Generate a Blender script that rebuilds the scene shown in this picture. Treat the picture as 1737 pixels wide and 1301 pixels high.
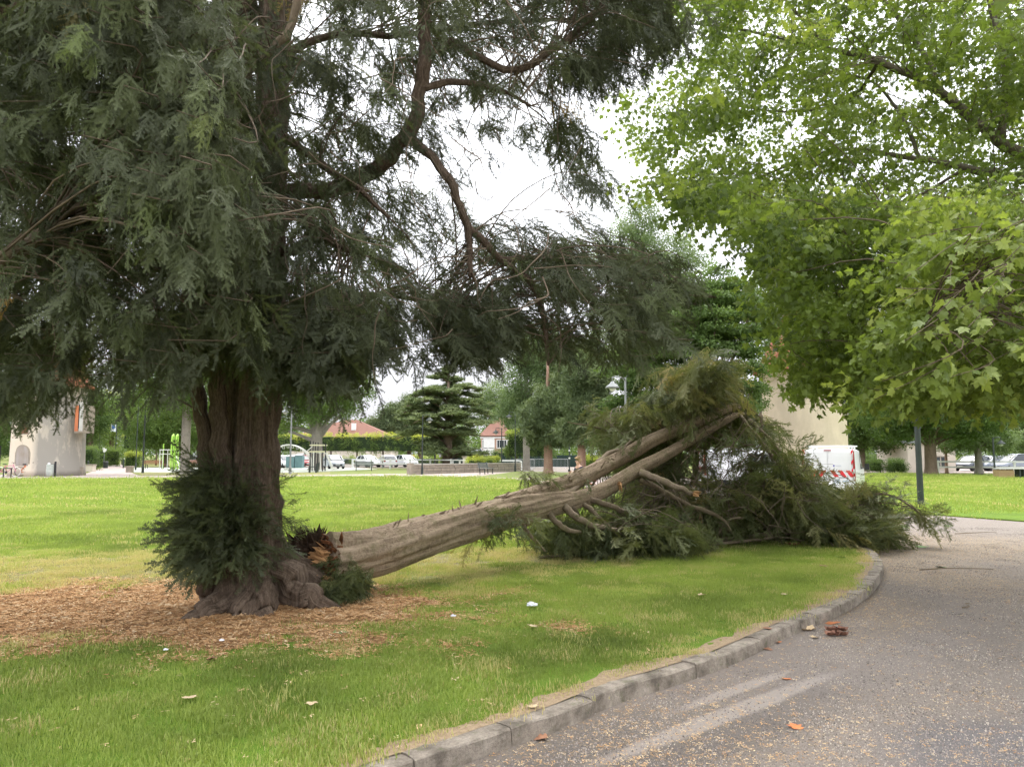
import bpy, bmesh, math, random
import numpy as np
from mathutils import Vector, Matrix, Euler, noise

for o in list(bpy.data.objects):
    bpy.data.objects.remove(o)
SC = bpy.context.scene
COL = SC.collection
R = math.radians
random.seed(11)
RNG = np.random.default_rng(5)

# ------------------------------------------------------------------ camera
H, F, CX, CY = 1.60, 1305.0, 868.5, 650.5
PITCH = math.atan((770 - 650.5) / F)
cam = bpy.data.objects.new('camera', bpy.data.cameras.new('camera'))
COL.objects.link(cam)
cam.data.sensor_fit = 'HORIZONTAL'
cam.data.sensor_width = 36.0
cam.data.lens = F / 1737.0 * 36.0
cam.data.clip_start = 0.05
cam.data.clip_end = 3000
cam.location = (0, 0, H)
cam.rotation_euler = (math.pi / 2 + PITCH, 0, 0)
SC.camera = cam

# ------------------------------------------------------------------ overcast sky
SUN_EL, SUN_AZ = R(58), R(20)          # azimuth clockwise from +Y (view direction)
world = bpy.data.worlds.new('World')
SC.world = world
world.use_nodes = True
wt = world.node_tree
wt.nodes.clear()
def wn(t, **k):
    n = wt.nodes.new(t)
    for a, b in k.items():
        setattr(n, a, b)
    return n
w_out = wn('ShaderNodeOutputWorld')
w_bg = wn('ShaderNodeBackground')
w_sky = wn('ShaderNodeTexSky', sky_type='NISHITA', sun_disc=False)
w_sky.sun_elevation = SUN_EL
w_sky.sun_rotation = SUN_AZ
w_sky.air_density = 1.0
w_sky.dust_density = 3.0
w_tc = wn('ShaderNodeTexCoord')
w_sep = wn('ShaderNodeSeparateXYZ')
wt.links.new(w_tc.outputs['Generated'], w_sep.inputs[0])
# overcast luminance: horizon one third of the zenith
w_ramp = wn('ShaderNodeValToRGB')
w_ramp.color_ramp.elements[0].position = 0.0
w_ramp.color_ramp.elements[0].color = (3.4, 3.42, 3.75, 1)
w_ramp.color_ramp.elements[1].position = 1.0
w_ramp.color_ramp.elements[1].color = (19.0, 19.2, 19.6, 1)
e = w_ramp.color_ramp.elements.new(0.10); e.color = (5.2, 5.22, 5.5, 1)
e = w_ramp.color_ramp.elements.new(0.34); e.color = (11.0, 11.2, 11.7, 1)
wt.links.new(w_sep.outputs['Z'], w_ramp.inputs[0])
w_map = wn('ShaderNodeMapping')
w_map.inputs['Scale'].default_value = (2.2, 2.2, 7.0)
wt.links.new(w_tc.outputs['Generated'], w_map.inputs[0])
w_noi = wn('ShaderNodeTexNoise')
w_noi.inputs['Scale'].default_value = 2.3
w_noi.inputs['Detail'].default_value = 7
w_noi.inputs['Roughness'].default_value = 0.55
wt.links.new(w_map.outputs[0], w_noi.inputs['Vector'])
w_cl = wn('ShaderNodeMapRange')
w_cl.inputs['From Min'].default_value = 0.3
w_cl.inputs['From Max'].default_value = 0.7
w_cl.inputs['To Min'].default_value = 0.80
w_cl.inputs['To Max'].default_value = 1.16
wt.links.new(w_noi.outputs['Fac'], w_cl.inputs['Value'])
w_mul = wn('ShaderNodeMix', data_type='RGBA', blend_type='MULTIPLY')
w_mul.inputs['Factor'].default_value = 1.0
wt.links.new(w_ramp.outputs[0], w_mul.inputs['A'])
wt.links.new(w_cl.outputs[0], w_mul.inputs['B'])
w_mix = wn('ShaderNodeMix', data_type='RGBA')
w_mix.inputs['Factor'].default_value = 0.92
wt.links.new(w_sky.outputs[0], w_mix.inputs['A'])
wt.links.new(w_mul.outputs['Result'], w_mix.inputs['B'])
wt.links.new(w_mix.outputs['Result'], w_bg.inputs['Color'])
w_bg.inputs['Strength'].default_value = 0.10
wt.links.new(w_bg.outputs[0], w_out.inputs['Surface'])

sun = bpy.data.objects.new('sun', bpy.data.lights.new('sun', 'SUN'))
COL.objects.link(sun)
sun.data.energy = 1.5
sun.data.angle = R(40)
sun.data.color = (1.0, 0.96, 0.9)
sd = Vector((math.sin(SUN_AZ) * math.cos(SUN_EL), math.cos(SUN_AZ) * math.cos(SUN_EL), math.sin(SUN_EL)))
sun.rotation_euler = sd.to_track_quat('Z', 'Y').to_euler()
sun.location = sd * 60

SC.view_settings.view_transform = 'Standard'
SC.view_settings.look = 'None'
SC.view_settings.gamma = 1.0
SC.view_settings.exposure = 1.2
SC.view_settings.use_curve_mapping = False
SC.cycles.use_adaptive_sampling = True
SC.cycles.adaptive_threshold = 0.035
SC.cycles.max_bounces = 4
SC.cycles.diffuse_bounces = 3
SC.cycles.glossy_bounces = 2
SC.cycles.transmission_bounces = 3
SC.cycles.transparent_max_bounces = 8

# ------------------------------------------------------------------ pixel -> place
CP, SP_ = math.cos(PITCH), math.sin(PITCH)
def P(u, d, z=0.0):
    """a point d metres ahead, at height z, in the direction of column u"""
    return Vector(((u - CX) / F * (d * CP + (z - H) * SP_), d, z))
def ZV(v, d):
    return H + d * math.tan(PITCH - math.atan((v - CY) / F))
def A(u, v, d):
    return P(u, d, ZV(v, d))
def GD(v, z=0.0):
    """distance at which a ground of height z shows at row v"""
    return (H - z) / math.tan(math.atan((v - CY) / F) - PITCH)
def G(u, v, z=0.0):
    return P(u, GD(v, z), z)
def PROJ(p):
    dy, dz = p[1], p[2] - H
    dep = dy * CP + dz * SP_
    up = -dy * SP_ + dz * CP
    return CX + F * p[0] / dep, CY - F * up / dep, dep

# ------------------------------------------------------------------ materials
MATS = {}
def newmat(name):
    m = bpy.data.materials.new(name)
    m.use_nodes = True
    m.node_tree.nodes.clear()
    MATS[name] = m
    return m, m.node_tree
def nd(t, typ, **k):
    n = t.nodes.new(typ)
    for a, b in k.items():
        setattr(n, a, b)
    return n
def ramp(t, stops, src=None):
    n = t.nodes.new('ShaderNodeValToRGB')
    cr = n.color_ramp
    while len(cr.elements) < len(stops):
        cr.elements.new(0.5)
    for el, (p, c) in zip(cr.elements, stops):
        el.position = p
        el.color = (*c, 1) if len(c) == 3 else c
    if src is not None:
        t.links.new(src, n.inputs[0])
    return n
def principled(t, rough=0.8, spec=0.3, metal=0.0):
    o = nd(t, 'ShaderNodeOutputMaterial')
    b = nd(t, 'ShaderNodeBsdfPrincipled')
    b.inputs['Roughness'].default_value = rough
    b.inputs['Specular IOR Level'].default_value = spec
    b.inputs['Metallic'].default_value = metal
    t.links.new(b.outputs[0], o.inputs['Surface'])
    return b, o
def coords(t, scale=(1, 1, 1), kind='Object', rot=(0, 0, 0), loc=(0, 0, 0)):
    tc = nd(t, 'ShaderNodeTexCoord')
    mp = nd(t, 'ShaderNodeMapping')
    mp.inputs['Scale'].default_value = scale
    mp.inputs['Rotation'].default_value = rot
    mp.inputs['Location'].default_value = loc
    t.links.new(tc.outputs[kind], mp.inputs[0])
    return mp.outputs[0]
def noi(t, vec, scale, detail=6, rough=0.6, dist=0.0):
    n = nd(t, 'ShaderNodeTexNoise')
    n.inputs['Scale'].default_value = scale
    n.inputs['Detail'].default_value = detail
    n.inputs['Roughness'].default_value = rough
    n.inputs['Distortion'].default_value = dist
    t.links.new(vec, n.inputs['Vector'])
    return n.outputs['Fac']
def math_(t, op, a, b=None, clamp=False):
    n = nd(t, 'ShaderNodeMath', operation=op, use_clamp=clamp)
    for i, x in enumerate((a, b)):
        if x is None:
            continue
        if isinstance(x, (int, float)):
            n.inputs[i].default_value = x
        else:
            t.links.new(x, n.inputs[i])
    return n.outputs[0]
def mixc(t, f, a, b, blend='MIX'):
    n = nd(t, 'ShaderNodeMix', data_type='RGBA', blend_type=blend)
    for k, x in (('Factor', f), ('A', a), ('B', b)):
        if isinstance(x, (int, float)):
            n.inputs[k].default_value = x
        elif isinstance(x, tuple):
            n.inputs[k].default_value = (*x, 1) if len(x) == 3 else x
        else:
            t.links.new(x, n.inputs[k])
    return n.outputs['Result']
def bump(t, b, h, strength=0.4, dist=0.02):
    n = nd(t, 'ShaderNodeBump')
    n.inputs['Strength'].default_value = strength
    n.inputs['Distance'].default_value = dist
    t.links.new(h, n.inputs['Height'])
    t.links.new(n.outputs[0], b.inputs['Normal'])
def pm(name, c1, c2=None, scale=4.0, rough=0.75, bmp=0.0, spec=0.3, metal=0.0, stretch=(1, 1, 1), bscale=None, bdist=0.01):
    """plain procedural surface: two colours broken up by noise, a little relief"""
    if name in MATS:
        return MATS[name]
    m, t = newmat(name)
    b, o = principled(t, rough, spec, metal)
    v = coords(t, stretch)
    if c2 is None:
        c2 = tuple(x * 0.82 for x in c1)
    n = noi(t, v, scale, 8, 0.65)
    rp = ramp(t, [(0.32, c2), (0.68, c1)], n)
    t.links.new(rp.outputs[0], b.inputs['Base Color'])
    if bmp:
        n2 = noi(t, v, bscale or scale * 4, 6, 0.6)
        bump(t, b, n2, bmp, bdist)
    return m
def leafmat(name, stops, transl=0.35, rough=0.5, spec=0.25, tgain=(1.25, 1.3, 0.7)):
    """leaf: colour by the 'tone' each instance carries, light passing through"""
    m, t = newmat(name)
    o = nd(t, 'ShaderNodeOutputMaterial')
    at = nd(t, 'ShaderNodeAttribute', attribute_type='INSTANCER', attribute_name='tone')
    rp = ramp(t, stops, at.outputs['Fac'])
    b = nd(t, 'ShaderNodeBsdfPrincipled')
    b.inputs['Roughness'].default_value = rough
    b.inputs['Specular IOR Level'].default_value = spec
    t.links.new(rp.outputs[0], b.inputs['Base Color'])
    tr = nd(t, 'ShaderNodeBsdfTranslucent')
    tc = mixc(t, 1.0, rp.outputs[0], tgain, 'MULTIPLY')
    t.links.new(tc, tr.inputs['Color'])
    mx = nd(t, 'ShaderNodeMixShader')
    mx.inputs[0].default_value = transl
    t.links.new(b.outputs[0], mx.inputs[1])
    t.links.new(tr.outputs[0], mx.inputs[2])
    t.links.new(mx.outputs[0], o.inputs['Surface'])
    return m
def barkmat(name, dark, mid, light, along=2.0, across=26.0, axis='uv', bmp=0.9, moss=None, bdist=0.03):
    """stringy bark: noise stretched along the stem (uv: x round, y along)"""
    m, t = newmat(name)
    b, o = principled(t, 0.9, 0.15)
    v = coords(t, (across, along, 1), 'UV')
    v2 = coords(t, (across * 0.3, along * 0.4, 1), 'UV')
    n1 = noi(t, v, 1.0, 8, 0.65, 1.6)
    n2 = noi(t, v2, 1.0, 4, 0.6, 0.4)
    vo = coords(t, (1, 1, 1), 'Object')
    n3 = noi(t, vo, 3.0, 5, 0.6)
    n4 = noi(t, coords(t, (1, 1, .45), 'Object'), 26.0, 7, 0.72, 1.2)
    s = math_(t, 'ADD', math_(t, 'ADD', math_(t, 'MULTIPLY', n1, 0.36), math_(t, 'MULTIPLY', n2, 0.24)), math_(t, 'MULTIPLY', n4, 0.40))
    rp = ramp(t, [(0.39, dark), (0.49, mid), (0.61, light)], s)
    c = mixc(t, math_(t, 'MULTIPLY', n3, 0.5), rp.outputs[0], mid, 'MIX')
    if moss:
        nm = ramp(t, [(0.5, (0, 0, 0)), (0.68, (1, 1, 1))], noi(t, vo, 5.0, 6, 0.7))
        c = mixc(t, math_(t, 'MULTIPLY', nm.outputs[0], 0.55), c, moss)
    t.links.new(c, b.inputs['Base Color'])
    bump(t, b, s, bmp, bdist)
    return m

# ------------------------------------------------------------------ mesh builder
class MB:
    def __init__(self):
        self.v, self.f, self.uv, self.mi = [], [], [], []
        self.mat = 0
    def add(self, vs, fs, uvs=None):
        k = len(self.v)
        self.v += [tuple(p) for p in vs]
        for i, f in enumerate(fs):
            self.f.append([k + q for q in f])
            self.mi.append(self.mat)
            self.uv.append(uvs[i] if uvs else None)
        return self
    def box(self, c, s, rz=0.0, taper=1.0, M=None):
        x, y, z = s[0] / 2, s[1] / 2, s[2] / 2
        vs = []
        for sz, k in ((-z, 1.0), (z, taper)):
            for sx, sy in ((-x, -y), (x, -y), (x, y), (-x, y)):
                vs.append(Vector((sx * k, sy * k, sz)))
        rot = M if M is not None else Matrix.Rotation(rz, 3, 'Z')
        vs = [rot @ p + Vector(c) for p in vs]
        return self.add(vs, [(0, 3, 2, 1), (4, 5, 6, 7), (0, 1, 5, 4), (1, 2, 6, 5), (2, 3, 7, 6), (3, 0, 4, 7)])
    def bar(self, a, b, w, h=None):
        """square bar from a to b"""
        a, b = Vector(a), Vector(b)
        d = b - a
        q = d.to_track_quat('Z', 'Y').to_matrix()
        return self.box((a + b) / 2, (w, h or w, d.length), M=q)
    def tube(self, pts, rad, n=8, rfun=None, cap=True, vscale=1.0):
        pts = [Vector(p) for p in pts]
        m = len(pts)
        if isinstance(rad, (int, float)):
            rad = [rad] * m
        t0 = (pts[1] - pts[0]).normalized()
        ref = Vector((0, 0, 1)) if abs(t0.z) < 0.9 else Vector((0, -1, 0))
        nrm = (ref - t0 * ref.dot(t0)).normalized()
        k = len(self.v)
        ln = 0.0
        L = []
        for i in range(m):
            if i == 0:
                t = t0
            elif i == m - 1:
                t = (pts[-1] - pts[-2]).normalized()
            else:
                t = ((pts[i + 1] - pts[i]).normalized() + (pts[i] - pts[i - 1]).normalized())
                t = t.normalized() if t.length > 1e-6 else t0
            nrm = nrm - t * nrm.dot(t)
            nrm = nrm.normalized() if nrm.length > 1e-6 else t.orthogonal().normalized()
            bn = t.cross(nrm)
            if i:
                ln += (pts[i] - pts[i - 1]).length
            L.append(ln)
            for j in range(n):
                a = 2 * math.pi * j / n
                r = rad[i] * (rfun(i, a, ln) if rfun else 1.0)
                self.v.append(tuple(pts[i] + nrm * (math.cos(a) * r) + bn * (math.sin(a) * r)))
        for i in range(m - 1):
            for j in range(n):
                j2 = (j + 1) % n
                self.f.append([k + i * n + j, k + i * n + j2, k + (i + 1) * n + j2, k + (i + 1) * n + j])
                self.mi.append(self.mat)
                u0, u1 = j / n, (j + 1) / n
                a, b = L[i] * vscale, L[i + 1] * vscale
                self.uv.append([(u0, a), (u1, a), (u1, b), (u0, b)])
        if cap:
            self.f.append([k + j for j in reversed(range(n))]); self.mi.append(self.mat); self.uv.append(None)
            self.f.append([k + (m - 1) * n + j for j in range(n)]); self.mi.append(self.mat); self.uv.append(None)
        return self
    def lathe(self, prof, n=24, c=(0, 0, 0), cap=True, M=None):
        """profile [(r, z)] turned about z"""
        k = len(self.v)
        c = Vector(c)
        for r, z in prof:
            for j in range(n):
                a = 2 * math.pi * j / n
                p = Vector((r * math.cos(a), r * math.sin(a), z))
                if M is not None:
                    p = M @ p
                self.v.append(tuple(p + c))
        for i in range(len(prof) - 1):
            for j in range(n):
                j2 = (j + 1) % n
                self.f.append([k + i * n + j, k + i * n + j2, k + (i + 1) * n + j2, k + (i + 1) * n + j])
                self.mi.append(self.mat); self.uv.append(None)
        if cap:
            self.f.append([k + j for j in reversed(range(n))]); self.mi.append(self.mat); self.uv.append(None)
            q = k + (len(prof) - 1) * n
            self.f.append([q + j for j in range(n)]); self.mi.append(self.mat); self.uv.append(None)
        return self
    def slab(self, poly, z0, z1):
        """flat polygon given thickness"""
        n = len(poly)
        ar = sum(poly[i][0] * poly[(i + 1) % n][1] - poly[(i + 1) % n][0] * poly[i][1] for i in range(n))
        if ar < 0:
            poly = poly[::-1]
        vs = [(p[0], p[1], z0) for p in poly] + [(p[0], p[1], z1) for p in poly]
        fs = [list(range(n, 2 * n)), list(reversed(range(n)))]
        fs += [[i, (i + 1) % n, n + (i + 1) % n, n + i] for i in range(n)]
        return self.add(vs, fs)
    def loft(self, secs, cap=True):
        """rings of equal length joined in order"""
        n = len(secs[0])
        k = len(self.v)
        for s in secs:
            self.v += [tuple(p) for p in s]
        for i in range(len(secs) - 1):
            for j in range(n):
                j2 = (j + 1) % n
                self.f.append([k + i * n + j, k + i * n + j2, k + (i + 1) * n + j2, k + (i + 1) * n + j])
                self.mi.append(self.mat); self.uv.append(None)
        if cap:
            self.f.append([k + j for j in reversed(range(n))]); self.mi.append(self.mat); self.uv.append(None)
            q = k + (len(secs) - 1) * n
            self.f.append([q + j for j in range(n)]); self.mi.append(self.mat); self.uv.append(None)
        return self
    def mesh(self, name, mats, smooth=False):
        me = bpy.data.meshes.new(name)
        me.from_pydata(self.v, [], self.f)
        if not isinstance(mats, (list, tuple)):
            mats = [mats]
        for m in mats:
            me.materials.append(m)
        if len(mats) > 1:
            me.polygons.foreach_set('material_index', self.mi)
        if any(u is not None for u in self.uv):
            ul = me.uv_layers.new(name='UVMap')
            fl = []
            for f, u in zip(self.f, self.uv):
                for q in range(len(f)):
                    fl += list(u[q]) if u else [0.0, 0.0]
            ul.data.foreach_set('uv', fl)
        if smooth:
            me.polygons.foreach_set('use_smooth', [True] * len(me.polygons))
        me.update()
        return me
    def build(self, name, mats, parent=None, smooth=False, world=False, bevel=0.0, label=None):
        if world and parent is not None:
            l = parent.matrix_basis.translation
            if parent.parent is not None:
                l = l + parent.parent.matrix_basis.translation
            self.v = [(p[0] - l[0], p[1] - l[1], p[2] - l[2]) for p in self.v]
        o = bpy.data.objects.new(name, self.mesh(name, mats, smooth))
        COL.objects.link(o)
        if parent is not None:
            o.parent = parent
        if bevel:
            md = o.modifiers.new('bevel', 'BEVEL')
            md.width = bevel; md.segments = 2; md.limit_method = 'ANGLE'
        if label:
            o['label'] = label
        return o

def tag(o, label=None, cat=None, group=None, kind=None):
    if label: o['label'] = label
    if cat: o['category'] = cat
    if group: o['group'] = group
    if kind: o['kind'] = kind
    return o
def thing(name, label, cat, loc=(0, 0, 0), rz=0.0, group=None, kind=None):
    o = bpy.data.objects.new(name, None)
    o.empty_display_size = 0.2
    COL.objects.link(o)
    o.location = loc
    o.rotation_euler = (0, 0, rz)
    return tag(o, label, cat, group, kind)
def copy_tree(o, parent=None, label=None, loc=None, rz=None):
    c = o.copy(); COL.objects.link(c); c.parent = parent
    if label: c['label'] = label
    if loc is not None: c.location = loc
    if rz is not None: c.rotation_euler = (0, 0, rz)
    for ch in o.children:
        copy_tree(ch, c)
    return c
def crm(pts, k=6):
    """smooth curve through points (any number of columns)"""
    p = np.array([list(q) for q in pts], float)
    p = np.vstack([2 * p[0] - p[1], p, 2 * p[-1] - p[-2]])
    out = []
    for i in range(1, len(p) - 2):
        for s in range(k):
            t = s / k
            a, b, c, d = p[i - 1], p[i], p[i + 1], p[i + 2]
            out.append(0.5 * (2 * b + (c - a) * t + (2 * a - 5 * b + 4 * c - d) * t * t + (3 * b - a - 3 * c + d) * t ** 3))
    out.append(p[-2])
    return np.array(out)
def text(s, size, mat, parent, loc, rot, name='lettering', ext=0.001):
    cu = bpy.data.curves.new(name, 'FONT')
    cu.body = s; cu.size = size; cu.extrude = ext
    cu.align_x = 'CENTER'; cu.align_y = 'CENTER'
    cu.materials.append(mat)
    o = bpy.data.objects.new(name, cu)
    COL.objects.link(o)
    o.parent = parent; o.location = loc; o.rotation_euler = rot
    return o

# ------------------------------------------------------------------ scatter of small pieces over real points
_groups = {}
def scatter_group(protos):
    key = tuple(m.name for m in protos)
    if key in _groups:
        return _groups[key]
    g = bpy.data.node_groups.new('scatter', 'GeometryNodeTree')
    g.interface.new_socket('Geometry', in_out='INPUT', socket_type='NodeSocketGeometry')
    g.interface.new_socket('Geometry', in_out='OUTPUT', socket_type='NodeSocketGeometry')
    gi, go = g.nodes.new('NodeGroupInput'), g.nodes.new('NodeGroupOutput')
    jn = g.nodes.new('GeometryNodeJoinGeometry')
    for m in protos:
        src = bpy.data.objects.new('proto_' + m.name, m)
        oi = g.nodes.new('GeometryNodeObjectInfo')
        oi.inputs['Object'].default_value = src
        oi.inputs['As Instance'].default_value = False
        ti = g.nodes.new('GeometryNodeGeometryToInstance')
        g.links.new(oi.outputs['Geometry'], ti.inputs[0])
        g.links.new(ti.outputs[0], jn.inputs[0])
    ip = g.nodes.new('GeometryNodeInstanceOnPoints')
    ip.inputs['Pick Instance'].default_value = True
    def na(nm, ty):
        n = g.nodes.new('GeometryNodeInputNamedAttribute')
        n.data_type = ty
        n.inputs['Name'].default_value = nm
        return n.outputs['Attribute']
    g.links.new(gi.outputs[0], ip.inputs['Points'])
    g.links.new(jn.outputs[0], ip.inputs['Instance'])
    g.links.new(na('idx', 'INT'), ip.inputs['Instance Index'])
    g.links.new(na('rot', 'FLOAT_VECTOR'), ip.inputs['Rotation'])
    g.links.new(na('scl', 'FLOAT'), ip.inputs['Scale'])
    g.links.new(ip.outputs[0], go.inputs[0])
    _groups[key] = g
    return g
def scatter(name, protos, pts, rots, scl, tone, parent=None, world=True, idx=None):
    pts = np.asarray(pts, np.float32)
    n = len(pts)
    if world and parent is not None:
        pts = pts - np.array(parent.matrix_basis.translation, np.float32)
    me = bpy.data.meshes.new(name)
    me.vertices.add(n)
    me.vertices.foreach_set('co', pts.ravel())
    def at(nm, ty, d, key='value'):
        a = me.attributes.new(nm, ty, 'POINT')
        a.data.foreach_set(key, np.ascontiguousarray(d).ravel())
    at('rot', 'FLOAT_VECTOR', np.asarray(rots, np.float32), 'vector')
    at('scl', 'FLOAT', np.asarray(scl, np.float32))
    at('tone', 'FLOAT', np.asarray(tone, np.float32))
    at('idx', 'INT', (RNG.integers(0, len(protos), n) if idx is None else idx).astype(np.int32))
    me.materials.append(protos[0].materials[0])
    o = bpy.data.objects.new(name, me)
    COL.objects.link(o)
    if parent is not None:
        o.parent = parent
    md = o.modifiers.new('scatter', 'NODES')
    md.node_group = scatter_group(protos)
    o['kind'] = 'stuff'
    return o
def dir_rot(dirs, roll):
    """euler angles turning +Y onto each direction, rolled about it"""
    d = np.asarray(dirs, float)
    d = d / np.linalg.norm(d, axis=1, keepdims=True)
    up = np.tile([0.0, 0.0, 1.0], (len(d), 1))
    bad = np.abs(d[:, 2]) > 0.97
    up[bad] = [0.3, 1.0, 0.0]
    x = np.cross(d, up); x /= np.linalg.norm(x, axis=1, keepdims=True)
    z = np.cross(x, d)
    c, s = np.cos(roll)[:, None], np.sin(roll)[:, None]
    x2 = x * c + z * s
    z2 = -x * s + z * c
    # rotation matrix columns x2, d, z2 -> XYZ euler
    r00, r10, r20 = x2[:, 0], x2[:, 1], x2[:, 2]
    r21, r22 = d[:, 2], z2[:, 2]
    ey = np.arcsin(np.clip(-r20, -1, 1))
    ex = np.arctan2(r21, r22)
    ez = np.arctan2(r10, r00)
    return np.stack([ex, ey, ez], 1)
def rand_rot(n):
    return RNG.uniform(0, 2 * math.pi, (n, 3))
# ================================================================== GROUND
def ell(t, c, r, rot=0.0, soft=0.35, nscale=1.5, namt=0.5, vec=None):
    """soft ragged patch round a place on the ground (1 inside)"""
    tc = nd(t, 'ShaderNodeTexCoord')
    mp = nd(t, 'ShaderNodeMapping', vector_type='TEXTURE')
    mp.inputs['Location'].default_value = (c[0], c[1], 0)
    mp.inputs['Rotation'].default_value = (0, 0, rot)
    mp.inputs['Scale'].default_value = (r[0], r[1], 1)
    t.links.new(tc.outputs['Object'], mp.inputs[0])
    sp = nd(t, 'ShaderNodeSeparateXYZ')
    t.links.new(mp.outputs[0], sp.inputs[0])
    d = math_(t, 'SQRT', math_(t, 'ADD', math_(t, 'POWER', sp.outputs[0], 2.0), math_(t, 'POWER', sp.outputs[1], 2.0)))
    n = noi(t, tc.outputs['Object'], nscale, 6, 0.65)
    d = math_(t, 'ADD', d, math_(t, 'MULTIPLY', math_(t, 'SUBTRACT', n, 0.5), namt * 2))
    mr = nd(t, 'ShaderNodeMapRange', interpolation_type='SMOOTHSTEP')
    mr.inputs['From Min'].default_value = 1 - soft
    mr.inputs['From Max'].default_value = 1 + soft
    mr.inputs['To Min'].default_value = 1
    mr.inputs['To Max'].default_value = 0
    t.links.new(d, mr.inputs['Value'])
    return mr.outputs[0]
def ellpy(p, c, r, rot=0.0, soft=0.35, nscale=1.5, namt=0.5):
    x, y = p[0] - c[0], p[1] - c[1]
    cs, sn = math.cos(-rot), math.sin(-rot)
    x, y = (x * cs - y * sn) / r[0], (x * sn + y * cs) / r[1]
    d = math.hypot(x, y) + noise.fractal(Vector((p[0] * nscale, p[1] * nscale, 3.3)), 0.6, 2.0, 4) * namt
    return min(1.0, max(0.0, (1 + soft - d) / (2 * soft)))

LZ = 0.09            # lawn level above the road
# trunk foot and other anchors
TB = P(440, 7.75, LZ)
MULCH = ((TB.x - 0.8, TB.y - 0.15), (2.95, 1.55), R(-3))
DRY = [((TB.x - 1.9, 10.2), (4.4, 1.5), 0.0), ((0.6, 11.9), (2.6, 0.9), R(22)), ((3.4, 13.9), (2.4, 0.9), R(20)), ((-5.6, 7.1), (1.6, 1.0), 0.0)]

def lawnmat():
    m, t = newmat('lawn')
    b, o = principled(t, 0.95, 0.1)
    v = coords(t)
    n1 = noi(t, v, 0.35, 5, 0.6)
    n2 = noi(t, v, 9.0, 8, 0.75)
    n3 = noi(t, v, 60.0, 4, 0.7)
    c = ramp(t, [(0.3, (0.085, 0.15, 0.018)), (0.5, (0.13, 0.22, 0.025)), (0.72, (0.17, 0.26, 0.035))], n1).outputs[0]
    c = mixc(t, math_(t, 'MULTIPLY', ramp(t, [(0.42, (0, 0, 0)), (0.66, (1, 1, 1))], n2).outputs[0], 0.6), c, (0.15, 0.19, 0.04))
    c = mixc(t, math_(t, 'MULTIPLY', ramp(t, [(0.55, (0, 0, 0)), (0.75, (1, 1, 1))], n3).outputs[0], 0.5), c, (0.04, 0.085, 0.012))
    for cc, rr, ro in DRY:
        c = mixc(t, math_(t, 'MULTIPLY', ell(t, cc, rr, ro, 0.4, 1.6, 0.5), 0.85), c, (0.22, 0.185, 0.095))
    t.links.new(c, b.inputs['Base Color'])
    bump(t, b, math_(t, 'ADD', n2, math_(t, 'MULTIPLY', n3, 0.6)), 0.7, 0.05)
    return m
M_LAWN = lawnmat()

def groundmat():
    m, t = newmat('ground')
    b, o = principled(t, 0.95, 0.1)
    v = coords(t)
    n1 = noi(t, v, 0.06, 5, 0.6)
    n2 = noi(t, v, 3.0, 6, 0.7)
    c = ramp(t, [(0.35, (0.10, 0.15, 0.03)), (0.55, (0.17, 0.17, 0.06)), (0.7, (0.24, 0.2, 0.12))], n1).outputs[0]
    c = mixc(t, math_(t, 'MULTIPLY', n2, 0.4), c, (0.10, 0.12, 0.04))
    t.links.new(c, b.inputs['Base Color'])
    return m

def roadmat():
    m, t = newmat('asphalt')
    b, o = principled(t, 0.86, 0.3)
    v = coords(t)
    fine = noi(t, v, 58.0, 4, 0.85)
    mid = noi(t, v, 22.0, 6, 0.75)
    big = noi(t, v, 0.55, 5, 0.6)
    c = ramp(t, [(0.30, (0.10, 0.084, 0.072)), (0.44, (0.17, 0.144, 0.123)), (0.56, (0.24, 0.204, 0.174)), (0.70, (0.36, 0.305, 0.25))], fine).outputs[0]
    c = mixc(t, math_(t, 'MULTIPLY', ramp(t, [(0.35, (0, 0, 0)), (0.7, (1, 1, 1))], big).outputs[0], 0.4), c, (0.255, 0.216, 0.185))
    c = mixc(t, math_(t, 'MULTIPLY', ramp(t, [(0.5, (0, 0, 0)), (0.7, (1, 1, 1))], mid).outputs[0], 0.4), c, (0.12, 0.104, 0.095))
    # darker worn surface near the kerb, and the damp patch lower right
    for cc, rr, ro, col, amt in (
        ((1.05, 4.75), (1.7, 0.5), R(40), (0.085, 0.075, 0.072), 0.75),
        ((3.9, 8.6), (1.6, 0.7), R(60), (0.13, 0.112, 0.10), 0.6),
        ((1.9, 5.9), (0.9, 0.3), R(50), (0.12, 0.104, 0.095), 0.6),
        ((2.6, 4.35), (0.62, 0.42), R(20), (0.12, 0.113, 0.12), 0.75),
        ((2.45, 6.6), (2.4, 0.9), R(40), (0.27, 0.232, 0.21), 0.4),
    ):
        c = mixc(t, math_(t, 'MULTIPLY', ell(t, cc, rr, ro, 0.45, 1.4, 0.35), amt), c, col)
    # smooth washed-out tracks
    for (x, y), (L, w), ro in ((TRK[0]), (TRK[1])):
        k = ell(t, (x, y), (L, w), ro, 0.3, 4.0, 0.35)
        c = mixc(t, math_(t, 'MULTIPLY', k, 0.8), c, (0.31, 0.272, 0.245))
    # fallen yew needles in the gutter and past the broken crown
    flk = ramp(t, [(0.50, (0, 0, 0)), (0.60, (1, 1, 1))], noi(t, v, 48.0, 5, 0.8)).outputs[0]
    for cc, rr, ro, amt in NEEDLE:
        k = ell(t, cc, rr, ro, 0.6, 1.1, 0.6)
        c = mixc(t, math_(t, 'MULTIPLY', math_(t, 'MULTIPLY', k, flk), amt), c, (0.42, 0.29, 0.13))
    t.links.new(c, b.inputs['Base Color'])
    bump(t, b, math_(t, 'ADD', fine, math_(t, 'MULTIPLY', mid, 1.5)), 0.9, 0.012)
    return m
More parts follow.
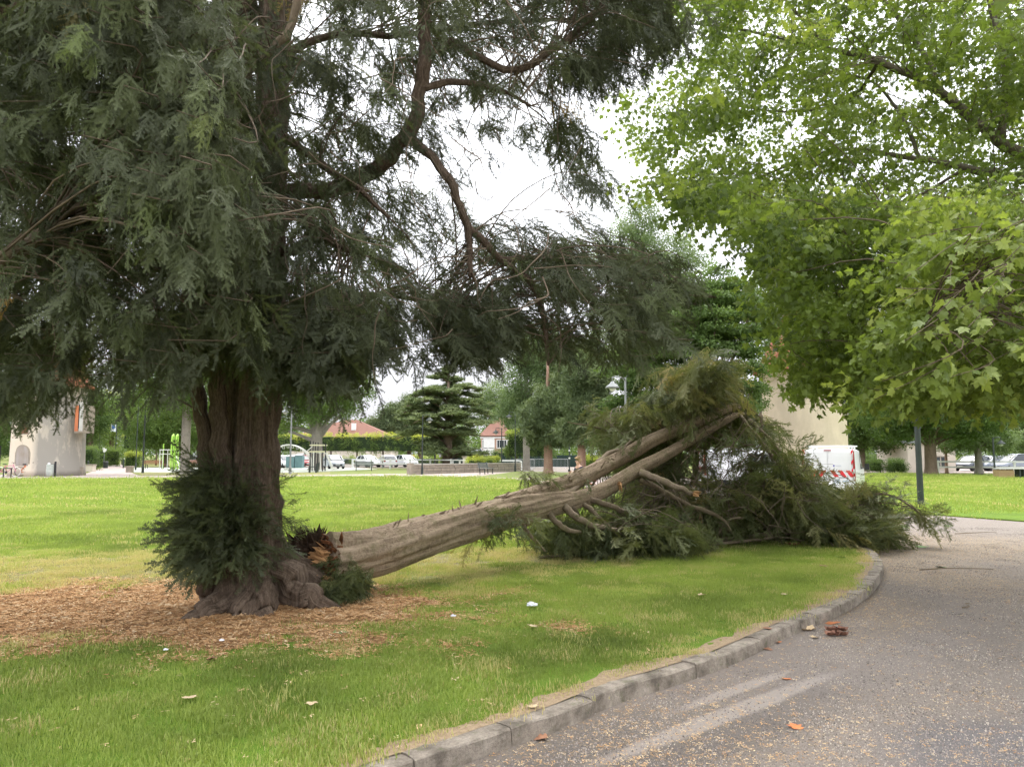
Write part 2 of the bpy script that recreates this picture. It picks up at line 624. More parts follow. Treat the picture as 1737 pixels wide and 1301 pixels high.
def _trk(a, b, w):
    a, b = G(*a), G(*b)
    c = (a + b) / 2
    d = b - a
    return ((c.x, c.y), (d.length / 2, w), math.atan2(d.y, d.x))
TRK = [_trk((1010, 1296), (1420, 1140), 0.085), _trk((1150, 1205), (1345, 1135), 0.06)]
def _ep(u, v):
    p = G(u, v)
    return (p.x, p.y)
NEEDLE = [(_ep(1580, 925), (2.6, 2.2), 0.0, 0.95), (_ep(1540, 965), (0.9, 1.8), 0.0, 0.95), (_ep(1470, 1040), (0.5, 1.2), R(-30), 0.75),
          (_ep(1180, 1170), (2.2, 0.45), R(42), 0.2), (_ep(1080, 1270), (1.6, 0.7), R(35), 0.2), (_ep(1650, 1000), (2.2, 2.0), 0, 0.2)]
M_ROAD = roadmat()
M_PATH = pm('pale_path', (0.36, 0.295, 0.27), (0.28, 0.23, 0.21), 1.2, 0.9, 0.2)
M_GROUND = groundmat()
M_STRIP = pm('far_grass', (0.115, 0.17, 0.03), (0.15, 0.15, 0.05), 0.5, 0.95)
M_DIRTGRASS = pm('worn_grass', (0.22, 0.19, 0.085), (0.13, 0.15, 0.04), 0.6, 0.95)
M_PLAYF = pm('play_surface', (0.40, 0.42, 0.36), (0.33, 0.35, 0.30), 0.8, 0.9)

mb = MB(); mb.slab([(-700, -60), (700, -60), (700, 1200), (-700, 1200)], -0.5, -0.06)
tag(mb.build('ground', M_GROUND), kind='structure')
mb = MB(); mb.slab([(-14, -6), (60, -6), (60, 47), (30, 50), (6, 50), (-14, 47)], -0.2, 0.0)
tag(mb.build('road', M_ROAD), kind='structure')

# kerb line: front top edge, traced along its length on the ground
KZ = 0.10
kpx = [(300, 1500), (480, 1385), (620, 1316), (706, 1287), (795, 1259), (863, 1235), (959, 1204), (1053, 1165), (1137, 1140), (1230, 1109), (1344, 1058),
       (1414, 1030), (1466, 1002), (1490, 978), (1498, 957), (1492, 943), (1470, 925), (1420, 905), (1330, 884), (1210, 866), (1090, 846), (980, 829), (890, 816)]
kpts = [G(u, v, KZ) for u, v in kpx]
kc = crm([(p.x, p.y) for p in kpts], 14)
seg = np.hypot(*(kc[1:] - kc[:-1]).T)
ks = np.concatenate([[0], np.cumsum(seg)])
def kpos(s):
    return np.array([np.interp(s, ks, kc[:, 0]), np.interp(s, ks, kc[:, 1])])
def kframe(s):
    a, b = kpos(max(0, s - 0.15)), kpos(min(ks[-1], s + 0.15))
    t = (b - a) / np.linalg.norm(b - a)
    return kpos(s), t, np.array([-t[1], t[0]])      # left of travel = lawn side

def stonemat():
    m, t = newmat('kerb_stone')
    b, o = principled(t, 0.9, 0.2)
    v = coords(t)
    n1 = noi(t, v, 5.0, 8, 0.7)
    n2 = noi(t, v, 60.0, 5, 0.75)
    c = ramp(t, [(0.36, (0.12, 0.10, 0.08)), (0.5, (0.25, 0.212, 0.172)), (0.64, (0.37, 0.32, 0.265))], n1).outputs[0]
    c = mixc(t, math_(t, 'MULTIPLY', ramp(t, [(0.48, (0, 0, 0)), (0.7, (1, 1, 1))], n2).outputs[0], 0.6), c, (0.12, 0.11, 0.09))
    nm = ramp(t, [(0.56, (0, 0, 0)), (0.66, (1, 1, 1))], noi(t, v, 9.0, 6, 0.7)).outputs[0]
    c = mixc(t, math_(t, 'MULTIPLY', nm, 0.5), c, (0.10, 0.115, 0.05))
    t.links.new(c, b.inputs['Base Color'])
    bump(t, b, math_(t, 'ADD', n1, n2), 0.8, 0.012)
    return m
M_STONE = stonemat()
kerb = thing('kerb', 'curved kerb of weathered grey stones edging the lawn', None, (0, 0, 0), kind='structure')
KW = 0.15
s = 0.25
rk = random.Random(4)
while s < ks[-1] - 0.8:
    L = rk.uniform(0.42, 0.72) if s < 17 else 1.4
    mb = MB()
    secs = []
    dz = rk.uniform(-0.006, 0.005); dx = rk.uniform(-0.005, 0.005); tilt = rk.uniform(-0.005, 0.005)
    nn = 5
    for i in range(nn):
        q = s + 0.003 + (L - 0.006) * i / (nn - 1)
        c, t_, n_ = kframe(q)
        e = 0.004 if i in (0, nn - 1) else 0.0
        w = [rk.uniform(-0.005, 0.005) for _ in range(6)]
        c = c + n_ * dx
        zt = KZ + dz + tilt * (i / (nn - 1) - .5) * 2
        prof = [(-0.004 + w[0], -0.04), (0.0 + w[1] + e * .6, zt * 0.55), (0.003 + w[1] + e, zt - 0.011), (0.013 + e, zt - 0.001 - e * .5 + w[2] * .5),
                (KW * .55, zt + 0.002 - e * .4 + w[3] * .6), (KW - 0.01 + w[4], zt - 0.003 - e * .4), (KW + w[5], -0.04)]
        secs.append([(c[0] + n_[0] * a, c[1] + n_[1] * a, z) for a, z in prof])
    mb.loft(secs)
    mb.build('stone', M_STONE, kerb)
    s += L

# the lawn inside the kerb
inner = []
for s in np.arange(0.0, ks[-1], 0.25):
    c, t_, n_ = kframe(s)
    inner.append(tuple(c + n_ * (KW * 0.75)))
far = [G(u, v, LZ) for u, v in ((880, 814), (790, 811), (700, 808.5), (600, 807.5), (500, 808.5), (350, 811), (230, 812.5), (0, 813.5), (-250, 816), (-600, 822))]
LAWN_POLY = inner + [(p.x, p.y) for p in far] + [(-24, 20), (-14, 4), (-9, 1.2), (-4, 0.9)]
mb = MB(); mb.slab(LAWN_POLY, -0.02, LZ)
lawn = tag(mb.build('lawn', M_LAWN), kind='structure')
rl = [G(u, v, 0.03) for u, v in ((1476, 868), (1520, 869), (1600, 873), (1737, 883), (2100, 905), (2700, 930), (2700, 812), (1737, 809), (1600, 806), (1480, 801.5), (1462, 812), (1466, 840))]
mb = MB(); mb.slab([(p.x, p.y) for p in rl], -0.05, 0.03)
tag(mb.build('lawn', M_LAWN), kind='structure')
# bare dry soil showing behind the kerb
M_SOIL = pm('dry_soil', (.36, .27, .17), (.22, .155, .095), 30, .95, .9, bscale=90)
mb = MB()
rows = []
for s in np.arange(0.1, 21.0, 0.06):
    c, t_, n_ = kframe(s)
    w = .16 + .15 * noise.fractal(Vector((s * 1.3, 5, 0)), .8, 2.0, 4) + .05
    row = []
    for k in range(6):
        f = k / 5
        a = KW * .8 + max(.03, w) * f
        z = LZ + .010 * (1 - f) + .018 * noise.noise(Vector((s * 9, f * 6, 2))) * (.25 + f * .5) - (.02 if k == 5 else 0)
        row.append((c[0] + n_[0] * a, c[1] + n_[1] * a, z))
    rows.append(row)
k0 = len(rows[0])
mb.add([p for r_ in rows for p in r_], [(i * k0 + j, (i + 1) * k0 + j, (i + 1) * k0 + j + 1, i * k0 + j + 1) for i in range(len(rows) - 1) for j in range(k0 - 1)])
tag(mb.build('soil', M_SOIL, smooth=True), 'strip of bare dry soil between kerb and grass', 'soil', kind='stuff')
# path behind the lawn and the alley running off to the left
pp = [G(u, v, 0.004) for u, v in ((-500, 819), (0, 813.2), (230, 812.2), (500, 808.2), (700, 808.2), (880, 813.7), (980, 826), (1060, 836), (1180, 842), (1180, 812), (960, 805), (880, 800.5), (700, 803),
                                  (480, 806), (235, 806.5), (222, 801), (208, 787), (190, 787), (170, 795), (140, 805), (0, 805.5), (-500, 806))]
mb = MB(); mb.slab([(p.x, p.y) for p in pp], -0.05, 0.004)
tag(mb.build('path', M_PATH), kind='structure')
for nm, mt, z, px in (
    ('grass_verge', M_STRIP, -0.01, ((560, 805.4), (700, 803), (704, 793.5), (640, 796), (560, 799.5))),
    ('grass_verge', M_DIRTGRASS, -0.012, ((236, 806.3), (480, 805.8), (560, 805.2), (560, 800), (480, 802), (240, 801))),
    ('play_surface', M_PLAYF, -0.014, ((225, 800.5), (480, 801.5), (560, 799), (640, 795.5), (600, 793), (225, 793))),
    ('grass_verge', M_STRIP, 0.012, ((808, 808.5), (960, 812), (1000, 806), (960, 801.2), (880, 799))),
    ('grass_verge', M_STRIP, 0.014, ((900, 813.5), (985, 818), (1010, 812), (960, 811.5))),
    ('path', M_PATH, -0.02, ((1462, 801), (2600, 808), (2600, 797), (1462, 794))),
    ('car_park', M_ROAD, -0.03, ((455, 793), (700, 793.5), (880, 799), (1000, 802), (1000, 786), (455, 786))),
    ('car_park', M_ROAD, -0.03, ((1600, 797), (2600, 799), (2600, 783), (1600, 785))),
):
    q = [G(u, v, z) for u, v in px]
    mb = MB(); mb.slab([(p.x, p.y) for p in q], -0.1, z)
    tag(mb.build(nm, mt), kind='structure')

# ------------------------------------------------------------------ mulch round the yew
def mulchmat():
    m, t = newmat('mulch')
    b, o = principled(t, 0.95, 0.1)
    v = coords(t)
    n1 = noi(t, v, 70.0, 5, 0.8)
    n2 = noi(t, v, 2.0, 5, 0.6)
    c = ramp(t, [(0.3, (0.13, 0.07, 0.032)), (0.45, (0.30, 0.17, 0.078)), (0.58, (0.43, 0.265, 0.13)), (0.75, (0.54, 0.39, 0.24))], n1).outputs[0]
    c = mixc(t, math_(t, 'MULTIPLY', n2, 0.55), c, (0.28, 0.175, 0.09))
    t.links.new(c, b.inputs['Base Color'])
    bump(t, b, n1, 1.0, 0.02)
    return m
M_MULCH = mulchmat()
mb = MB()
cx, cy = MULCH[0]
nx, ny = 160, 84
gv, gk = [], []
for j in range(ny + 1):
    for i in range(nx + 1):
        x = cx + (i / nx - .5) * 9.4
        y = cy + (j / ny - .5) * 4.8
        k = ellpy((x, y), *MULCH, soft=0.5, nscale=1.3, namt=0.42)
        fr = noise.fractal(Vector((x * 7, y * 7, 0.5)), 0.7, 2.0, 4)
        z = LZ - 0.03 + 0.05 * k + fr * 0.014
        z += 0.05 * max(0, 1 - math.hypot(x - TB.x, y - TB.y) / 1.3)
        if i in (0, nx) or j in (0, ny): k = 0.0
        gv.append((x, y, z)); gk.append(k)
mb.add(gv, [(j * (nx + 1) + i, j * (nx + 1) + i + 1, (j + 1) * (nx + 1) + i + 1, (j + 1) * (nx + 1) + i) for j in range(ny) for i in range(nx) if max(gk[j * (nx + 1) + i], gk[j * (nx + 1) + i + 1], gk[(j + 1) * (nx + 1) + i]) > .02])
tag(mb.build('mulch', M_MULCH, smooth=True), 'orange brown mulch spread round the foot of the standing yew', 'mulch', kind='stuff')

# chips lying on it
def chip_proto(k, mat):
    r = random.Random(k)
    mb = MB()
    for _ in range(6):
        x, y = r.uniform(-.05, .05), r.uniform(-.05, .05)
        l, w = r.uniform(.008, .024), r.uniform(.003, .007)
        a = r.uniform(0, 6.3); ca, sa = math.cos(a), math.sin(a)
        z = r.uniform(0.001, .009); tl = r.uniform(-.006, .008)
        mb.add([(x - ca * l - sa * w, y - sa * l + ca * w, z), (x - ca * l + sa * w, y - sa * l - ca * w, z + .002),
                (x + ca * l + sa * w * .6, y + sa * l - ca * w * .6, z + tl + .002), (x + ca * l - sa * w * .6, y + sa * l + ca * w * .6, z + tl)], [(0, 1, 2, 3)])
    return mb.mesh('chip_%d' % k, mat)
M_CHIP = leafmat('chip', [(0.0, (0.17, 0.085, 0.042)), (0.35, (0.42, 0.23, 0.105)), (0.7, (0.58, 0.37, 0.19)), (1.0, (0.66, 0.52, 0.34))], 0.05, 0.9, 0.1)
CHIPS = [chip_proto(k, M_CHIP) for k in range(6)]
pts, tn = [], []
rr = random.Random(8)
while len(pts) < 27000:
    x, y = cx + rr.uniform(-4.6, 4.6), cy + rr.uniform(-2.3, 2.3)
    k = ellpy((x, y), *MULCH, soft=0.6, nscale=1.3, namt=0.45)
    if rr.random() < k * k:
        fr = noise.fractal(Vector((x * 7, y * 7, 0.5)), 0.7, 2.0, 4)
        z = LZ - 0.03 + 0.05 * ellpy((x, y), *MULCH, soft=0.5, nscale=1.3, namt=0.42) + fr * 0.014 + 0.05 * max(0, 1 - math.hypot(x - TB.x, y - TB.y) / 1.3)
        pts.append((x, y, max(z, LZ + .004))); tn.append(min(1, max(0, rr.gauss(.5, .25))))
n = len(pts)
ro = np.stack([RNG.uniform(-.2, .2, n), RNG.uniform(-.2, .2, n), RNG.uniform(0, 6.3, n)], 1)
tag(scatter('mulch_chips', CHIPS, pts, ro, RNG.uniform(.4, 1.0, n), tn), 'loose bark flakes and dry needles on the mulch', 'litter')

# ------------------------------------------------------------------ needles and crumbs on the road
pts, tn = [], []
while len(pts) < 4000:
    u, v = rr.uniform(700, 1737), rr.uniform(872, 1301)
    g = G(u, v)
    w = 0.12
    for cc, r2, ro_, amt in NEEDLE:
        w = max(w, ellpy(g, cc, r2, ro_, 0.6, 1.1, 0.6) * amt)
    if rr.random() > w: continue
    # stay on the road side of the kerb
    i = int(np.argmin((kc[:, 0] - g.x) ** 2 + (kc[:, 1] - g.y) ** 2))
    c, t_, n_ = kframe(ks[i])
    if (g.x - c[0]) * n_[0] + (g.y - c[1]) * n_[1] > -0.02: continue
    pts.append((g.x, g.y, 0.002)); tn.append(min(1, max(0, rr.gauss(.75, .2))))
n = len(pts)
ro = np.stack([RNG.uniform(-.1, .1, n), RNG.uniform(-.1, .1, n), RNG.uniform(0, 6.3, n)], 1)
tag(scatter('needle_litter', CHIPS, pts, ro, RNG.uniform(.16, .42, n), tn), 'dry yew needles and crumbs strewn over the asphalt', 'litter')

# ------------------------------------------------------------------ loose grit on the asphalt
M_GRIT = leafmat('grit', [(0.0, (0.11, 0.097, 0.09)), (0.45, (0.24, 0.21, 0.19)), (0.8, (0.38, 0.33, 0.285)), (1.0, (0.50, 0.44, 0.37))], 0.0, 0.9, 0.2)
def grit_proto(k):
    r = random.Random(60 + k)
    mb = MB()
    for _ in range(26):
        x, y = r.gauss(0, .09), r.gauss(0, .09)
        s_ = r.uniform(.0025, .0065)
        a = r.uniform(0, 6.3)
        q = [(x + s_ * math.cos(a + i * 2.09) * r.uniform(.7, 1.2), y + s_ * math.sin(a + i * 2.09) * r.uniform(.7, 1.2), -.001) for i in range(3)]
        mb.add(q + [(x, y, s_ * r.uniform(.7, 1.2))], [(0, 1, 3), (1, 2, 3), (2, 0, 3)])
    return mb.mesh('grit_%d' % k, M_GRIT)
GRIT = [grit_proto(k) for k in range(6)]
pts, tn = [], []
while len(pts) < 2300:
    d = math.sqrt(rr.uniform(3.5 ** 2, 17.0 ** 2)); x = rr.uniform(-.2, .72) * d
    if rr.random() > min(1, (4.5 / d) ** 1.6) * (.75 + .5 * noise.noise(Vector((x * .8, d * .8, 9)))): continue
    i = int(np.argmin((kc[:, 0] - x) ** 2 + (kc[:, 1] - d) ** 2))
    c, t_, n_ = kframe(ks[i])
    if (x - c[0]) * n_[0] + (d - c[1]) * n_[1] > -0.10: continue
    trk = max(ellpy((x, d), *TRK[0], .3, 4.0, .35), ellpy((x, d), *TRK[1], .3, 4.0, .35))
    if rr.random() < trk * .9: continue
    pts.append((x, d, 0.001)); tn.append(min(1, max(0, rr.gauss(.45, .28))))
n = len(pts)
tag(scatter('road_grit', GRIT, pts, np.stack([np.zeros(n), np.zeros(n), RNG.uniform(0, 6.3, n)], 1), RNG.uniform(.7, 1.4, n), tn), 'coarse loose grit over the worn asphalt', 'grit')

# ------------------------------------------------------------------ grass
def tuft(k, nb, hmin, hmax, spread, mat, wid=.0022):
    r = random.Random(k)
    mb = MB()
    for _ in range(nb):
        x, y = r.gauss(0, spread), r.gauss(0, spread)
        h = r.uniform(hmin, hmax)
        a = r.uniform(0, 6.3)
        ln = r.uniform(.15, .75) * h
        dx, dy = math.cos(a) * ln, math.sin(a) * ln
        px, py = -math.sin(a) * wid, math.cos(a) * wid
        mb.add([(x - px, y - py, -.004), (x + px, y + py, -.004), (x + dx * .35 + px * .8, y + dy * .35 + py * .8, h * .6), (x + dx * .35 - px * .8, y + dy * .35 - py * .8, h * .6), (x + dx, y + dy, h)],
               [(0, 1, 2, 3), (3, 2, 4)])
    return mb.mesh('tuft_%d' % k, mat)
M_GRASS = leafmat('grass_blade', [(0.0, (0.135, 0.178, 0.046)), (0.4, (0.24, 0.305, 0.072)), (0.68, (0.33, 0.40, 0.10)), (0.8, (0.42, 0.41, 0.16)), (1.0, (0.52, 0.43, 0.23))], 0.42, 0.55, 0.2, (1.15, 1.2, .7))
T_NEAR = [tuft(k, 130, .014, .038, .085, M_GRASS) for k in range(10)]
T_MID = [tuft(20 + k, 130, .025, .055, .22, M_GRASS, .005) for k in range(8)]
T_FAR = [tuft(40 + k, 150, .03, .06, .6, M_GRASS, .011) for k in range(8)]
lp = np.array(LAWN_POLY)
def in_poly(x, y, poly):
    c = False
    n = len(poly)
    j = n - 1
    for i in range(n):
        xi, yi = poly[i]; xj, yj = poly[j]
        if (yi > y) != (yj > y) and x < (xj - xi) * (y - yi) / (yj - yi) + xi:
            c = not c
        j = i
    return c
def in_poly_np(x, y, poly):
    poly = np.asarray(poly)
    c = np.zeros(len(x), bool)
    j = len(poly) - 1
    for i in range(len(poly)):
        xi, yi = poly[i]; xj, yj = poly[j]
        if yi != yj:
            c ^= ((yi > y) != (yj > y)) & (x < (xj - xi) * (y - yi) / (yj - yi) + xi)
        j = i
    return c
def grass_field(name, protos, d0, d1, per_m2, label, poly, z, fall=0.0, rim_gap=0.0):
    w0 = 0.72
    N = int(per_m2 * w0 * (d1 * d1 - d0 * d0))
    d = np.sqrt(RNG.uniform(d0 * d0, d1 * d1, N))
    x = RNG.uniform(-w0, w0, N) * d
    ok = in_poly_np(x, d, poly)
    if fall:
        ok &= RNG.random(N) < (d0 / d) ** fall
    x, d = x[ok], d[ok]
    keep, tone = [], []
    for a, b in zip(x, d):
        n_ = noise.fractal(Vector((a * .9, b * .9, 1.0)), .7, 2.0, 4)
        n2 = noise.noise(Vector((a * .25, b * .25, 7.0)))
        t_ = .46 + .36 * n_ + .22 * n2
        dens = 1.0
        if b < 18:
            mu = ellpy((a, b), *MULCH, soft=0.35, nscale=1.3, namt=0.45)
            dens = 1 - mu * 1.02
            if mu > 0.1: t_ += .12 * mu
            for cc, r_, ro_ in DRY:
                k = ellpy((a, b), cc, r_, ro_, 0.4, 1.6, 0.5)
                if RNG.random() < k * .95: t_ = .84 + .16 * RNG.random()
                dens *= 1 - .55 * k
            # thin dry rim behind the kerb
            q = np.min((kc[:, 0] - a) ** 2 + (kc[:, 1] - b) ** 2) ** .5 - KW
            if q < rim_gap: dens = 0.0
            if q < .35:
                rim = 1 - q / .35 + .5 * n_
                if RNG.random() < rim * .8: t_ = .82 + .18 * RNG.random()
                dens *= 1 - .55 * max(0, min(1, rim))
        if RNG.random() < .08: t_ = .8 + .2 * RNG.random()
        keep.append(RNG.random() < dens); tone.append(t_ + RNG.normal() * .07)
    keep = np.array(keep)
    x, d, tone = x[keep], d[keep], np.clip(np.array(tone)[keep], 0, 1)
    n = len(x)
    hs = np.array([1 + .6 * noise.noise(Vector((a * 1.7, b * 1.7, 4.0))) for a, b in zip(x, d)]) * RNG.uniform(.75, 1.2, n)
    ro = np.stack([RNG.uniform(-.12, .12, n), RNG.uniform(-.12, .12, n), RNG.uniform(0, 6.3, n)], 1)
    return tag(scatter(name, protos, np.stack([x, d, np.full(n, z)], 1), ro, hs, tone), label, 'grass', kind='stuff')
grass_field('grass', T_NEAR, 3.2, 13.0, 95, 'short green grass of the shaded lawn nearest the kerb', LAWN_POLY, LZ, 0.0, .06)
grass_field('grass', T_MID, 13.0, 22.0, 26, 'short grass of the lawn round the fallen trunk', LAWN_POLY, LZ, 0.0, .45)
grass_field('grass', T_FAR, 22.0, 50.0, 4.2, 'bright sunlit grass across the far part of the lawn', LAWN_POLY, LZ)
grass_field('grass', T_FAR, 20.0, 60.0, 3.0, 'bright grass of the lawn beyond the lamp post', [(p.x, p.y) for p in rl], 0.03)
# ================================================================== YEW FOLIAGE
M_YEW = leafmat('yew_needles', [(0.0, (0.057, 0.066, 0.041)), (0.4, (0.096, 0.110, 0.061)), (0.72, (0.14, 0.167, 0.077)), (0.86, (0.19, 0.24, 0.09)), (0.93, (0.26, 0.21, 0.09)), (1.0, (0.42, 0.27, 0.10))], 0.32, 0.55, 0.2)  # greens lifted and greyed to stand in for the pale veil over the shadows
M_BARK_YEW = barkmat('yew_bark', (0.026, 0.018, 0.014), (0.12, 0.086, 0.062), (0.26, 0.20, 0.155), 3.0, 46.0, bmp=1.0, bdist=.04)
M_BARK_FALL = barkmat('fallen_bark', (0.085, 0.06, 0.042), (0.30, 0.228, 0.158), (0.48, 0.385, 0.28), 3.0, 34.0, bmp=1.0, bdist=.04, moss=(0.13, 0.13, 0.05))
M_BRANCH = barkmat('branch_bark', (0.07, 0.052, 0.038), (0.20, 0.155, 0.11), (0.34, 0.275, 0.205), 4.0, 8.0, moss=(0.14, 0.14, 0.05), bdist=0.006)
M_TWIG = pm('twig', (0.17, 0.13, 0.09), (0.09, 0.065, 0.045), 9.0, 0.85)

def yew_spray(k, L=0.5, dens=1.0, mat=None):
    r = random.Random(100 + k)
    mb = MB()
    def needles(a, b, up, n, ln):
        d = (b - a)
        t = d.normalized()
        sd = t.cross(up).normalized()
        for i in range(n):
            q = a + d * ((i + r.random() * .6) / n)
            for sg in (-1, 1):
                l = ln * r.uniform(.75, 1.15)
                out = (sd * sg * r.uniform(.75, 1.0) + t * r.uniform(.35, .75) + up * r.uniform(-.2, .15)).normalized()
                mb.add([q - t * .0052, q + t * .0052, q + out * l], [(0, 1, 2)])
    def twig(a, b, w):
        t = (b - a).normalized()
        s1 = t.orthogonal().normalized() * w
        s2 = t.cross(s1)
        mb.add([a - s1, a + s1, b + s1 * .4, b - s1 * .4, a - s2, a + s2, b + s2 * .4, b - s2 * .4], [(0, 1, 2, 3), (4, 5, 6, 7)])
    up = Vector((0, 0, 1))
    m = 9
    cur = Vector((0, 0, 0))
    d = Vector((r.uniform(-.15, .15), 1, r.uniform(0.0, .15))).normalized()
    prev = cur
    for i in range(m):
        nx = cur + d * (L / m)
        twig(cur, nx, .0022 * (1 - i / m * .6))
        if i > 1:
            needles(cur, nx, up, int(5 * dens) + 1, .022)
        for sg in (-1, 1):
            if i < m - 1 and r.random() < .86:
                f = 1 - i / m
                l = r.uniform(.07, .17) * (.45 + .75 * f) * L / .5
                o = (Vector((sg * r.uniform(.6, 1), r.uniform(.6, 1.1), r.uniform(-.35, .35)))).normalized()
                a = cur + (nx - cur) * r.random()
                b1 = a + o * l * .6
                o2 = (o + Vector((0, .45, 0))).normalized()
                b2 = b1 + o2 * l * .4
                twig(a, b1, .0014); 
                u2 = (up + Vector((r.uniform(-.5, .5), r.uniform(-.3, .3), 0))).normalized()
                needles(a, b1, u2, max(3, int(l * .6 / .0115 * dens)), .022)
                needles(b1, b2, u2, max(2, int(l * .4 / .0115 * dens)), .019)
        d = (d + Vector((r.uniform(-.18, .18), 0, r.uniform(-.14, .1)))).normalized()
        cur = nx
    return mb.mesh('yew_spray_%d' % k, mat or M_YEW)
SPRAYS = [yew_spray(k) for k in range(9)]

def poly_sample(poly, n, rnd):
    us = [p[0] for p in poly]; vs = [p[1] for p in poly]
    out = []
    while len(out) < n:
        u, v = rnd.uniform(min(us), max(us)), rnd.uniform(min(vs), max(vs))
        if in_poly(u, v, poly):
            out.append((u, v))
    return out
def gap_keep(u, v, gaps):
    k = 1.0
    for gu, gv, ru, rv, s in gaps:
        d = ((u - gu) / ru) ** 2 + ((v - gv) / rv) ** 2
        k *= 1 - s * math.exp(-d * d)
    return k

def join_template(me):
    nv = len(me.vertices)
    co = np.empty(nv * 3, np.float32); me.vertices.foreach_get('co', co)
    return co.reshape(-1, 3), [list(p.vertices) for p in me.polygons]
def euler_np(e):
    return np.array(Euler(e).to_matrix())
def clump_proto(name, tmpl, n, hang, mat, r, reach=.55, jit=.07):
    """a branchlet along +Y with n sprays hanging from it, as one mesh"""
    V, Fc = [], []
    k = 0
    for i in range(n):
        f = r.random()
        p = np.array([r.gauss(0, jit), (f - .5) * reach + r.gauss(0, .03), -.12 * reach * f + r.gauss(0, .05)])
        dr = (r.gauss(0, .4), r.uniform(.1, .9) + r.gauss(0, .3), -hang * r.uniform(.5, 1.6))
        M = euler_np(dir_rot([dr], np.array([r.uniform(0, 6.3)]))[0])
        co, fs = tmpl[r.randrange(len(tmpl))]
        V.append((co * r.uniform(.65, 1.2)) @ M.T + p)
        Fc += [[q + k for q in f_] for f_ in fs]
        k += len(co)
    me = bpy.data.meshes.new(name)
    me.from_pydata(np.vstack(V).tolist(), [], Fc)
    me.materials.append(mat)
    return me
_rc = random.Random(71)
_tm = [join_template(m) for m in SPRAYS]
YEW_CLUMPS = [clump_proto('yew_clump_%d' % k, _tm, 8, (.6, .95, 1.3)[k % 3], M_YEW, _rc) for k in range(12)]
M_YEWF = leafmat('drying_yew_needles', [(0.0, (0.07, 0.085, 0.042)), (0.4, (0.12, 0.14, 0.06)), (0.72, (0.19, 0.20, 0.082)), (0.9, (0.25, 0.245, 0.105)), (1.0, (0.34, 0.265, 0.12))], 0.3, 0.55, 0.2)
YEWF_CLUMPS = []
for m_ in YEW_CLUMPS:
    q_ = m_.copy(); q_.name = m_.name.replace('yew', 'dry_yew'); q_.materials.clear(); q_.materials.append(M_YEWF); YEWF_CLUMPS.append(q_)

class Crown:
    """branchlets of hanging sprays, each wired to the nearest limb"""
    def __init__(self, seed, every=8):
        self.p, self.e, self.s, self.t, self.ix = [], [], [], [], []
        self.tw = MB()
        self.r = random.Random(seed)
        self.limb = []
        self.every = every
        self.mess = 0.0
    def feed(self, pts):
        self.limb += [Vector(p[:3]) for p in pts]
    def clump(self, c, out, n, size, hang=0.75, tone=.4, reach=0.55, wire=True, gaps=None, rmax=.010):
        r = self.r
        m = max(1, round(n / self.every))
        for j in range(m):
            q = Vector(c) + Vector((r.gauss(0, .16), r.gauss(0, .16), r.gauss(0, .12))) * (size if m > 1 else .3)
            if gaps:
                u, v, _ = PROJ(q)
                if r.random() > gap_keep(u, v + 30, gaps): continue
            o = Vector(out) + Vector((r.gauss(0, .4), r.gauss(0, .4), 0))
            self.one(q, o, size * r.uniform(.8, 1.2), hang, min(1, max(0, r.gauss(tone, .09))), reach, wire, rmax)
    def one(self, c, out, size, hang, tone, reach, wire, rmax):
        r = self.r
        out = out.normalized()
        hz = math.hypot(out.x, out.y)
        self.p.append(tuple(c))
        self.e.append((max(-.7, min(.7, math.atan2(out.z, hz))) * .6 + r.gauss(0, .12 + self.mess), r.gauss(0, .18 + self.mess), math.atan2(-out.x, out.y)))
        self.s.append(size); self.t.append(tone)
        self.ix.append((0 if hang < .78 else 1 if hang < 1.1 else 2) + 3 * r.randrange(4))
        if wire and self.limb:
            a, b = c - out * reach * .5 * size, c + out * reach * .45 * size
            if r.random() < .35: return
            q = min(r.sample(self.limb, min(70, len(self.limb))), key=lambda w_: (w_ - a).length_squared)
            dist = (q - a).length
            if dist > 2.2: return
            mid = (q + a) / 2 + Vector((r.uniform(-.1, .1), r.uniform(-.1, .1), .10 * dist))
            cv = crm([tuple(q), tuple(mid), tuple(a), tuple(b)], 3)
            m = len(cv)
            rr_ = min(rmax, .004 + .004 * dist)
            self.tw.tube(cv, [rr_ * (1 - .75 * i / m) for i in range(m)], 5, cap=False)
    def build(self, name, parent, protos=None, twigmat=None):
        protos = protos or YEW_CLUMPS
        n = len(self.p)
        scatter(name, protos, self.p, self.e, self.s, self.t, parent, idx=np.array(self.ix) % len(protos))
        if self.tw.v:
            o = self.tw.build('twigs', twigmat or M_TWIG, parent, smooth=True, world=True)
            o['kind'] = 'stuff'
        return n

def limb(parent, px, mat, name='limb', n=10, k=6, seed=0, flute=.08):
    """limb through (u, v, distance, radius)"""
    pts = [(*A(u, v, d), r) for u, v, d, r in px]
    c = crm(pts, k)
    def rf(i, a, l):
        return 1 + flute * math.sin(3 * a + l * 1.7 + seed) + flute * .45 * math.sin(8 * a + l * 2.1 + 2 * noise.noise(Vector((l * 2, a, seed)))) + flute * .9 * noise.noise(Vector((math.cos(a) * 1.6 + seed, math.sin(a) * 1.6, l * 2.5)))
    for i in range(1, len(c) - 1):
        q = Vector(c[i, :3])
        for k in range(3):
            c[i, k] += c[i, 3] * .55 * noise.noise(q * 5.0 + Vector((seed, k * 9.1, 0))) + c[i, 3] * .35 * noise.noise(q * 13.0 + Vector((k * 4.1, seed, 0)))
        c[i, 3] *= 1 + .16 * noise.noise(q * 9.0 + Vector((seed, 0, 3)))
    mb = MB()
    mb.tube(c[:, :3], list(c[:, 3]), n, rf)
    mb.build(name, mat, parent, smooth=True, world=True)
    return c

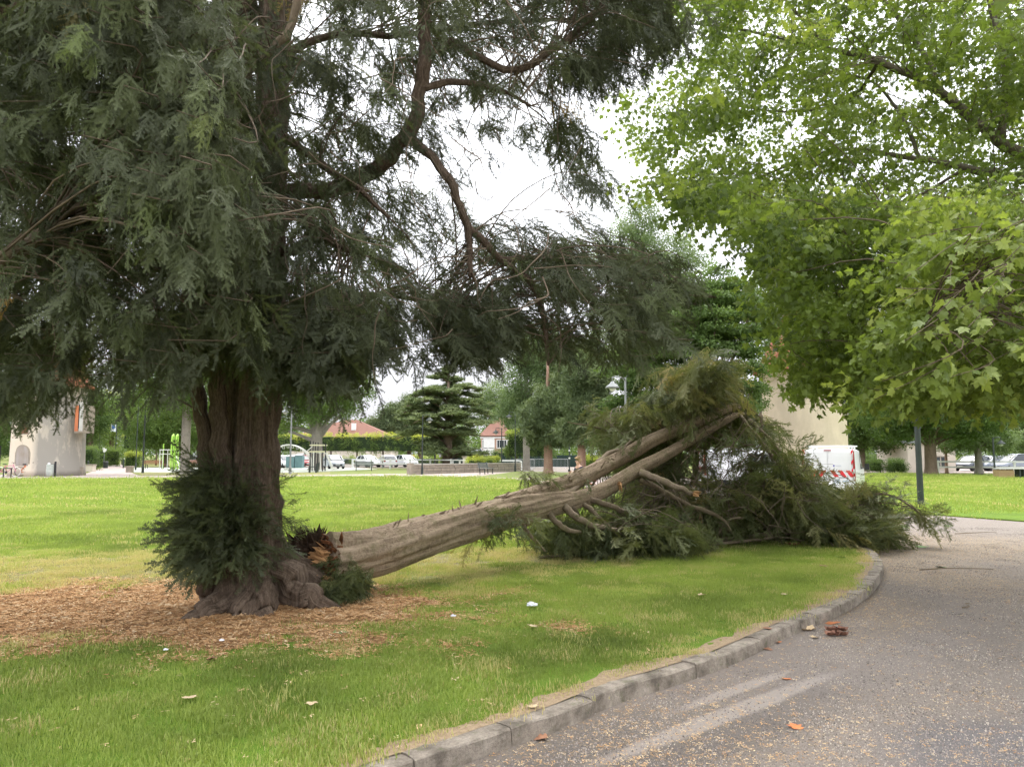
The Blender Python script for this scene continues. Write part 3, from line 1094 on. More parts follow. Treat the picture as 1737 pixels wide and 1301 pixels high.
# ================================================================== STANDING YEW
yew = thing('yew_tree', 'tall standing yew with dark drooping foliage and many-stemmed reddish trunk', 'tree', (TB.x, TB.y, LZ))
def trunk_rf(seed, flare, base):
    def rf(i, a, l):
        h = l - base
        fl = math.exp(-max(h, 0) / .22)
        lob = .5 + .5 * math.sin(3 * a + .7 + seed)
        lob2 = .5 + .5 * math.sin(7 * a + 1.2 * l + seed * 2 + 1.5 * noise.noise(Vector((l * .8, a, seed))))
        k = 1 + flare * fl * (.35 + .9 * lob)
        k *= .90 + .17 * lob2 ** 1.5
        k *= 1 + .035 * math.sin(19 * a + 2.5 * noise.noise(Vector((l * 1.6, a * 1.5, seed)))) + .02 * math.sin(31 * a + 4 * noise.noise(Vector((l * 2.2, a, 4.0))))
        k += .09 * noise.fractal(Vector((math.cos(a) * 3, math.sin(a) * 3, l * 1.1 + seed)), .7, 2.0, 4)
        return k
    return rf
mb = MB()
c = crm([(*A(u, v, d), r) for u, v, d, r in ((436, 1062, 7.75, .325), (434, 1000, 7.75, .30), (430, 920, 7.75, .28), (431, 830, 7.76, .24), (432, 740, 7.78, .205), (434, 640, 7.8, .185),
         (440, 510, 7.85, .175), (450, 380, 7.9, .15), (456, 220, 7.95, .14), (460, 60, 8.0, .125), (464, -160, 8.1, .11), (470, -420, 8.2, .09))], 12)
mb.tube(c[:, :3], list(c[:, 3]), 96, trunk_rf(1.0, .62, .10))
mb.build('trunk', M_BARK_YEW, yew, smooth=True, world=True)
YC = Crown(21)
YC.feed(c[40:])
for i, px in enumerate((
    ((366, 1020, 7.62, .13), (360, 930, 7.6, .10), (352, 830, 7.62, .085), (344, 740, 7.65, .075), (336, 650, 7.7, .068), (328, 540, 7.75, .062), (318, 400, 7.85, .055), (312, 200, 7.9, .05), (320, -60, 8.0, .045)),
    ((388, 1030, 7.5, .15), (380, 930, 7.5, .11), (375, 830, 7.52, .088), (373, 740, 7.56, .082), (370, 640, 7.6, .078), (374, 500, 7.7, .074), (386, 320, 7.8, .068), (398, 120, 7.9, .06), (405, -120, 8.0, .055)),
    ((404, 1000, 7.9, .16), (402, 760, 7.9, .12), (404, 560, 7.95, .12), (410, 340, 8.0, .115), (416, 80, 8.1, .105), (418, -200, 8.2, .09)),
    ((468, 1010, 7.8, .14), (462, 880, 7.8, .11), (456, 760, 7.82, .10), (462, 620, 7.9, .09), (472, 450, 8.0, .085), (478, 220, 8.1, .075), (484, -80, 8.2, .065)),
)):
    c = limb(yew, px, M_BARK_YEW, 'stem', 16, 8, i * 1.7, .10)
    YC.feed(c[16:])
for i, px in enumerate((((425, 955, 7.75, .10), (388, 1000, 7.5, .125), (352, 1034, 7.22, .085), (320, 1055, 7.04, .05), (298, 1067, 6.95, .016)),
           ((448, 945, 7.75, .10), (492, 988, 7.64, .13), (526, 1011, 7.56, .10), (556, 1027, 7.56, .06), (588, 1040, 7.6, .015)),
           ((440, 950, 7.7, .12), (449, 1020, 7.40, .115), (458, 1052, 7.2, .06), (470, 1074, 7.05, .012)),
           ((420, 950, 7.7, .12), (408, 1024, 7.38, .11), (398, 1056, 7.18, .055), (386, 1078, 7.05, .012)),
           ((430, 960, 7.7, .12), (428, 1030, 7.36, .10), (424, 1060, 7.16, .04), (420, 1070, 7.1, .01)),
           ((450, 935, 7.85, .12), (518, 975, 8.0, .13), (560, 1004, 8.05, .08), (592, 1022, 8.0, .02)))):
    limb(yew, px, M_BARK_YEW, 'root', 26, 10, i + 5.0, .20)

for i, (px, m) in enumerate((
    (((440, 330, 7.9, .11), (560, 320, 7.8, .10), (640, 285, 7.6, .095), (690, 225, 7.5, .09), (715, 150, 7.4, .085), (722, 60, 7.4, .08), (720, -80, 7.4, .075)), M_BARK_YEW),
    (((688, 228, 7.5, .06), (740, 275, 7.5, .055), (778, 340, 7.5, .05), (795, 400, 7.6, .045), (798, 470, 7.6, .03)), M_BRANCH),
    (((715, 150, 7.4, .05), (770, 140, 7.5, .04), (840, 150, 7.6, .03), (900, 180, 7.8, .015)), M_BARK_YEW),
    (((760, 70, 7.5, .05), (870, 120, 7.8, .045), (950, 75, 8.0, .04), (1040, 0, 8.3, .03)), M_BRANCH),
    (((790, 380, 7.6, .045), (850, 440, 7.8, .045), (900, 480, 8.0, .04), (925, 560, 8.1, .03), (930, 620, 8.1, .015)), M_BRANCH),
    (((850, 440, 7.8, .04), (940, 440, 8.2, .035), (1050, 460, 8.6, .03), (1140, 480, 8.9, .022), (1215, 505, 9.1, .010)), M_BRANCH),
    (((440, 220, 7.9, .06), (500, 245, 7.6, .05), (560, 290, 7.4, .045), (610, 322, 7.3, .035), (660, 370, 7.3, .02)), M_BRANCH),
    (((440, 430, 7.8, .06), (500, 425, 7.5, .05), (540, 405, 7.3, .04), (600, 430, 7.1, .02)), M_BARK_YEW),
    (((420, 420, 7.7, .08), (300, 300, 7.0, .075), (190, 305, 6.4, .07), (120, 355, 6.0, .065), (50, 410, 5.7, .06), (-80, 480, 5.4, .045)), M_BRANCH),
    (((505, -60, 6.6, .05), (495, 40, 6.6, .045), (450, 95, 6.6, .04), (390, 150, 6.6, .03), (372, 162, 6.6, .02)), M_BRANCH),
    (((410, 600, 7.6, .05), (300, 470, 7.0, .045), (160, 440, 6.5, .035), (20, 470, 6.2, .025), (-60, 500, 6.0, .015)), M_BRANCH),
    (((400, 100, 7.8, .06), (280, 20, 7.0, .05), (150, -20, 6.2, .04), (0, 20, 5.8, .03)), M_BRANCH),
    (((410, 360, 8.0, .06), (260, 300, 8.6, .05), (120, 300, 9.2, .04), (0, 340, 9.6, .03)), M_BRANCH),
    (((440, 120, 8.0, .06), (560, 60, 8.6, .05), (680, 60, 9.2, .045), (840, 40, 9.8, .035), (1000, 30, 10.2, .02)), M_BRANCH),
    (((430, 560, 7.8, .05), (520, 520, 8.4, .045), (640, 500, 9.0, .035), (760, 520, 9.4, .02)), M_BRANCH),
    (((200, -30, 6.3, .035), (218, 30, 6.2, .03), (190, 62, 6.1, .02), (178, 70, 6.1, .012)), M_BRANCH),
)):
    c = limb(yew, [(u, v, d, r_ * .82) for u, v, d, r_ in px], M_BARK_YEW if i not in (8, 9) else M_BRANCH, 'limb', 10, 6, i * 2.1, .09)
    YC.feed(c[3:])
tx, ty = TB.x, TB.y
GAPS = [(835, 335, 62, 52, .93), (915, 300, 55, 50, .88), (905, 235, 45, 42, .75), (1010, 200, 50, 60, .9), (955, 45, 40, 45, .75), (700, 285, 26, 60, .7), (735, 265, 60, 40, .6), (655, 60, 45, 55, .45),
        (530, 35, 40, 60, .55), (520, 165, 35, 55, .6), (580, 110, 30, 40, .4), (500, 270, 25, 25, .3), (1070, 330, 50, 70, .95), (1040, 260, 45, 55, .95), (880, 360, 90, 50, .6), (620, 300, 40, 30, .35),
        (185, 172, 28, 18, .6), (150, 145, 20, 22, .6), (75, 250, 40, 16, .5), (60, 330, 45, 22, .5), (10, 380, 25, 30, .5), (60, 490, 26, 36, .5), (115, 560, 40, 22, .5), (250, 420, 30, 26, .45), (270, 440, 18, 30, .4),
        (640, 640, 45, 45, .9), (720, 600, 22, 36, .7), (690, 560, 18, 40, .5), (870, 620, 28, 60, .85), (985, 650, 22, 40, .4), (130, 640, 60, 30, .35), (230, 670, 40, 24, .5), (560, 470, 18, 16, .25), (1000, 360, 30, 40, .6), (590, 680, 60, 60, .6),
        (760, 690, 90, 50, .95), (830, 200, 30, 24, .4), (760, 215, 30, 22, .4), (955, 400, 30, 26, .4)]
ry = random.Random(77)
_yu = [-200, 0, 60, 130, 200, 260, 330, 400, 470, 520, 560, 600, 640, 690, 740, 790, 830, 865, 890, 920, 960, 1000, 1040, 1090, 1130, 1150, 1200, 1260]
_yv = [745, 740, 735, 725, 705, 720, 660, 640, 655, 690, 675, 635, 665, 585, 640, 645, 640, 590, 600, 690, 695, 640, 665, 660, 630, 570, 535, 520]
def ylim(u):
    return float(np.interp(u, _yu, _yv))
# (polygon, near, far, clumps, sprays, size, hang, tone)
for poly, d0, d1, n, ns, size, hang, tone, spread in (
    ([(-170, -130), (300, -130), (430, 60), (430, 520), (330, 610), (200, 610), (120, 665), (60, 685), (-170, 690)], 5.2, 9.6, 980, 17, .84, .85, .34, .16),
    ([(60, -130), (330, -130), (345, 60), (420, 240), (430, 380), (340, 420), (260, 380), (200, 250), (100, 120)], 4.7, 6.3, 150, 15, .58, .7, .46, .16),
    ([(330, -100), (700, -100), (640, 250), (620, 450), (680, 540), (640, 590), (560, 610), (470, 600), (330, 600)], 6.3, 9.6, 330, 16, .85, .95, .30, .14),
    ([(330, 520), (560, 520), (600, 610), (470, 630), (330, 610)], 6.6, 7.4, 80, 14, .9, 1.1, .32, .12),
    ([(690, -100), (1130, -100), (1100, 100), (960, 180), (1010, 330), (1060, 420), (1000, 470), (870, 500), (840, 560), (760, 600), (700, 520), (640, 450), (640, 250)], 7.2, 10.2, 590, 14, .58, 1.3, .28, .12),
    ([(870, 425), (1000, 400), (1110, 435), (1200, 470), (1215, 500), (1130, 560), (1110, 610), (1030, 600), (960, 640), (900, 600), (880, 540)], 7.6, 9.8, 78, 15, .68, 1.4, .30, .12),
    ([(880, -80), (1140, -80), (1120, 60), (1040, 130), (960, 100)], 7.8, 9.6, 42, 15, .95, .9, .20, .10),
    ([(930, 130), (985, 170), (1015, 300), (1040, 360), (980, 330), (945, 240)], 7.8, 9.0, 26, 13, .9, 1.0, .22, .10),
    ([(640, 500), (860, 500), (860, 590), (760, 620), (700, 560)], 7.6, 9.2, 80, 13, .75, 1.3, .22, .10),
    ([(560, 520), (680, 540), (690, 600), (600, 640)], 6.9, 8.4, 60, 14, .75, 1.2, .25, .10),
):
    for u, v in poly_sample(poly, n, ry):
        if ry.random() > gap_keep(u, v + 25, GAPS): continue
        d = ry.uniform(d0, d1)
        p = A(u, v, d)
        o = Vector((p.x - tx, p.y - ty, 0))
        o = (o.normalized() if o.length > .3 else Vector((ry.uniform(-1, 1), -1, 0))) + Vector((ry.gauss(0, .5), ry.gauss(0, .5), -.15))
        tn = tone + ry.gauss(0, spread)
        if ry.random() < .008: tn, ns = .93, 8
        if v + .40 * F / d * size > ylim(u) + ry.gauss(0, 16): continue
        YC.clump(p, o, ns, size if tn < .9 else .55, hang, tn, .6, True, GAPS)
# the part of the crown above and beside the picture, which shades the ground
for i in range(110):
    a, q = ry.uniform(0, 6.28), 4.6 * math.sqrt(ry.random())
    p = Vector((tx + q * math.cos(a) - .4, ty + q * math.sin(a), ry.uniform(6.4, 11.0) - q * .35))
    if PROJ(p)[1] > -90 and abs(PROJ(p)[0] - 860) < 880 and p.y > 1: continue
    YC.clump(p, Vector((math.cos(a), math.sin(a), -.1)), 9, 1.9, .7, .35, 1.0, False)
# fine bare twigs, some hanging free
for i in range(150):
    u, v = ry.uniform(-20, 1000), ry.uniform(0, 560)
    p = A(u, v, ry.uniform(5.2, 8.5))
    pts = [tuple(p)]
    dr = Vector((ry.gauss(0, .6), ry.gauss(0, .4), -ry.uniform(.2, 1)))
    for q in range(5):
        dr = (dr + Vector((ry.gauss(0, .35), ry.gauss(0, .35), ry.gauss(-.05, .3)))).normalized()
        p = p + dr * ry.uniform(.08, .2)
        pts.append(tuple(p))
    cv = crm(pts, 3)
    YC.tw.tube(cv, [.0055 * (1 - .7 * j / len(cv)) for j in range(len(cv))], 5, cap=False)
print('yew sprays', YC.build('crown', yew))

# shoots sprouting from the lower trunk
bp, bd, bs_, bt = [], [], [], []
rb = random.Random(5)
for i in range(1150):
    v = rb.triangular(772, 985, 880)
    f = (v - 790) / 200
    a = rb.uniform(math.pi * .92, math.pi * 2.08) if rb.random() < .6 else rb.gauss(math.pi * 1.5, .55)      # camera side, left and right
    w = .31 + .05 * math.sin(f * 3.1)
    p0 = A(412 + 10 * f, v, 7.72)
    p = p0 + Vector((math.cos(a) * w * rb.uniform(.8, 1.25), math.sin(a) * w * rb.uniform(1.0, 1.3), 0))
    o = Vector((math.cos(a), math.sin(a) * .8, rb.uniform(-.7, .55) - f * .35))
    if math.cos(a) > .6 and rb.random() < .45: continue
    bp.append(tuple(p)); bd.append(tuple((o + Vector((rb.gauss(0, .25), rb.gauss(0, .25), rb.gauss(0, .2)))).normalized()))
    lf = .74 if math.cos(a) < -.3 else .66 if math.cos(a) < .4 else .40
    clz = .62 + .75 * max(0, noise.noise(Vector((math.cos(a) * 1.9, math.sin(a) * 1.9, f * 4.2))) + .35)
    bs_.append(rb.uniform(.45, 1.1) * clz * lf * (.75 + .5 * math.sin(max(0, min(1, f + .15)) * 3.1)))
    bt.append(min(.84, max(0, rb.gauss(.42, .13))))
scatter('basal_shoots', SPRAYS, bp, dir_rot(bd, RNG.uniform(0, 6.3, len(bp))), bs_, bt, yew)

# ================================================================== FALLEN YEW
FB = P(565, 8.35, LZ)
fal = thing('fallen_yew', 'fallen yew stem snapped at its foot, grey trunk sloping up to a collapsed crown', 'fallen tree', (FB.x, FB.y, LZ))
FC = Crown(45)
FC.mess = .35
def fall_rf(seed):
    def rf(i, a, l):
        s1 = math.sin(4 * a + 1.1 * l + seed + 1.6 * noise.noise(Vector((l * .7, a * .8, seed))))
        k = 1 + .075 * s1 + .10 * noise.fractal(Vector((math.cos(a) * 2.4, math.sin(a) * 2.4, l * .9 + seed)), .8, 2.0, 5)
        k += .035 * math.sin(13 * a + 2.3 * l + 3 * noise.noise(Vector((l * 1.3, seed, a))))
        if l < .5: k *= 1 + .22 * (1 - l / .5) ** 1.5 * (.6 + .4 * math.sin(3 * a + 1))
        return k
    return rf
mb = MB()
c = crm([(*A(u, v, d), r) for u, v, d, r in ((553, 950, 8.2, .225), (580, 948, 8.35, .235), (640, 935, 8.7, .242), (700, 917, 9.15, .238), (760, 898, 9.65, .228), (830, 877, 10.3, .22), (900, 861, 10.9, .19), (945, 851, 11.25, .14), (985, 842, 11.6, .07), (1010, 835, 11.8, .02))], 14)
mb.tube(c[:, :3], list(c[:, 3]), 60, fall_rf(2.0))
mb.build('trunk', M_BARK_FALL, fal, smooth=True, world=True)
FC.feed(c[56:])
for i, px in enumerate((
    ((880, 871, 10.75, .16), (960, 852, 11.4, .145), (1020, 833, 11.9, .125), (1075, 800, 12.4, .11), (1130, 771, 12.9, .095), (1185, 738, 13.4, .08), (1240, 708, 13.9, .06), (1262, 702, 14.1, .02)),
    ((850, 862, 10.6, .15), (920, 836, 11.3, .14), (985, 811, 11.9, .13), (1050, 778, 12.5, .118), (1110, 745, 13.0, .105), (1175, 718, 13.5, .092), (1238, 692, 14.1, .068), (1262, 690, 14.4, .02)),
)):
    mb = MB()
    c = crm([(*A(u, v, d), r) for u, v, d, r in px], 12)
    mb.tube(c[:, :3], list(c[:, 3]), 32, fall_rf(4.0 + i))
    mb.build('stem', M_BARK_FALL, fal, smooth=True, world=True)
    FC.feed(c[30:])
for i, px in enumerate((
    ((882, 882, 10.7, .05), (892, 898, 10.6, .045), (908, 916, 10.5, .03), (925, 935, 10.5, .015)),
    ((930, 868, 11.0, .06), (945, 888, 10.9, .055), (962, 898, 10.9, .05), (985, 903, 11.0, .03)),
    ((955, 858, 11.2, .075), (975, 875, 11.1, .07), (1000, 890, 11.1, .065), (1032, 897, 11.2, .05), (1050, 900, 11.3, .03)),
    ((985, 850, 11.5, .06), (1005, 866, 11.4, .05), (1025, 885, 11.4, .045), (1040, 898, 11.4, .03)),
    ((995, 845, 11.6, .07), (1030, 855, 11.6, .06), (1060, 868, 11.7, .055), (1090, 876, 11.9, .04)),
    ((970, 858, 11.3, .05), (980, 872, 11.5, .045), (990, 882, 11.7, .03)),
    ((1085, 802, 12.3, .075), (1120, 814, 12.1, .07), (1150, 827, 12.0, .06), (1174, 838, 11.9, .05)),
    ((1085, 812, 12.3, .06), (1130, 835, 12.3, .05), (1165, 855, 12.4, .045), (1200, 868, 12.5, .04), (1225, 880, 12.6, .03), (1240, 900, 12.6, .02)),
    ((1110, 889, 13.2, .05), (1160, 893, 13.2, .05), (1210, 898, 13.3, .045), (1260, 902, 13.4, .03)),
    ((1180, 918, 12.9, .03), (1230, 914, 13.0, .042), (1300, 906, 13.2, .042), (1360, 902, 13.4, .04), (1420, 899, 13.6, .03)),
    ((1190, 925, 12.7, .02), (1250, 919, 12.8, .03), (1310, 912, 13.0, .025)),
    ((1215, 916, 12.9, .025), (1225, 895, 12.8, .03), (1240, 880, 12.8, .03), (1262, 878, 12.8, .015)),
    ((1270, 712, 14.2, .05), (1310, 752, 13.9, .045), (1350, 800, 13.7, .04), (1400, 850, 13.5, .03), (1420, 880, 13.4, .02)),
    ((1255, 705, 14.0, .045), (1300, 760, 13.6, .04), (1345, 820, 13.2, .03), (1390, 880, 13.0, .02)),
    ((1175, 700, 13.6, .05), (1185, 682, 13.5, .05), (1200, 660, 13.4, .03), (1215, 650, 13.3, .01)),
    ((1165, 710, 13.6, .045), (1180, 690, 13.6, .03), (1170, 660, 13.7, .015)),
    ((1060, 735, 13.3, .018), (1030, 730, 13.2, .02), (995, 722, 13.0, .015), (963, 716, 12.9, .008)),
    ((1010, 790, 12.2, .05), (1030, 772, 12.4, .06), (1055, 762, 12.6, .045), (1078, 740, 12.8, .02)),
    ((1380, 870, 13.3, .03), (1440, 845, 13.4, .03), (1500, 838, 13.5, .022), (1545, 858, 13.5, .016), (1570, 880, 13.5, .008)),
    ((1400, 900, 13.4, .03), (1425, 870, 13.2, .025), (1440, 850, 13.1, .015)),
    ((915, 945, 11.2, .025), (980, 942, 11.5, .03), (1050, 940, 11.7, .03), (1110, 935, 11.9, .02)),
    ((1300, 900, 13.6, .03), (1350, 880, 13.8, .03), (1400, 870, 14.0, .02)),
    ((940, 850, 11.3, .05), (968, 832, 11.5, .06), (1005, 806, 12.2, .045), (1030, 790, 12.5, .035)),
    ((1290, 700, 14.3, .03), (1295, 760, 14.0, .015), (1285, 800, 13.8, .006)),
)):
    c = limb(fal, [(u, v, d, r_ * (.68 if i < 6 else .8)) for u, v, d, r_ in px], M_BRANCH, 'branch', 10, 6, i * 1.3, .09)
    FC.feed(c)
rf_ = random.Random(9)
def segd(u, v, a, b):
    ax, ay = a; bx, by = b
    f = max(0, min(1, ((u - ax) * (bx - ax) + (v - ay) * (by - ay)) / ((bx - ax) ** 2 + (by - ay) ** 2)))
    return math.hypot(u - ax - f * (bx - ax), v - ay - f * (by - ay))
FGAP = [(1222, 790, 26, 42, .9), (1200, 835, 40, 16, .85), (1265, 775, 40, 20, .75), (1290, 765, 40, 16, .7), (1180, 805, 28, 30, .7), (1300, 810, 30, 30, .4), (1000, 770, 22, 26, .9), (985, 745, 20, 30, .8),
        (940, 815, 36, 14, .9), (1420, 795, 40, 30, .85), (1075, 862, 30, 14, .6), (1480, 800, 60, 34, .9), (1520, 880, 30, 16, .85)]
for poly, d0, d1, n, ns, size, hang, tone, spread in (
    ([(1130, 640), (1200, 605), (1270, 630), (1305, 670), (1310, 730), (1240, 710), (1150, 715), (1110, 720), (1120, 670)], 13.0, 15.4, 100, 15, .9, .6, .60, .20),
    ([(1090, 680), (1160, 640), (1240, 620), (1290, 665), (1280, 700), (1200, 680), (1120, 705)], 12.9, 14.4, 50, 14, .9, .6, .66, .16),
    ([(1010, 700), (1080, 692), (1130, 700), (1120, 750), (1060, 755), (1015, 735)], 12.8, 14.6, 58, 14, .9, .6, .58, .18),
    ([(1040, 770), (1180, 760), (1240, 740), (1200, 840), (1120, 850), (1060, 840), (1020, 830)], 12.8, 14.6, 84, 14, .95, 1.0, .48, .16),
    ([(1180, 730), (1310, 700), (1350, 760), (1400, 830), (1420, 880), (1300, 870), (1210, 850), (1180, 800)], 13.0, 15.6, 210, 15, .9, 1.1, .48, .18),
    ([(1200, 850), (1400, 850), (1420, 900), (1250, 900), (1130, 905), (1100, 880)], 13.0, 15.2, 110, 15, .95, .7, .50, .15),
    ([(1340, 850), (1420, 860), (1440, 900), (1350, 905)], 12.9, 14.6, 44, 14, .9, .8, .50, .15),
    ([(890, 880), (1080, 880), (1180, 890), (1180, 915), (1060, 925), (950, 925)], 11.2, 13.4, 84, 13, .9, .5, .44, .16),
    ([(1010, 880), (1100, 870), (1160, 890), (1160, 925), (1060, 930)], 11.4, 12.4, 30, 14, .85, .6, .36, .10),
    ([(1395, 865), (1440, 852), (1500, 862), (1515, 900), (1480, 915), (1400, 905)], 12.8, 14.2, 60, 16, .95, .9, .50, .14),
    ([(1450, 815), (1500, 815), (1505, 850), (1470, 850)], 13.2, 13.9, 14, 12, .8, .9, .52, .14),
    ([(1500, 828), (1545, 820), (1550, 850), (1570, 870), (1540, 862)], 13.3, 13.7, 12, 10, .75, 1.4, .50, .10),
    ([(1550, 868), (1580, 872), (1590, 885), (1565, 884)], 13.3, 13.7, 6, 10, .7, 1.4, .45, .10),
    ([(885, 800), (930, 800), (960, 830), (900, 835)], 10.9, 11.6, 10, 9, .7, .5, .5, .15),
    ([(960, 790), (1010, 800), (1000, 825), (960, 815)], 11.6, 12.2, 9, 11, .7, .9, .45, .12),
    ([(790, 875), (870, 860), (900, 880), (860, 900), (800, 905)], 9.9, 10.5, 11, 9, .8, 1.5, .35, .12),
    ([(560, 955), (600, 950), (635, 985), (600, 1005), (562, 1000)], 7.75, 8.1, 22, 12, .46, .3, .30, .10),
):
    for u, v in poly_sample(poly, n, rf_):
        if rf_.random() > gap_keep(u, v, FGAP): continue
        if d1 < 16 and min(segd(u, v + 12, (960, 820), (1238, 692)), segd(u, v + 12, (985, 845), (1245, 706))) < 30 and rf_.random() < .93 and v < 850:
            far_only = True
        else:
            far_only = False
        if u > 1225 and v < 640 + (u - 1225) * 1.10 and u < 1420: continue
        d = rf_.uniform(d0, d1)
        if far_only:
            if d1 < 14: continue
            d = rf_.uniform(max(d0, 14.5), max(d1, 15.2))
        p = A(u, v, d)
        p.z = max(p.z, LZ + .10)
        o = Vector((rf_.gauss(.25, 1), rf_.gauss(-.3, 1), rf_.gauss(-.1, .35)))
        tn = tone + rf_.gauss(0, spread)
        if rf_.random() < .03: tn = .92
        FC.clump(p, o, ns, size, hang, tn, .55, d > 9, FGAP, .012)
# nothing hangs below the lawn
for i, (p, sz) in enumerate(zip(FC.p, FC.s)):
    if p[2] < LZ + .42 * sz:
        FC.p[i] = (p[0], p[1], max(p[2], LZ + .05 + .1 * sz))
        FC.ix[i] = 3 * (i % 4)
        e_ = FC.e[i]
        FC.e[i] = (e_[0] + .75, e_[1] + rf_.gauss(0, .5), e_[2])
for i in range(340):
    u, v = rf_.uniform(900, 1420), rf_.uniform(730, 930)
    if v < 1500 - .62 * u and u < 1150: continue
    if u > 1230 and v < 690 + (u - 1230) * 1.2: continue
    p = A(u, v, rf_.uniform(12.2, 13.6)); p.z = max(p.z, LZ + .1)
    pts = [tuple(p)]
    dr = Vector((rf_.gauss(0, .8), rf_.gauss(0, .5), rf_.gauss(-.2, .6)))
    for q in range(4):
        dr = (dr + Vector((rf_.gauss(0, .4), rf_.gauss(0, .4), rf_.gauss(0, .4)))).normalized()
        p = p + dr * rf_.uniform(.1, .28); p.z = max(p.z, LZ + .03)
        pts.append(tuple(p))
    cv = crm(pts, 3)
    FC.tw.tube(cv, [.008 * (1 - .7 * j / len(cv)) for j in range(len(cv))], 5, cap=False)
print('fallen sprays', FC.build('crown', fal, YEWF_CLUMPS))

# the break: rotten heart, splinters, torn bark
M_ROT = pm('rotten_wood', (0.24, 0.10, 0.045), (0.05, 0.022, 0.012), 14, 0.95, 1.0, 0.1, bscale=40, bdist=.02)
M_SPLIT = pm('fresh_split_wood', (0.52, 0.30, 0.14), (0.30, 0.16, 0.07), 10, 0.8, .6, 0.2, stretch=(1, 1, .25))
M_DEADBARK = pm('dead_bark', (0.075, 0.048, 0.032), (0.022, 0.015, 0.011), 18, 0.95, .8, 0.1)
rs = random.Random(3)
def shards(cen, axis, n, lmin, lmax, wmin, wmax, spread, jit, mat, name):
    mb = MB()
    axis = Vector(axis).normalized()
    for i in range(n):
        a = rs.uniform(0, 6.28)
        s1 = axis.orthogonal().normalized(); s2 = axis.cross(s1)
        q = math.sqrt(rs.random())
        p = Vector(cen) + (s1 * math.cos(a) * spread[0] + s2 * math.sin(a) * spread[1]) * q
        d = (axis + Vector((rs.gauss(0, jit), rs.gauss(0, jit), rs.gauss(0, jit)))).normalized()
        w = rs.uniform(wmin, wmax)
        l = rs.uniform(lmin, lmax)
        sd = d.orthogonal().normalized()
        sd = (Matrix.Rotation(rs.uniform(0, 6.28), 3, d) @ sd)
        th = d.cross(sd) * w * .35
        sd = sd * w
        t1, t2 = p + d * l * .6, p + d * l
        mb.add([p - sd - th, p + sd - th, p + sd + th, p - sd + th, t1 - sd * .8 - th, t1 + sd * .7 - th, t1 + sd * .7 + th, t1 - sd * .8 + th, t2 + sd * rs.uniform(-.5, .5)],
               [(3, 2, 1, 0), (0, 1, 5, 4), (1, 2, 6, 5), (2, 3, 7, 6), (3, 0, 4, 7), (4, 5, 8), (5, 6, 8), (6, 7, 8), (7, 4, 8)])
    return mb.build(name, mat, fal, world=True)
e0 = A(553, 950, 8.2)
axb = (A(553, 950, 8.2) - A(600, 946, 8.5)).normalized()
shards(e0 + axb * -.08, axb, 230, .08, .24, .007, .024, (.21, .21), .4, M_ROT, 'rotten_heartwood')
shards(A(549, 942, 8.12), axb + Vector((0, 0, .3)), 40, .08, .20, .010, .028, (.07, .10), .35, M_SPLIT, 'split_wood')
shards(A(546, 975, 8.05), Vector((-.2, -.12, -1)), 80, .18, .40, .008, .026, (.17, .11), .18, M_SPLIT, 'split_wood')
shards(A(522, 935, 8.25), Vector((-.25, 0, 1)), 120, .10, .32, .014, .045, (.23, .14), .6, M_DEADBARK, 'torn_bark')
shards(A(512, 965, 8.2), Vector((-.4, -.2, .6)), 90, .10, .28, .016, .05, (.20, .14), .7, M_DEADBARK, 'torn_bark')
for (u, v, d), ax in (((1052, 818, 12.0), (-.2, -.5, -.6)), ((1188, 885, 12.9), (.1, -.3, 1)), ((1176, 838, 11.9), (1, -.2, -.3))):
    shards(A(u, v, d), Vector(ax), 7, .06, .17, .010, .025, (.03, .03), .3, M_SPLIT, 'split_wood')
# loose strips of bark along the top of the stem
mb_c = crm([A(u, v, d) for u, v, d in ((640, 905, 8.7), (720, 880, 9.3), (800, 860, 10.0), (880, 836, 10.7), (960, 812, 11.5), (1050, 768, 12.5))], 12)
mb = MB()
for i in range(130):
    q = mb_c[rs.randrange(len(mb_c))]
    p = Vector(q) + Vector((rs.gauss(0, .05), rs.gauss(-.06, .06), rs.gauss(-.03, .035)))
    d = Vector((1, .7, .3)).normalized() + Vector((rs.gauss(0, .5), rs.gauss(0, .5), rs.gauss(.1, .35)))
    d.normalize()
    l, w = rs.uniform(.04, .16), rs.uniform(.006, .018)
    sd = d.orthogonal().normalized() * w
    mb.add([p - sd, p + sd, p + d * l * .6 + sd * .8 + Vector((0, 0, .01)), p + d * l + Vector((0, 0, rs.uniform(0, .03))), p + d * l * .6 - sd * .8], [(0, 1, 2, 3, 4)])
o = mb.build('bark_flakes', M_BARK_FALL, fal, world=True); o['kind'] = 'stuff'

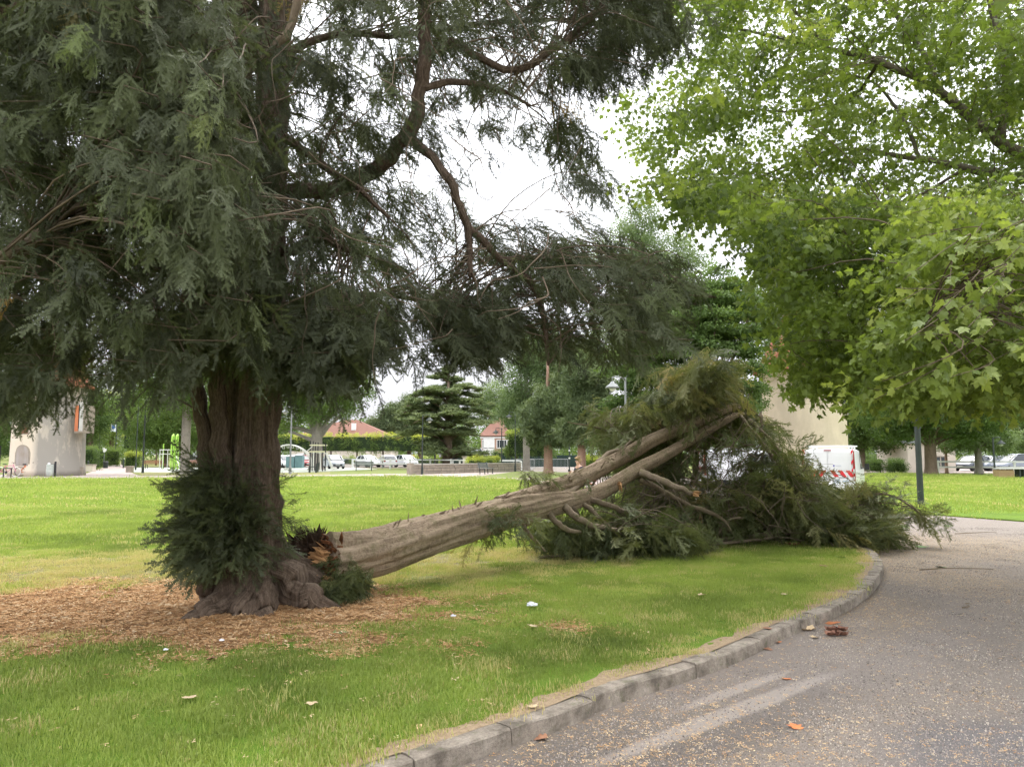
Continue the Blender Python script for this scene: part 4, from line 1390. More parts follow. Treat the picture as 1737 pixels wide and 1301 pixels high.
# ================================================================== PLANE TREE
M_PLANE = leafmat('plane_leaf', [(0.0, (0.085, 0.125, 0.032)), (0.4, (0.15, 0.205, 0.045)), (0.75, (0.225, 0.29, 0.06)), (1.0, (0.35, 0.40, 0.10))], 0.5, 0.42, 0.35)
M_BARK_PLANE = barkmat('plane_bark', (0.05, 0.045, 0.03), (0.11, 0.095, 0.065), (0.20, 0.18, 0.13), 1.5, 5.0, bdist=.01)
half = [(0.0, 0.0), (.16, -.10), (.34, -.06), (.50, .10), (.40, .16), (.33, .27), (.46, .36), (.62, .62), (.44, .60), (.25, .56), (.26, .72), (.13, .86), (0.0, 1.06)]
def plane_leaf(mb, o, d, up, s, r):
    d = d.normalized()
    x = d.cross(up).normalized(); z = x.cross(d)
    fold = r.uniform(-.35, .6); curl = r.uniform(-.1, .8)
    def pt(a, b):
        return o + x * (a * s) + d * (b * s) + z * (s * (fold * abs(a) - curl * b * b * .5 + r.uniform(-.02, .02)))
    c = pt(0, .33)
    for sg in (1, -1):
        q = [pt(sg * a, b) for a, b in half]
        n = len(q)
        fs = [(0, i + 1, i + 2) if sg > 0 else (0, i + 2, i + 1) for i in range(n - 1)]
        mb.add([c] + q, fs)
def plane_cluster(k, nl, mat, L=.45):
    r = random.Random(300 + k)
    mb = MB()
    pts = [(0, 0, 0), (r.uniform(-.05, .05), L * .5, .03), (r.uniform(-.08, .08), L, -.03)]
    cv = crm(pts, 4)
    mb.tube(cv, [.004, .0038, .0036, .0034, .003, .003, .0026, .0022, .0015], 3, cap=False)
    for i in range(nl):
        f = (i + .6) / nl
        p = Vector(cv[min(8, int(f * 8.9))])
        sg = 1 if i % 2 else -1
        dr = Vector((sg * r.uniform(.35, 1.1), r.uniform(.1, 1), r.uniform(-.7, .25))).normalized()
        pe = p + dr * r.uniform(.04, .09)
        w = dr.orthogonal().normalized() * .0015
        mb.add([p - w, p + w, pe + w, pe - w], [(0, 1, 2, 3)])
        ld = (dr + Vector((r.gauss(0, .4), r.gauss(0, .4), -r.uniform(-.1, 1.2)))).normalized()
        plane_leaf(mb, pe, ld, Vector((r.uniform(-1, 1), r.uniform(-1, 1), 1)), r.uniform(.05, .105), r)
    return mb.mesh('plane_cluster_%d' % k, mat)
_cl = [join_template(plane_cluster(k, 8, M_PLANE)) for k in range(8)]
CLUST = [clump_proto('plane_clump_%d' % k, _cl, 5, .45, M_PLANE, _rc, .6, .16) for k in range(9)]
PB = Vector((9.6, 11.6, 0.03))
plane = thing('plane_tree', 'leafy plane tree reaching over the road with lobed yellow green leaves', 'tree', PB)
mb = MB()
c = crm([(9.6, 11.6, 0, .62), (9.6, 11.6, .6, .48), (9.55, 11.55, 2.0, .44), (9.5, 11.5, 3.6, .42), (9.4, 11.4, 5.2, .34), (9.3, 11.3, 7.5, .26), (9.2, 11.2, 10, .16)], 6)
mb.tube(c[:, :3], list(c[:, 3]), 24, lambda i, a, l: 1 + .05 * math.sin(3 * a + l) + .05 * noise.noise(Vector((math.cos(a) * 2, math.sin(a) * 2, l * 1.5))))
mb.build('trunk', M_BARK_PLANE, plane, smooth=True, world=True)
PCR = Crown(61, 5)
for i, px in enumerate((
    ((1990, 420, 11.5, .22), (1800, 300, 10.8, .17), (1690, 235, 10.6, .14), (1600, 160, 11.0, .12), (1500, 108, 11.4, .10), (1390, 80, 12.0, .07), (1250, 50, 12.6, .04), (1160, 40, 13.0, .02)),
    ((2000, 480, 11.5, .18), (1800, 330, 10.4, .13), (1640, 285, 10.8, .10), (1540, 268, 11.4, .075), (1420, 255, 12.2, .055), (1290, 300, 13.2, .04), (1180, 350, 14.0, .02)),
    ((1990, 560, 11.5, .16), (1800, 470, 9.8, .11), (1650, 420, 9.4, .08), (1530, 450, 9.6, .06), (1430, 520, 10.0, .04), (1340, 580, 10.4, .02)),
    ((1995, 520, 11.5, .15), (1850, 430, 8.4, .10), (1740, 430, 7.3, .07), (1640, 480, 6.8, .045), (1560, 560, 6.6, .025)),
    ((1700, 240, 10.6, .11), (1705, 120, 10.8, .10), (1680, 0, 11.2, .085), (1660, -140, 11.6, .07)),
    ((1600, 160, 11.0, .09), (1560, 80, 11.6, .08), (1500, 0, 12.2, .06), (1440, -100, 12.8, .04)),
    ((1560, 268, 11.2, .06), (1530, 200, 11.8, .05), (1480, 140, 12.4, .04), (1400, 120, 13, .02)),
    ((1490, 105, 11.5, .06), (1440, 170, 12.4, .05), (1330, 190, 13.2, .035), (1200, 170, 14.2, .02)),
    ((1400, 78, 12, .05), (1320, -10, 12.6, .04), (1220, -80, 13.2, .03)),
    ((1640, 285, 10.8, .05), (1540, 340, 11, .04), (1430, 360, 11.6, .03), (1300, 400, 12.4, .02)),
    ((1740, 430, 7.3, .05), (1690, 540, 7.4, .035), (1640, 620, 7.6, .02), (1600, 670, 7.8, .01)),
)):
    c = limb(plane, [(u, v, d, r * .52) for u, v, d, r in px], M_BARK_PLANE, 'limb', 10, 6, i * 1.9, .05)
    PCR.feed(c[6:])
rp_ = random.Random(15)
PGAP = [(1040, 280, 60, 60, .97), (1240, 480, 75, 60, .97), (1080, 420, 60, 70, .9), (1560, 260, 40, 30, .5), (1545, 150, 40, 40, .45), (1470, 290, 40, 30, .4), (1500, 730, 60, 30, .8), (1660, 760, 90, 26, .9), (1470, 740, 70, 50, .95), (1316, 620, 36, 62, .97), (1390, 735, 60, 46, .98), (1600, 760, 200, 34, .9)]
def plim(u):
    return float(np.interp(u, [1250, 1330, 1345, 1390, 1470, 1530], [545, 555, 600, 690, 690, 722]))
def pclump(p, ns, size, tone, reach=.7, wire=True, down=.5):
    u_, v_, d_ = PROJ(p)
    if wire and v_ + .55 * F / d_ * size > plim(u_): return
    o = Vector((p.x - PB.x, p.y - PB.y, 0)).normalized() + Vector((rp_.gauss(0, .6), rp_.gauss(0, .6), rp_.gauss(-.1, .2)))
    PCR.clump(p, o, ns, size, down, tone, reach, wire and rp_.random() < .4, PGAP, .009)
for poly, d0, d1, n, ns, size, tone, spread in (
    ([(1130, -120), (1950, -120), (1950, 330), (1500, 330), (1250, 330), (1110, 290), (1040, 210), (1100, 120)], 9.5, 15.5, 660, 10, .82, .45, .2),
    ([(1110, 290), (1500, 330), (1950, 330), (1950, 580), (1720, 620), (1600, 590), (1440, 585), (1345, 555), (1345, 500), (1310, 400), (1220, 365), (1150, 310)], 8.0, 13.0, 560, 10, .82, .45, .22),
    ([(1560, 340), (1950, 310), (1950, 620), (1700, 640), (1600, 640), (1540, 560)], 6.2, 8.2, 140, 9, .75, .62, .15),
    ([(1310, 560), (1420, 575), (1470, 610), (1430, 630), (1360, 620), (1315, 640), (1300, 600)], 8.6, 10.2, 60, 9, .8, .60, .14),
    ([(1470, 580), (1600, 600), (1737, 615), (1737, 655), (1620, 645), (1540, 645)], 7.2, 9.5, 90, 9, .8, .58, .15),
):
    for u, v in poly_sample(poly, n, rp_):
        if rp_.random() > gap_keep(u, v + 15, PGAP): continue
        p = A(u, v, rp_.uniform(d0, d1))
        pclump(p, ns, size, tone + rp_.gauss(0, spread))
for i in range(110):        # unseen clumps above the picture, added to shade the road
    p = Vector((rp_.uniform(1.0, 16), rp_.uniform(2, 19), rp_.uniform(7.0, 12)))
    u, v, dp = PROJ(p)
    if v > -120 and u < 1800: continue
    pclump(p, 9, 1.9, .45, 1.2, False)
print('plane clusters', PCR.build('crown', plane, CLUST))
# the leaves nearest the road, one by one
leafprotos = []
for k in range(6):
    r = random.Random(500 + k)
    mb = MB()
    plane_leaf(mb, Vector((0, .07, 0)), Vector((0, 1, -.15)), Vector((0, 0, 1)), .092, r)
    mb.add([(-.0014, 0, 0), (.0014, 0, 0), (.0014, .125, 0), (-.0014, .125, 0)], [(0, 1, 2, 3)])
    leafprotos.append(mb)
def leafsolid(name, c1, c2):
    m, t = newmat(name)
    o = nd(t, 'ShaderNodeOutputMaterial')
    oi = nd(t, 'ShaderNodeObjectInfo')
    c = ramp(t, [(0, c1), (1, c2)], oi.outputs['Random']).outputs[0]
    b = nd(t, 'ShaderNodeBsdfPrincipled'); b.inputs['Roughness'].default_value = .42
    t.links.new(c, b.inputs['Base Color'])
    tr = nd(t, 'ShaderNodeBsdfTranslucent')
    t.links.new(mixc(t, 1.0, c, (1.25, 1.3, .7), 'MULTIPLY'), tr.inputs['Color'])
    mx = nd(t, 'ShaderNodeMixShader'); mx.inputs[0].default_value = .42
    t.links.new(b.outputs[0], mx.inputs[1]); t.links.new(tr.outputs[0], mx.inputs[2])
    t.links.new(mx.outputs[0], o.inputs['Surface'])
    return m
M_PLEAF = leafsolid('plane_leaf_near', (0.13, 0.185, 0.042), (0.30, 0.36, 0.085))
lm = [m.mesh('leaf', M_PLEAF) for m in leafprotos]
for me_ in lm:
    pass
near_tw = MB()
cnt = 0
for i in range(50):
    u, v = poly_sample([(1590, 380), (1737, 350), (1760, 600), (1690, 650), (1600, 665), (1540, 640), (1560, 500)], 1, rp_)[0]
    d = rp_.uniform(5.7, 6.8)
    p = A(u, v, d)
    o = Vector((-.8, rp_.gauss(-.2, .5), rp_.gauss(-.25, .2))).normalized()
    a, b = p - o * .28, p + o * .28 - Vector((0, 0, .08))
    j = min(range(len(PCR.limb)), key=lambda q: (PCR.limb[q] - a).length_squared)
    cv = crm([tuple(PCR.limb[j]), tuple((PCR.limb[j] + a) / 2 + Vector((0, 0, .1))), tuple(a), tuple(b)], 4)
    near_tw.tube(cv, [.008 * (1 - .75 * q / len(cv)) for q in range(len(cv))], 5, cap=False)
    for q in range(7):
        if cnt >= 300: break
        f = (q + .5) / 7
        base = a + (b - a) * f
        dr = Vector((o.x * .4 + rp_.gauss(0, .7), o.y * .4 + rp_.gauss(-.15, .7), rp_.uniform(-1.0, .1))).normalized()
        if PROJ(base)[1] > plim(PROJ(base)[0]) - 22: continue
        lo = bpy.data.objects.new('leaf', lm[rp_.randrange(6)])
        COL.objects.link(lo); lo.parent = plane
        lo.location = base - PB
        lo.rotation_euler = Euler(dir_rot([tuple(dr)], np.array([rp_.gauss(0, .7)]))[0])
        sc_ = rp_.uniform(.7, 1.2); lo.scale = (sc_, sc_, sc_)
        cnt += 1
o = near_tw.build('twigs', M_TWIG, plane, smooth=True, world=True); o['kind'] = 'stuff'
# ================================================================== BACKGROUND GREENERY
def leaf_clump(k, n, rad, lmin, lmax, mat, flat=1.0, name='leaf_clump'):
    r = random.Random(700 + k)
    mb = MB()
    for _ in range(n):
        while True:
            p = Vector((r.uniform(-1, 1), r.uniform(-1, 1), r.uniform(-1, 1)))
            if .25 < p.length < 1: break
        p = Vector((p.x, p.y, p.z * flat)) * rad
        nrm = (p.normalized() + Vector((r.gauss(0, .7), r.gauss(0, .7), r.gauss(.3, .7)))).normalized()
        a = nrm.orthogonal().normalized()
        a = Matrix.Rotation(r.uniform(0, 6.3), 3, nrm) @ a
        b = nrm.cross(a)
        l = r.uniform(lmin, lmax); w = l * r.uniform(.45, .65)
        mb.add([p - a * l * .5, p + b * w * .5 - a * l * .05, p + a * l * .5, p - b * w * .5 - a * l * .05], [(0, 1, 2, 3)])
    return mb.mesh('%s_%d' % (name, k), mat)
def needle_clump(k, n, rad, mat, flat=1.0, name='needle_clump'):
    r = random.Random(900 + k)
    mb = MB()
    for _ in range(n):
        d = Vector((r.gauss(0, 1), r.gauss(0, 1), r.gauss(0, 1) * flat + .25)).normalized()
        o = Vector((r.gauss(0, .35), r.gauss(0, .35), r.gauss(0, .35) * flat)) * rad
        l = rad * r.uniform(.3, .7)
        s = d.orthogonal().normalized() * rad * .055
        s = Matrix.Rotation(r.uniform(0, 6.3), 3, d) @ s
        mb.add([o - s, o + s, o + d * l], [(0, 1, 2)])
    return mb.mesh('%s_%d' % (name, k), mat)
M_BROAD = leafmat('broad_leaf', [(0.0, (0.06, 0.10, 0.03)), (0.35, (0.105, 0.165, 0.042)), (0.65, (0.16, 0.23, 0.06)), (0.85, (0.27, 0.33, 0.07)), (1.0, (0.42, 0.44, 0.08))], 0.35, 0.5, 0.25)
M_PALE = leafmat('pale_leaf', [(0.0, (0.09, 0.14, 0.06)), (0.5, (0.16, 0.22, 0.10)), (1.0, (0.26, 0.32, 0.15))], 0.35, 0.5, 0.25)
M_CONI = leafmat('conifer_needles', [(0.0, (0.06, 0.085, 0.045)), (0.5, (0.12, 0.16, 0.075)), (1.0, (0.21, 0.25, 0.115))], 0.2, 0.6, 0.2)
BROAD = [leaf_clump(k, 90, .62, .11, .2, M_BROAD) for k in range(5)]
PALE = [leaf_clump(20 + k, 80, .62, .11, .2, M_PALE, name='pale_clump') for k in range(4)]
LAYER = [leaf_clump(40 + k, 80, .75, .12, .22, M_BROAD, .35, name='layer_clump') for k in range(4)]
CONI = [needle_clump(k, 150, .6, M_CONI) for k in range(4)]
CEDAR = [needle_clump(20 + k, 170, .8, M_CONI, .22, 'cedar_clump') for k in range(4)]
HEDGE = [leaf_clump(60 + k, 70, .30, .06, .11, M_BROAD, name='hedge_clump') for k in range(4)]
M_TRUNK_G = barkmat('grey_bark', (0.10, 0.09, 0.075), (0.22, 0.20, 0.17), (0.34, 0.31, 0.26), .8, 4.0, bdist=.01)
M_TRUNK_B = barkmat('brown_bark', (0.06, 0.045, 0.032), (0.14, 0.105, 0.075), (0.22, 0.17, 0.125), .8, 5.0, bdist=.015)
M_TRUNK_P = barkmat('pine_bark', (0.12, 0.07, 0.05), (0.27, 0.17, 0.125), (0.38, 0.27, 0.21), .8, 6.0, bdist=.015)

def bg_tree(name, label, u, d, crown, protos, n, tone=.4, size=1.0, trunk=.3, bark=None, group=None, seed=0, tspread=.14, droop=0.0, gz=0.0, lean=0.0, hollow=.55, ledge=0.0):
    """crown: ellipses (u, v, half-width, half-height) in the view, given real depth"""
    base = P(u, d, gz)
    r = random.Random(1000 + seed)
    t = thing(name, label, 'tree', base, group=group)
    top = max(ZV(v - .3 * rv, d) for _, v, _, rv in crown)
    mid = min(ZV(v, d) for _, v, _, rv in crown)
    mb = MB()
    c = crm([(base.x, d, gz - .05, trunk * 1.5), (base.x, d, gz + .5, trunk * 1.08), (base.x + lean * .3, d, gz + mid * .6, trunk * .95), (base.x + lean, d, gz + mid, trunk * .8), (base.x + lean * 1.3, d, gz + top * .97, trunk * .2)], 5)
    mb.tube(c[:, :3], list(c[:, 3]), 14, lambda i, a, l: 1 + .06 * math.sin(4 * a + l * .5 + seed) + .05 * noise.noise(Vector((math.cos(a) * 2, math.sin(a) * 2, l))))
    mb.build('trunk', bark or M_TRUNK_B, t, smooth=True, world=True)
    pts, tn, sc_ = [], [], []
    tot = sum(ru * rv for _, _, ru, rv in crown)
    lb = MB()
    for (eu, ev, ru, rv) in crown:
        cc = A(eu, ev, d)
        rx, rz = ru * d / F, rv * d / F
        ry = max(rx * .85, rz * .5)
        dy = r.uniform(-.25, .25) * rx
        cc.y += dy
        for _ in range(3):
            e_ = cc + Vector((r.uniform(-.6, .6) * rx, r.uniform(-.5, .5) * ry, r.uniform(-.3, .5) * rz))
            s_ = Vector(c[min(len(c) - 1, int(len(c) * r.uniform(.5, .8)))][:3])
            if s_.z > e_.z: s_ = Vector((s_.x, s_.y, max(gz + mid * .5, e_.z - .3 * rz)))
            cv = crm([tuple(s_), tuple((s_ + e_) / 2 + Vector((0, 0, .15 * rz))), tuple(e_)], 4)
            lb.tube(cv, [trunk * .35 * (1 - .8 * q / len(cv)) for q in range(len(cv))], 6)
        m = max(6, int(n * ru * rv / tot))
        for _ in range(m):
            while True:
                q = Vector((r.gauss(0, 1), r.gauss(0, 1), r.gauss(0, 1))).normalized()
                f = r.random() ** .45
                if f > hollow * r.random(): break
            w = 1 + .30 * noise.noise(q * 2.2 + Vector((seed * 1.3, eu * .1, ev * .1)))
            p = cc + Vector((q.x * rx, q.y * ry, q.z * rz)) * (f * w)
            if ledge:
                p.z = cc.z - rz + round((p.z - cc.z + rz) / ledge) * ledge + r.gauss(0, ledge * .12) - droop * (Vector((p.x - cc.x, p.y - cc.y)).length / max(rx, .1)) ** 2
            if p.z < gz + .4: continue
            pts.append(tuple(p))
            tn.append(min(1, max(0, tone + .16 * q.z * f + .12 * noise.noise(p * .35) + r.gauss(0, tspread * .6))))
            sc_.append(size * r.uniform(.7, 1.3))
    m = len(pts)
    if ledge:
        ro = np.stack([RNG.uniform(-.25, .25, m), RNG.uniform(-.25, .25, m), RNG.uniform(0, 6.3, m)], 1)
    else:
        ro = rand_rot(m)
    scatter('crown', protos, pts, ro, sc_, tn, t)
    lb.build('limbs', bark or M_TRUNK_B, t, smooth=True, world=True)
    return t

BT = 'trees standing beyond the lawn'
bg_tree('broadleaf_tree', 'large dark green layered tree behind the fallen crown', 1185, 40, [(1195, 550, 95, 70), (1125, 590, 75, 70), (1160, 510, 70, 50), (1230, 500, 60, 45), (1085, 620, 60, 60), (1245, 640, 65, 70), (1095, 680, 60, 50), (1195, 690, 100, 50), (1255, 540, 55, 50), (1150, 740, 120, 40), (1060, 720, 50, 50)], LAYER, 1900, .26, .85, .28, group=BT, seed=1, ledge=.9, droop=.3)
bg_tree('broadleaf_tree', 'tall pale tree whose thin top shows left of the plane leaves', 1085, 66, [(1090, 380, 40, 60), (1060, 440, 62, 60), (1110, 470, 60, 55), (1080, 560, 80, 80), (1150, 440, 50, 50)], PALE, 760, .5, 1.05, .35, M_TRUNK_G, BT, 2, hollow=.3)
bg_tree('broadleaf_tree', 'thin pale tree rising between dark tree and plane leaves', 1318, 60, [(1330, 455, 50, 45), (1300, 520, 40, 60), (1330, 590, 50, 60), (1310, 690, 50, 60)], PALE, 520, .45, 1.0, .3, M_TRUNK_G, BT, 3, hollow=.3)
bg_tree('broadleaf_tree', 'loose blue green tree above the barriers', 893, 76, [(888, 590, 40, 40), (905, 640, 55, 45), (875, 690, 40, 40), (930, 600, 45, 55)], PALE, 560, .35, 1.1, .35, M_TRUNK_G, BT, 4)
bg_tree('pine_tree', 'bushy grey green pine with pale bare trunk beside the low wall', 930, 62, [(915, 710, 42, 32), (950, 690, 48, 40), (975, 655, 40, 40), (935, 735, 50, 20), (990, 610, 35, 40)], CONI, 560, .5, 1.0, .36, M_TRUNK_P, 'pines by the barriers', 5)
bg_tree('pine_tree', 'second pine with reddish trunk behind the seated person', 987, 52, [(1000, 690, 40, 36), (1030, 720, 30, 26), (985, 730, 40, 24), (1000, 640, 40, 40)], CONI, 420, .45, .95, .28, M_TRUNK_P, 'pines by the barriers', 6)
bg_tree('broadleaf_tree', 'rounded light green tree behind the cedar', 848, 120, [(845, 680, 40, 38), (875, 700, 30, 30), (820, 690, 30, 30), (860, 730, 40, 30)], PALE, 340, .45, 1.5, .4, None, BT, 7)
for i, (u, v, ru, rv, s_) in enumerate(((668, 712, 22, 26, 'pointed'), (694, 703, 20, 32, 'tall blue green'), (640, 728, 22, 16, 'low'), (712, 720, 22, 24, 'wide'))):
    bg_tree('conifer', '%s conifer in the distant row left of the cedar' % s_, u, 140, [(u, v, ru, rv), (u, v + rv * .8, ru * 1.2, rv * .7)], CONI, 120, .4, 2.0, .4, None, 'distant conifers', 10 + i)
bg_tree('broadleaf_tree', 'tree with thick pale trunk beside the climbing frame', 536, 80, [(540, 685, 50, 38), (485, 680, 55, 45), (588, 690, 30, 24), (520, 640, 80, 50), (600, 650, 40, 40), (470, 720, 40, 25)], BROAD, 620, .45, 1.15, .62, M_TRUNK_G, BT, 20)
bg_tree('broadleaf_tree', 'tree with slim grey trunk beside the green slide', 313, 62, [(310, 660, 70, 50), (250, 640, 70, 55), (360, 650, 60, 60), (300, 590, 90, 60)], BROAD, 560, .38, 1.0, .36, M_TRUNK_G, BT, 21)
bg_tree('broadleaf_tree', 'dense green tree behind the playground fence', 280, 100, [(270, 728, 50, 36), (310, 735, 45, 36), (235, 725, 34, 40), (350, 735, 40, 36), (290, 690, 80, 30)], BROAD, 620, .42, 1.3, .35, None, BT, 22)
bg_tree('broadleaf_tree', 'yellow green tree closing the end of the alley', 188, 170, [(185, 735, 36, 30), (160, 700, 40, 45), (210, 700, 40, 50)], BROAD, 300, .72, 2.0, .5, None, BT, 23)
bg_tree('broadleaf_tree', 'dark tree behind the round tower with the walled-up door', 150, 84, [(145, 740, 30, 28), (160, 700, 40, 36), (120, 690, 60, 60)], BROAD, 340, .22, 1.2, .4, None, BT, 24)
bg_tree('broadleaf_tree', 'dark green tree beside the bicycles', -10, 76, [(-5, 740, 38, 40), (-30, 690, 60, 60), (15, 660, 50, 60)], BROAD, 340, .2, 1.2, .4, None, BT, 25)
bg_tree('broadleaf_tree', 'spreading tree with flared brown trunk on the far right lawn', 1580, 58, [(1585, 700, 90, 42), (1510, 700, 60, 44), (1660, 700, 70, 46), (1590, 650, 130, 50), (1550, 735, 40, 16), (1620, 738, 40, 14)], BROAD, 800, .26, 1.0, .42, None, BT, 26)
bg_tree('broadleaf_tree', 'leafy tree right of the cream round tower', 1462, 74, [(1480, 720, 44, 44), (1455, 690, 40, 50), (1510, 740, 40, 30), (1450, 755, 26, 20)], BROAD, 420, .32, 1.15, .35, None, BT, 27)
bg_tree('broadleaf_tree', 'drooping light green tree above the parked cars', 1661, 64, [(1655, 735, 50, 30), (1700, 745, 30, 24), (1620, 745, 30, 22)], PALE, 330, .5, .9, .26, M_TRUNK_G, BT, 28)
bg_tree('broadleaf_tree', 'tree at the edge of the picture behind the parked cars', 1750, 80, [(1745, 730, 45, 40), (1720, 700, 50, 40), (1780, 690, 60, 60)], BROAD, 340, .35, 1.2, .35, None, BT, 29)
bg_tree('young_tree', 'young tree with thin reddish trunk before the pale building', 1606, 66, [(1606, 752, 18, 10), (1610, 735, 22, 14)], BROAD, 60, .35, .9, .11, M_TRUNK_P, BT, 30)

# cedar with tiers of flat branches
def cedar(u, d, vtop, vbot, wide, label):
    base = P(u, d, 0)
    t = thing('cedar_tree', label, 'tree', base)
    zt = ZV(vtop, d)
    mb = MB()
    mb.tube([(base.x, d, -.05), (base.x, d, 2), (base.x + .1, d, zt * .5), (base.x, d, zt)], [.62, .5, .34, .05], 14)
    mb.build('trunk', M_TRUNK_B, t, smooth=True, world=True)
    r = random.Random(44)
    pts, tn, sc_, lb = [], [], [], MB()
    zb = ZV(vbot, d)
    n_t = 9
    for k in range(n_t):
        f = k / (n_t - 1)
        z = zb + (zt - zb) * (f ** .9) * .96
        W = wide * d / F * (1 - f) ** .45 * r.uniform(.85, 1.1) + .5
        for j in range(7 if f < .8 else 4):
            z = zb + (zt - zb) * (f ** .9) * .96 + r.gauss(0, .45)
            a = j * 6.283 / 7 + r.uniform(-.3, .3) + k
            L = W * r.uniform(.45, 1.12)
            tip = Vector((base.x + math.cos(a) * L, d + math.sin(a) * L * .9, z + .10 * L - .028 * L * L))
            cv = crm([(base.x, d, z - .15 * L), tuple(Vector((base.x, d, z)) * .5 + tip * .5 + Vector((0, 0, .1 * L))), tuple(tip)], 5)
            lb.tube(cv, [.10 * (1 - .8 * q / len(cv)) + .02 for q in range(len(cv))], 6)
            for q in range(int(4 + L * 3.6)):
                g = r.uniform(.25, 1.03) ** .8
                p = Vector(cv[min(len(cv) - 1, int(g * (len(cv) - 1)))]) + Vector((r.gauss(0, .16 * L * g), r.gauss(0, .16 * L * g), r.gauss(.12, .1)))
                pts.append(tuple(p)); tn.append(min(1, max(0, r.gauss(.75, .18)))); sc_.append(r.uniform(.5, 1.1))
    m = len(pts)
    scatter('crown', CEDAR, pts, np.stack([RNG.uniform(-.2, .2, m), RNG.uniform(-.2, .2, m), RNG.uniform(0, 6.3, m)], 1), sc_, tn, t)
    lb.build('limbs', M_TRUNK_B, t, smooth=True, world=True)
cedar(759, 86, 625, 764, 92, 'large cedar with flat tiered branches behind the clipped hedges')

# the wood on the horizon
pts, tn = [], []
r = random.Random(6)
for i in range(2600):
    u = r.uniform(-500, 2300)
    d = r.uniform(190, 230)
    h = 9 + 5 * noise.noise(Vector((u * .012, 2, 0))) + 3 * noise.noise(Vector((u * .05, 7, 0)))
    pts.append(tuple(P(u, d, r.uniform(.5, max(2, h))))); tn.append(min(1, max(0, r.gauss(.36, .14))))
m = len(pts)
tag(scatter('treeline', BROAD, pts, rand_rot(m), RNG.uniform(2.2, 4.4, m), tn), 'distant wood closing the horizon behind the park', 'woodland', kind='stuff')

# ------------------------------------------------------------------ hedges
M_HCORE = pm('hedge_core', (0.03, 0.05, 0.018), (0.015, 0.028, 0.01), 6, .95)
def hedge(label, u0, u1, vt, vb, d, depth, tone=.35, toptone=.9, size=1.0, legs=False, dens=9, name='hedge', rnd=0.0, z0=None):
    zt = ZV(vt, d)
    zb = 0.0 if z0 is None and not legs else (ZV(vb, d) if legs else z0)
    a, b = P(u0, d, 0).x, P(u1, d, 0).x
    w, hgt = b - a, zt - zb
    cx_ = (a + b) / 2
    t = thing(name, label, 'hedge', (cx_, d + depth / 2, 0))
    mb = MB()
    mb.box((0, 0, zb + hgt / 2), (w - .35, depth - .35, hgt - .3))
    mb.build('core', M_HCORE, t, bevel=.1)
    if legs:
        q = a + 1.0
        while q < b - .3:
            m2 = MB(); m2.tube([(q - cx_, 0, -.03), (q - cx_ + .05, 0, zb * .5), (q - cx_, 0, zb + .3)], [.14, .11, .10], 8)
            m2.build('trunk', M_TRUNK_B, t, smooth=True)
            q += 3.4
    r = random.Random(int(u0 * 7 + vt))
    pts, tn, sc_ = [], [], []
    faces = [('f', w * hgt), ('b', w * hgt * .5), ('t', w * depth), ('l', depth * hgt), ('r', depth * hgt)]
    for nm, ar in faces:
        for _ in range(int(ar * dens / (size * size)) + 4):
            x, y, z = r.uniform(-w / 2, w / 2), r.uniform(-depth / 2, depth / 2), r.uniform(zb, zt)
            j = r.gauss(-.06, .09) * size
            if nm == 'f': y = -depth / 2 - j
            elif nm == 'b': y = depth / 2 + j
            elif nm == 't': z = zt + j + .05 * size
            elif nm == 'l': x = -w / 2 - j
            else: x = w / 2 + j
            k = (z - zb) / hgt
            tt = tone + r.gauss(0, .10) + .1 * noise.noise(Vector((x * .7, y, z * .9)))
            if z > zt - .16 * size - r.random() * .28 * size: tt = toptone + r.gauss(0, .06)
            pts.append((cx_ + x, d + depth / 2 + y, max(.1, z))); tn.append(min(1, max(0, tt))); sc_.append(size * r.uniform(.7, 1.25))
    scatter('foliage', HEDGE, pts, rand_rot(len(pts)), sc_, tn, t)
    return t
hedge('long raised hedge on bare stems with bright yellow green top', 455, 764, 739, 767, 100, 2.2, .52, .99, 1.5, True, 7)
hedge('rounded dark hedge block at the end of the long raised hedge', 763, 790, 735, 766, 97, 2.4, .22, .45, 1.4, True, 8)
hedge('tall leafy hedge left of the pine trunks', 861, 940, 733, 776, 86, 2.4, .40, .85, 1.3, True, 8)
hedge('low clipped hedge behind the stone wall', 792, 838, 778, 792, 70, 1.0, .55, .92, .9, dens=10)
hedge('small bright hedge block at the end of the low clipped hedge', 836, 846, 776, 790, 72, 1.0, .6, .95, .8, dens=12)
hedge('small two-stepped hedge block by the white fence', 749, 762, 774, 790, 86, 1.0, .55, .92, .9, dens=12)
hedge('low hedge along the back of the car park', 470, 745, 776, 786, 112, 1.0, .5, .8, 1.5, dens=6)
hedge('small bright clipped hedge beyond the seated person', 997, 1018, 777, 790, 66, 1.0, .55, .93, .8, dens=12)
hedge('dark hedge wall behind the green fence panels', 836, 872, 766, 790, 104, 2.0, .12, .3, 1.5, dens=7)
hedge('tall clipped hedge beside the round tower with the walled-up door', 134, 158, 760, 786, 76, 1.2, .2, .5, 1.1, dens=9)
hedge('mid green clipped hedge along the alley', 160, 178, 763, 784, 98, 4.0, .5, .6, 1.3, dens=8)
hedge('rounded topiary bush with yellow green top by the alley', 209, 231, 769, 789, 92, 1.4, .35, .92, 1.1, dens=10, name='topiary_bush')
hedge('dark clipped hedge right of the van', 1481, 1500, 782, 797, 66, 1.2, .18, .3, .9, dens=10)
hedge('dark clipped hedge before the pale building', 1513, 1541, 782, 797.5, 65, 1.2, .2, .32, .9, dens=10)
hedge('long dark hedge behind the right hand lawn', 1470, 1545, 773, 788, 84, 1.2, .12, .2, 1.2, dens=8)
hedge('raised hedge of the playground with yellow green new growth on top', 205, 262, 735, 762, 110, 2.5, .42, .9, 1.5, True, 7)
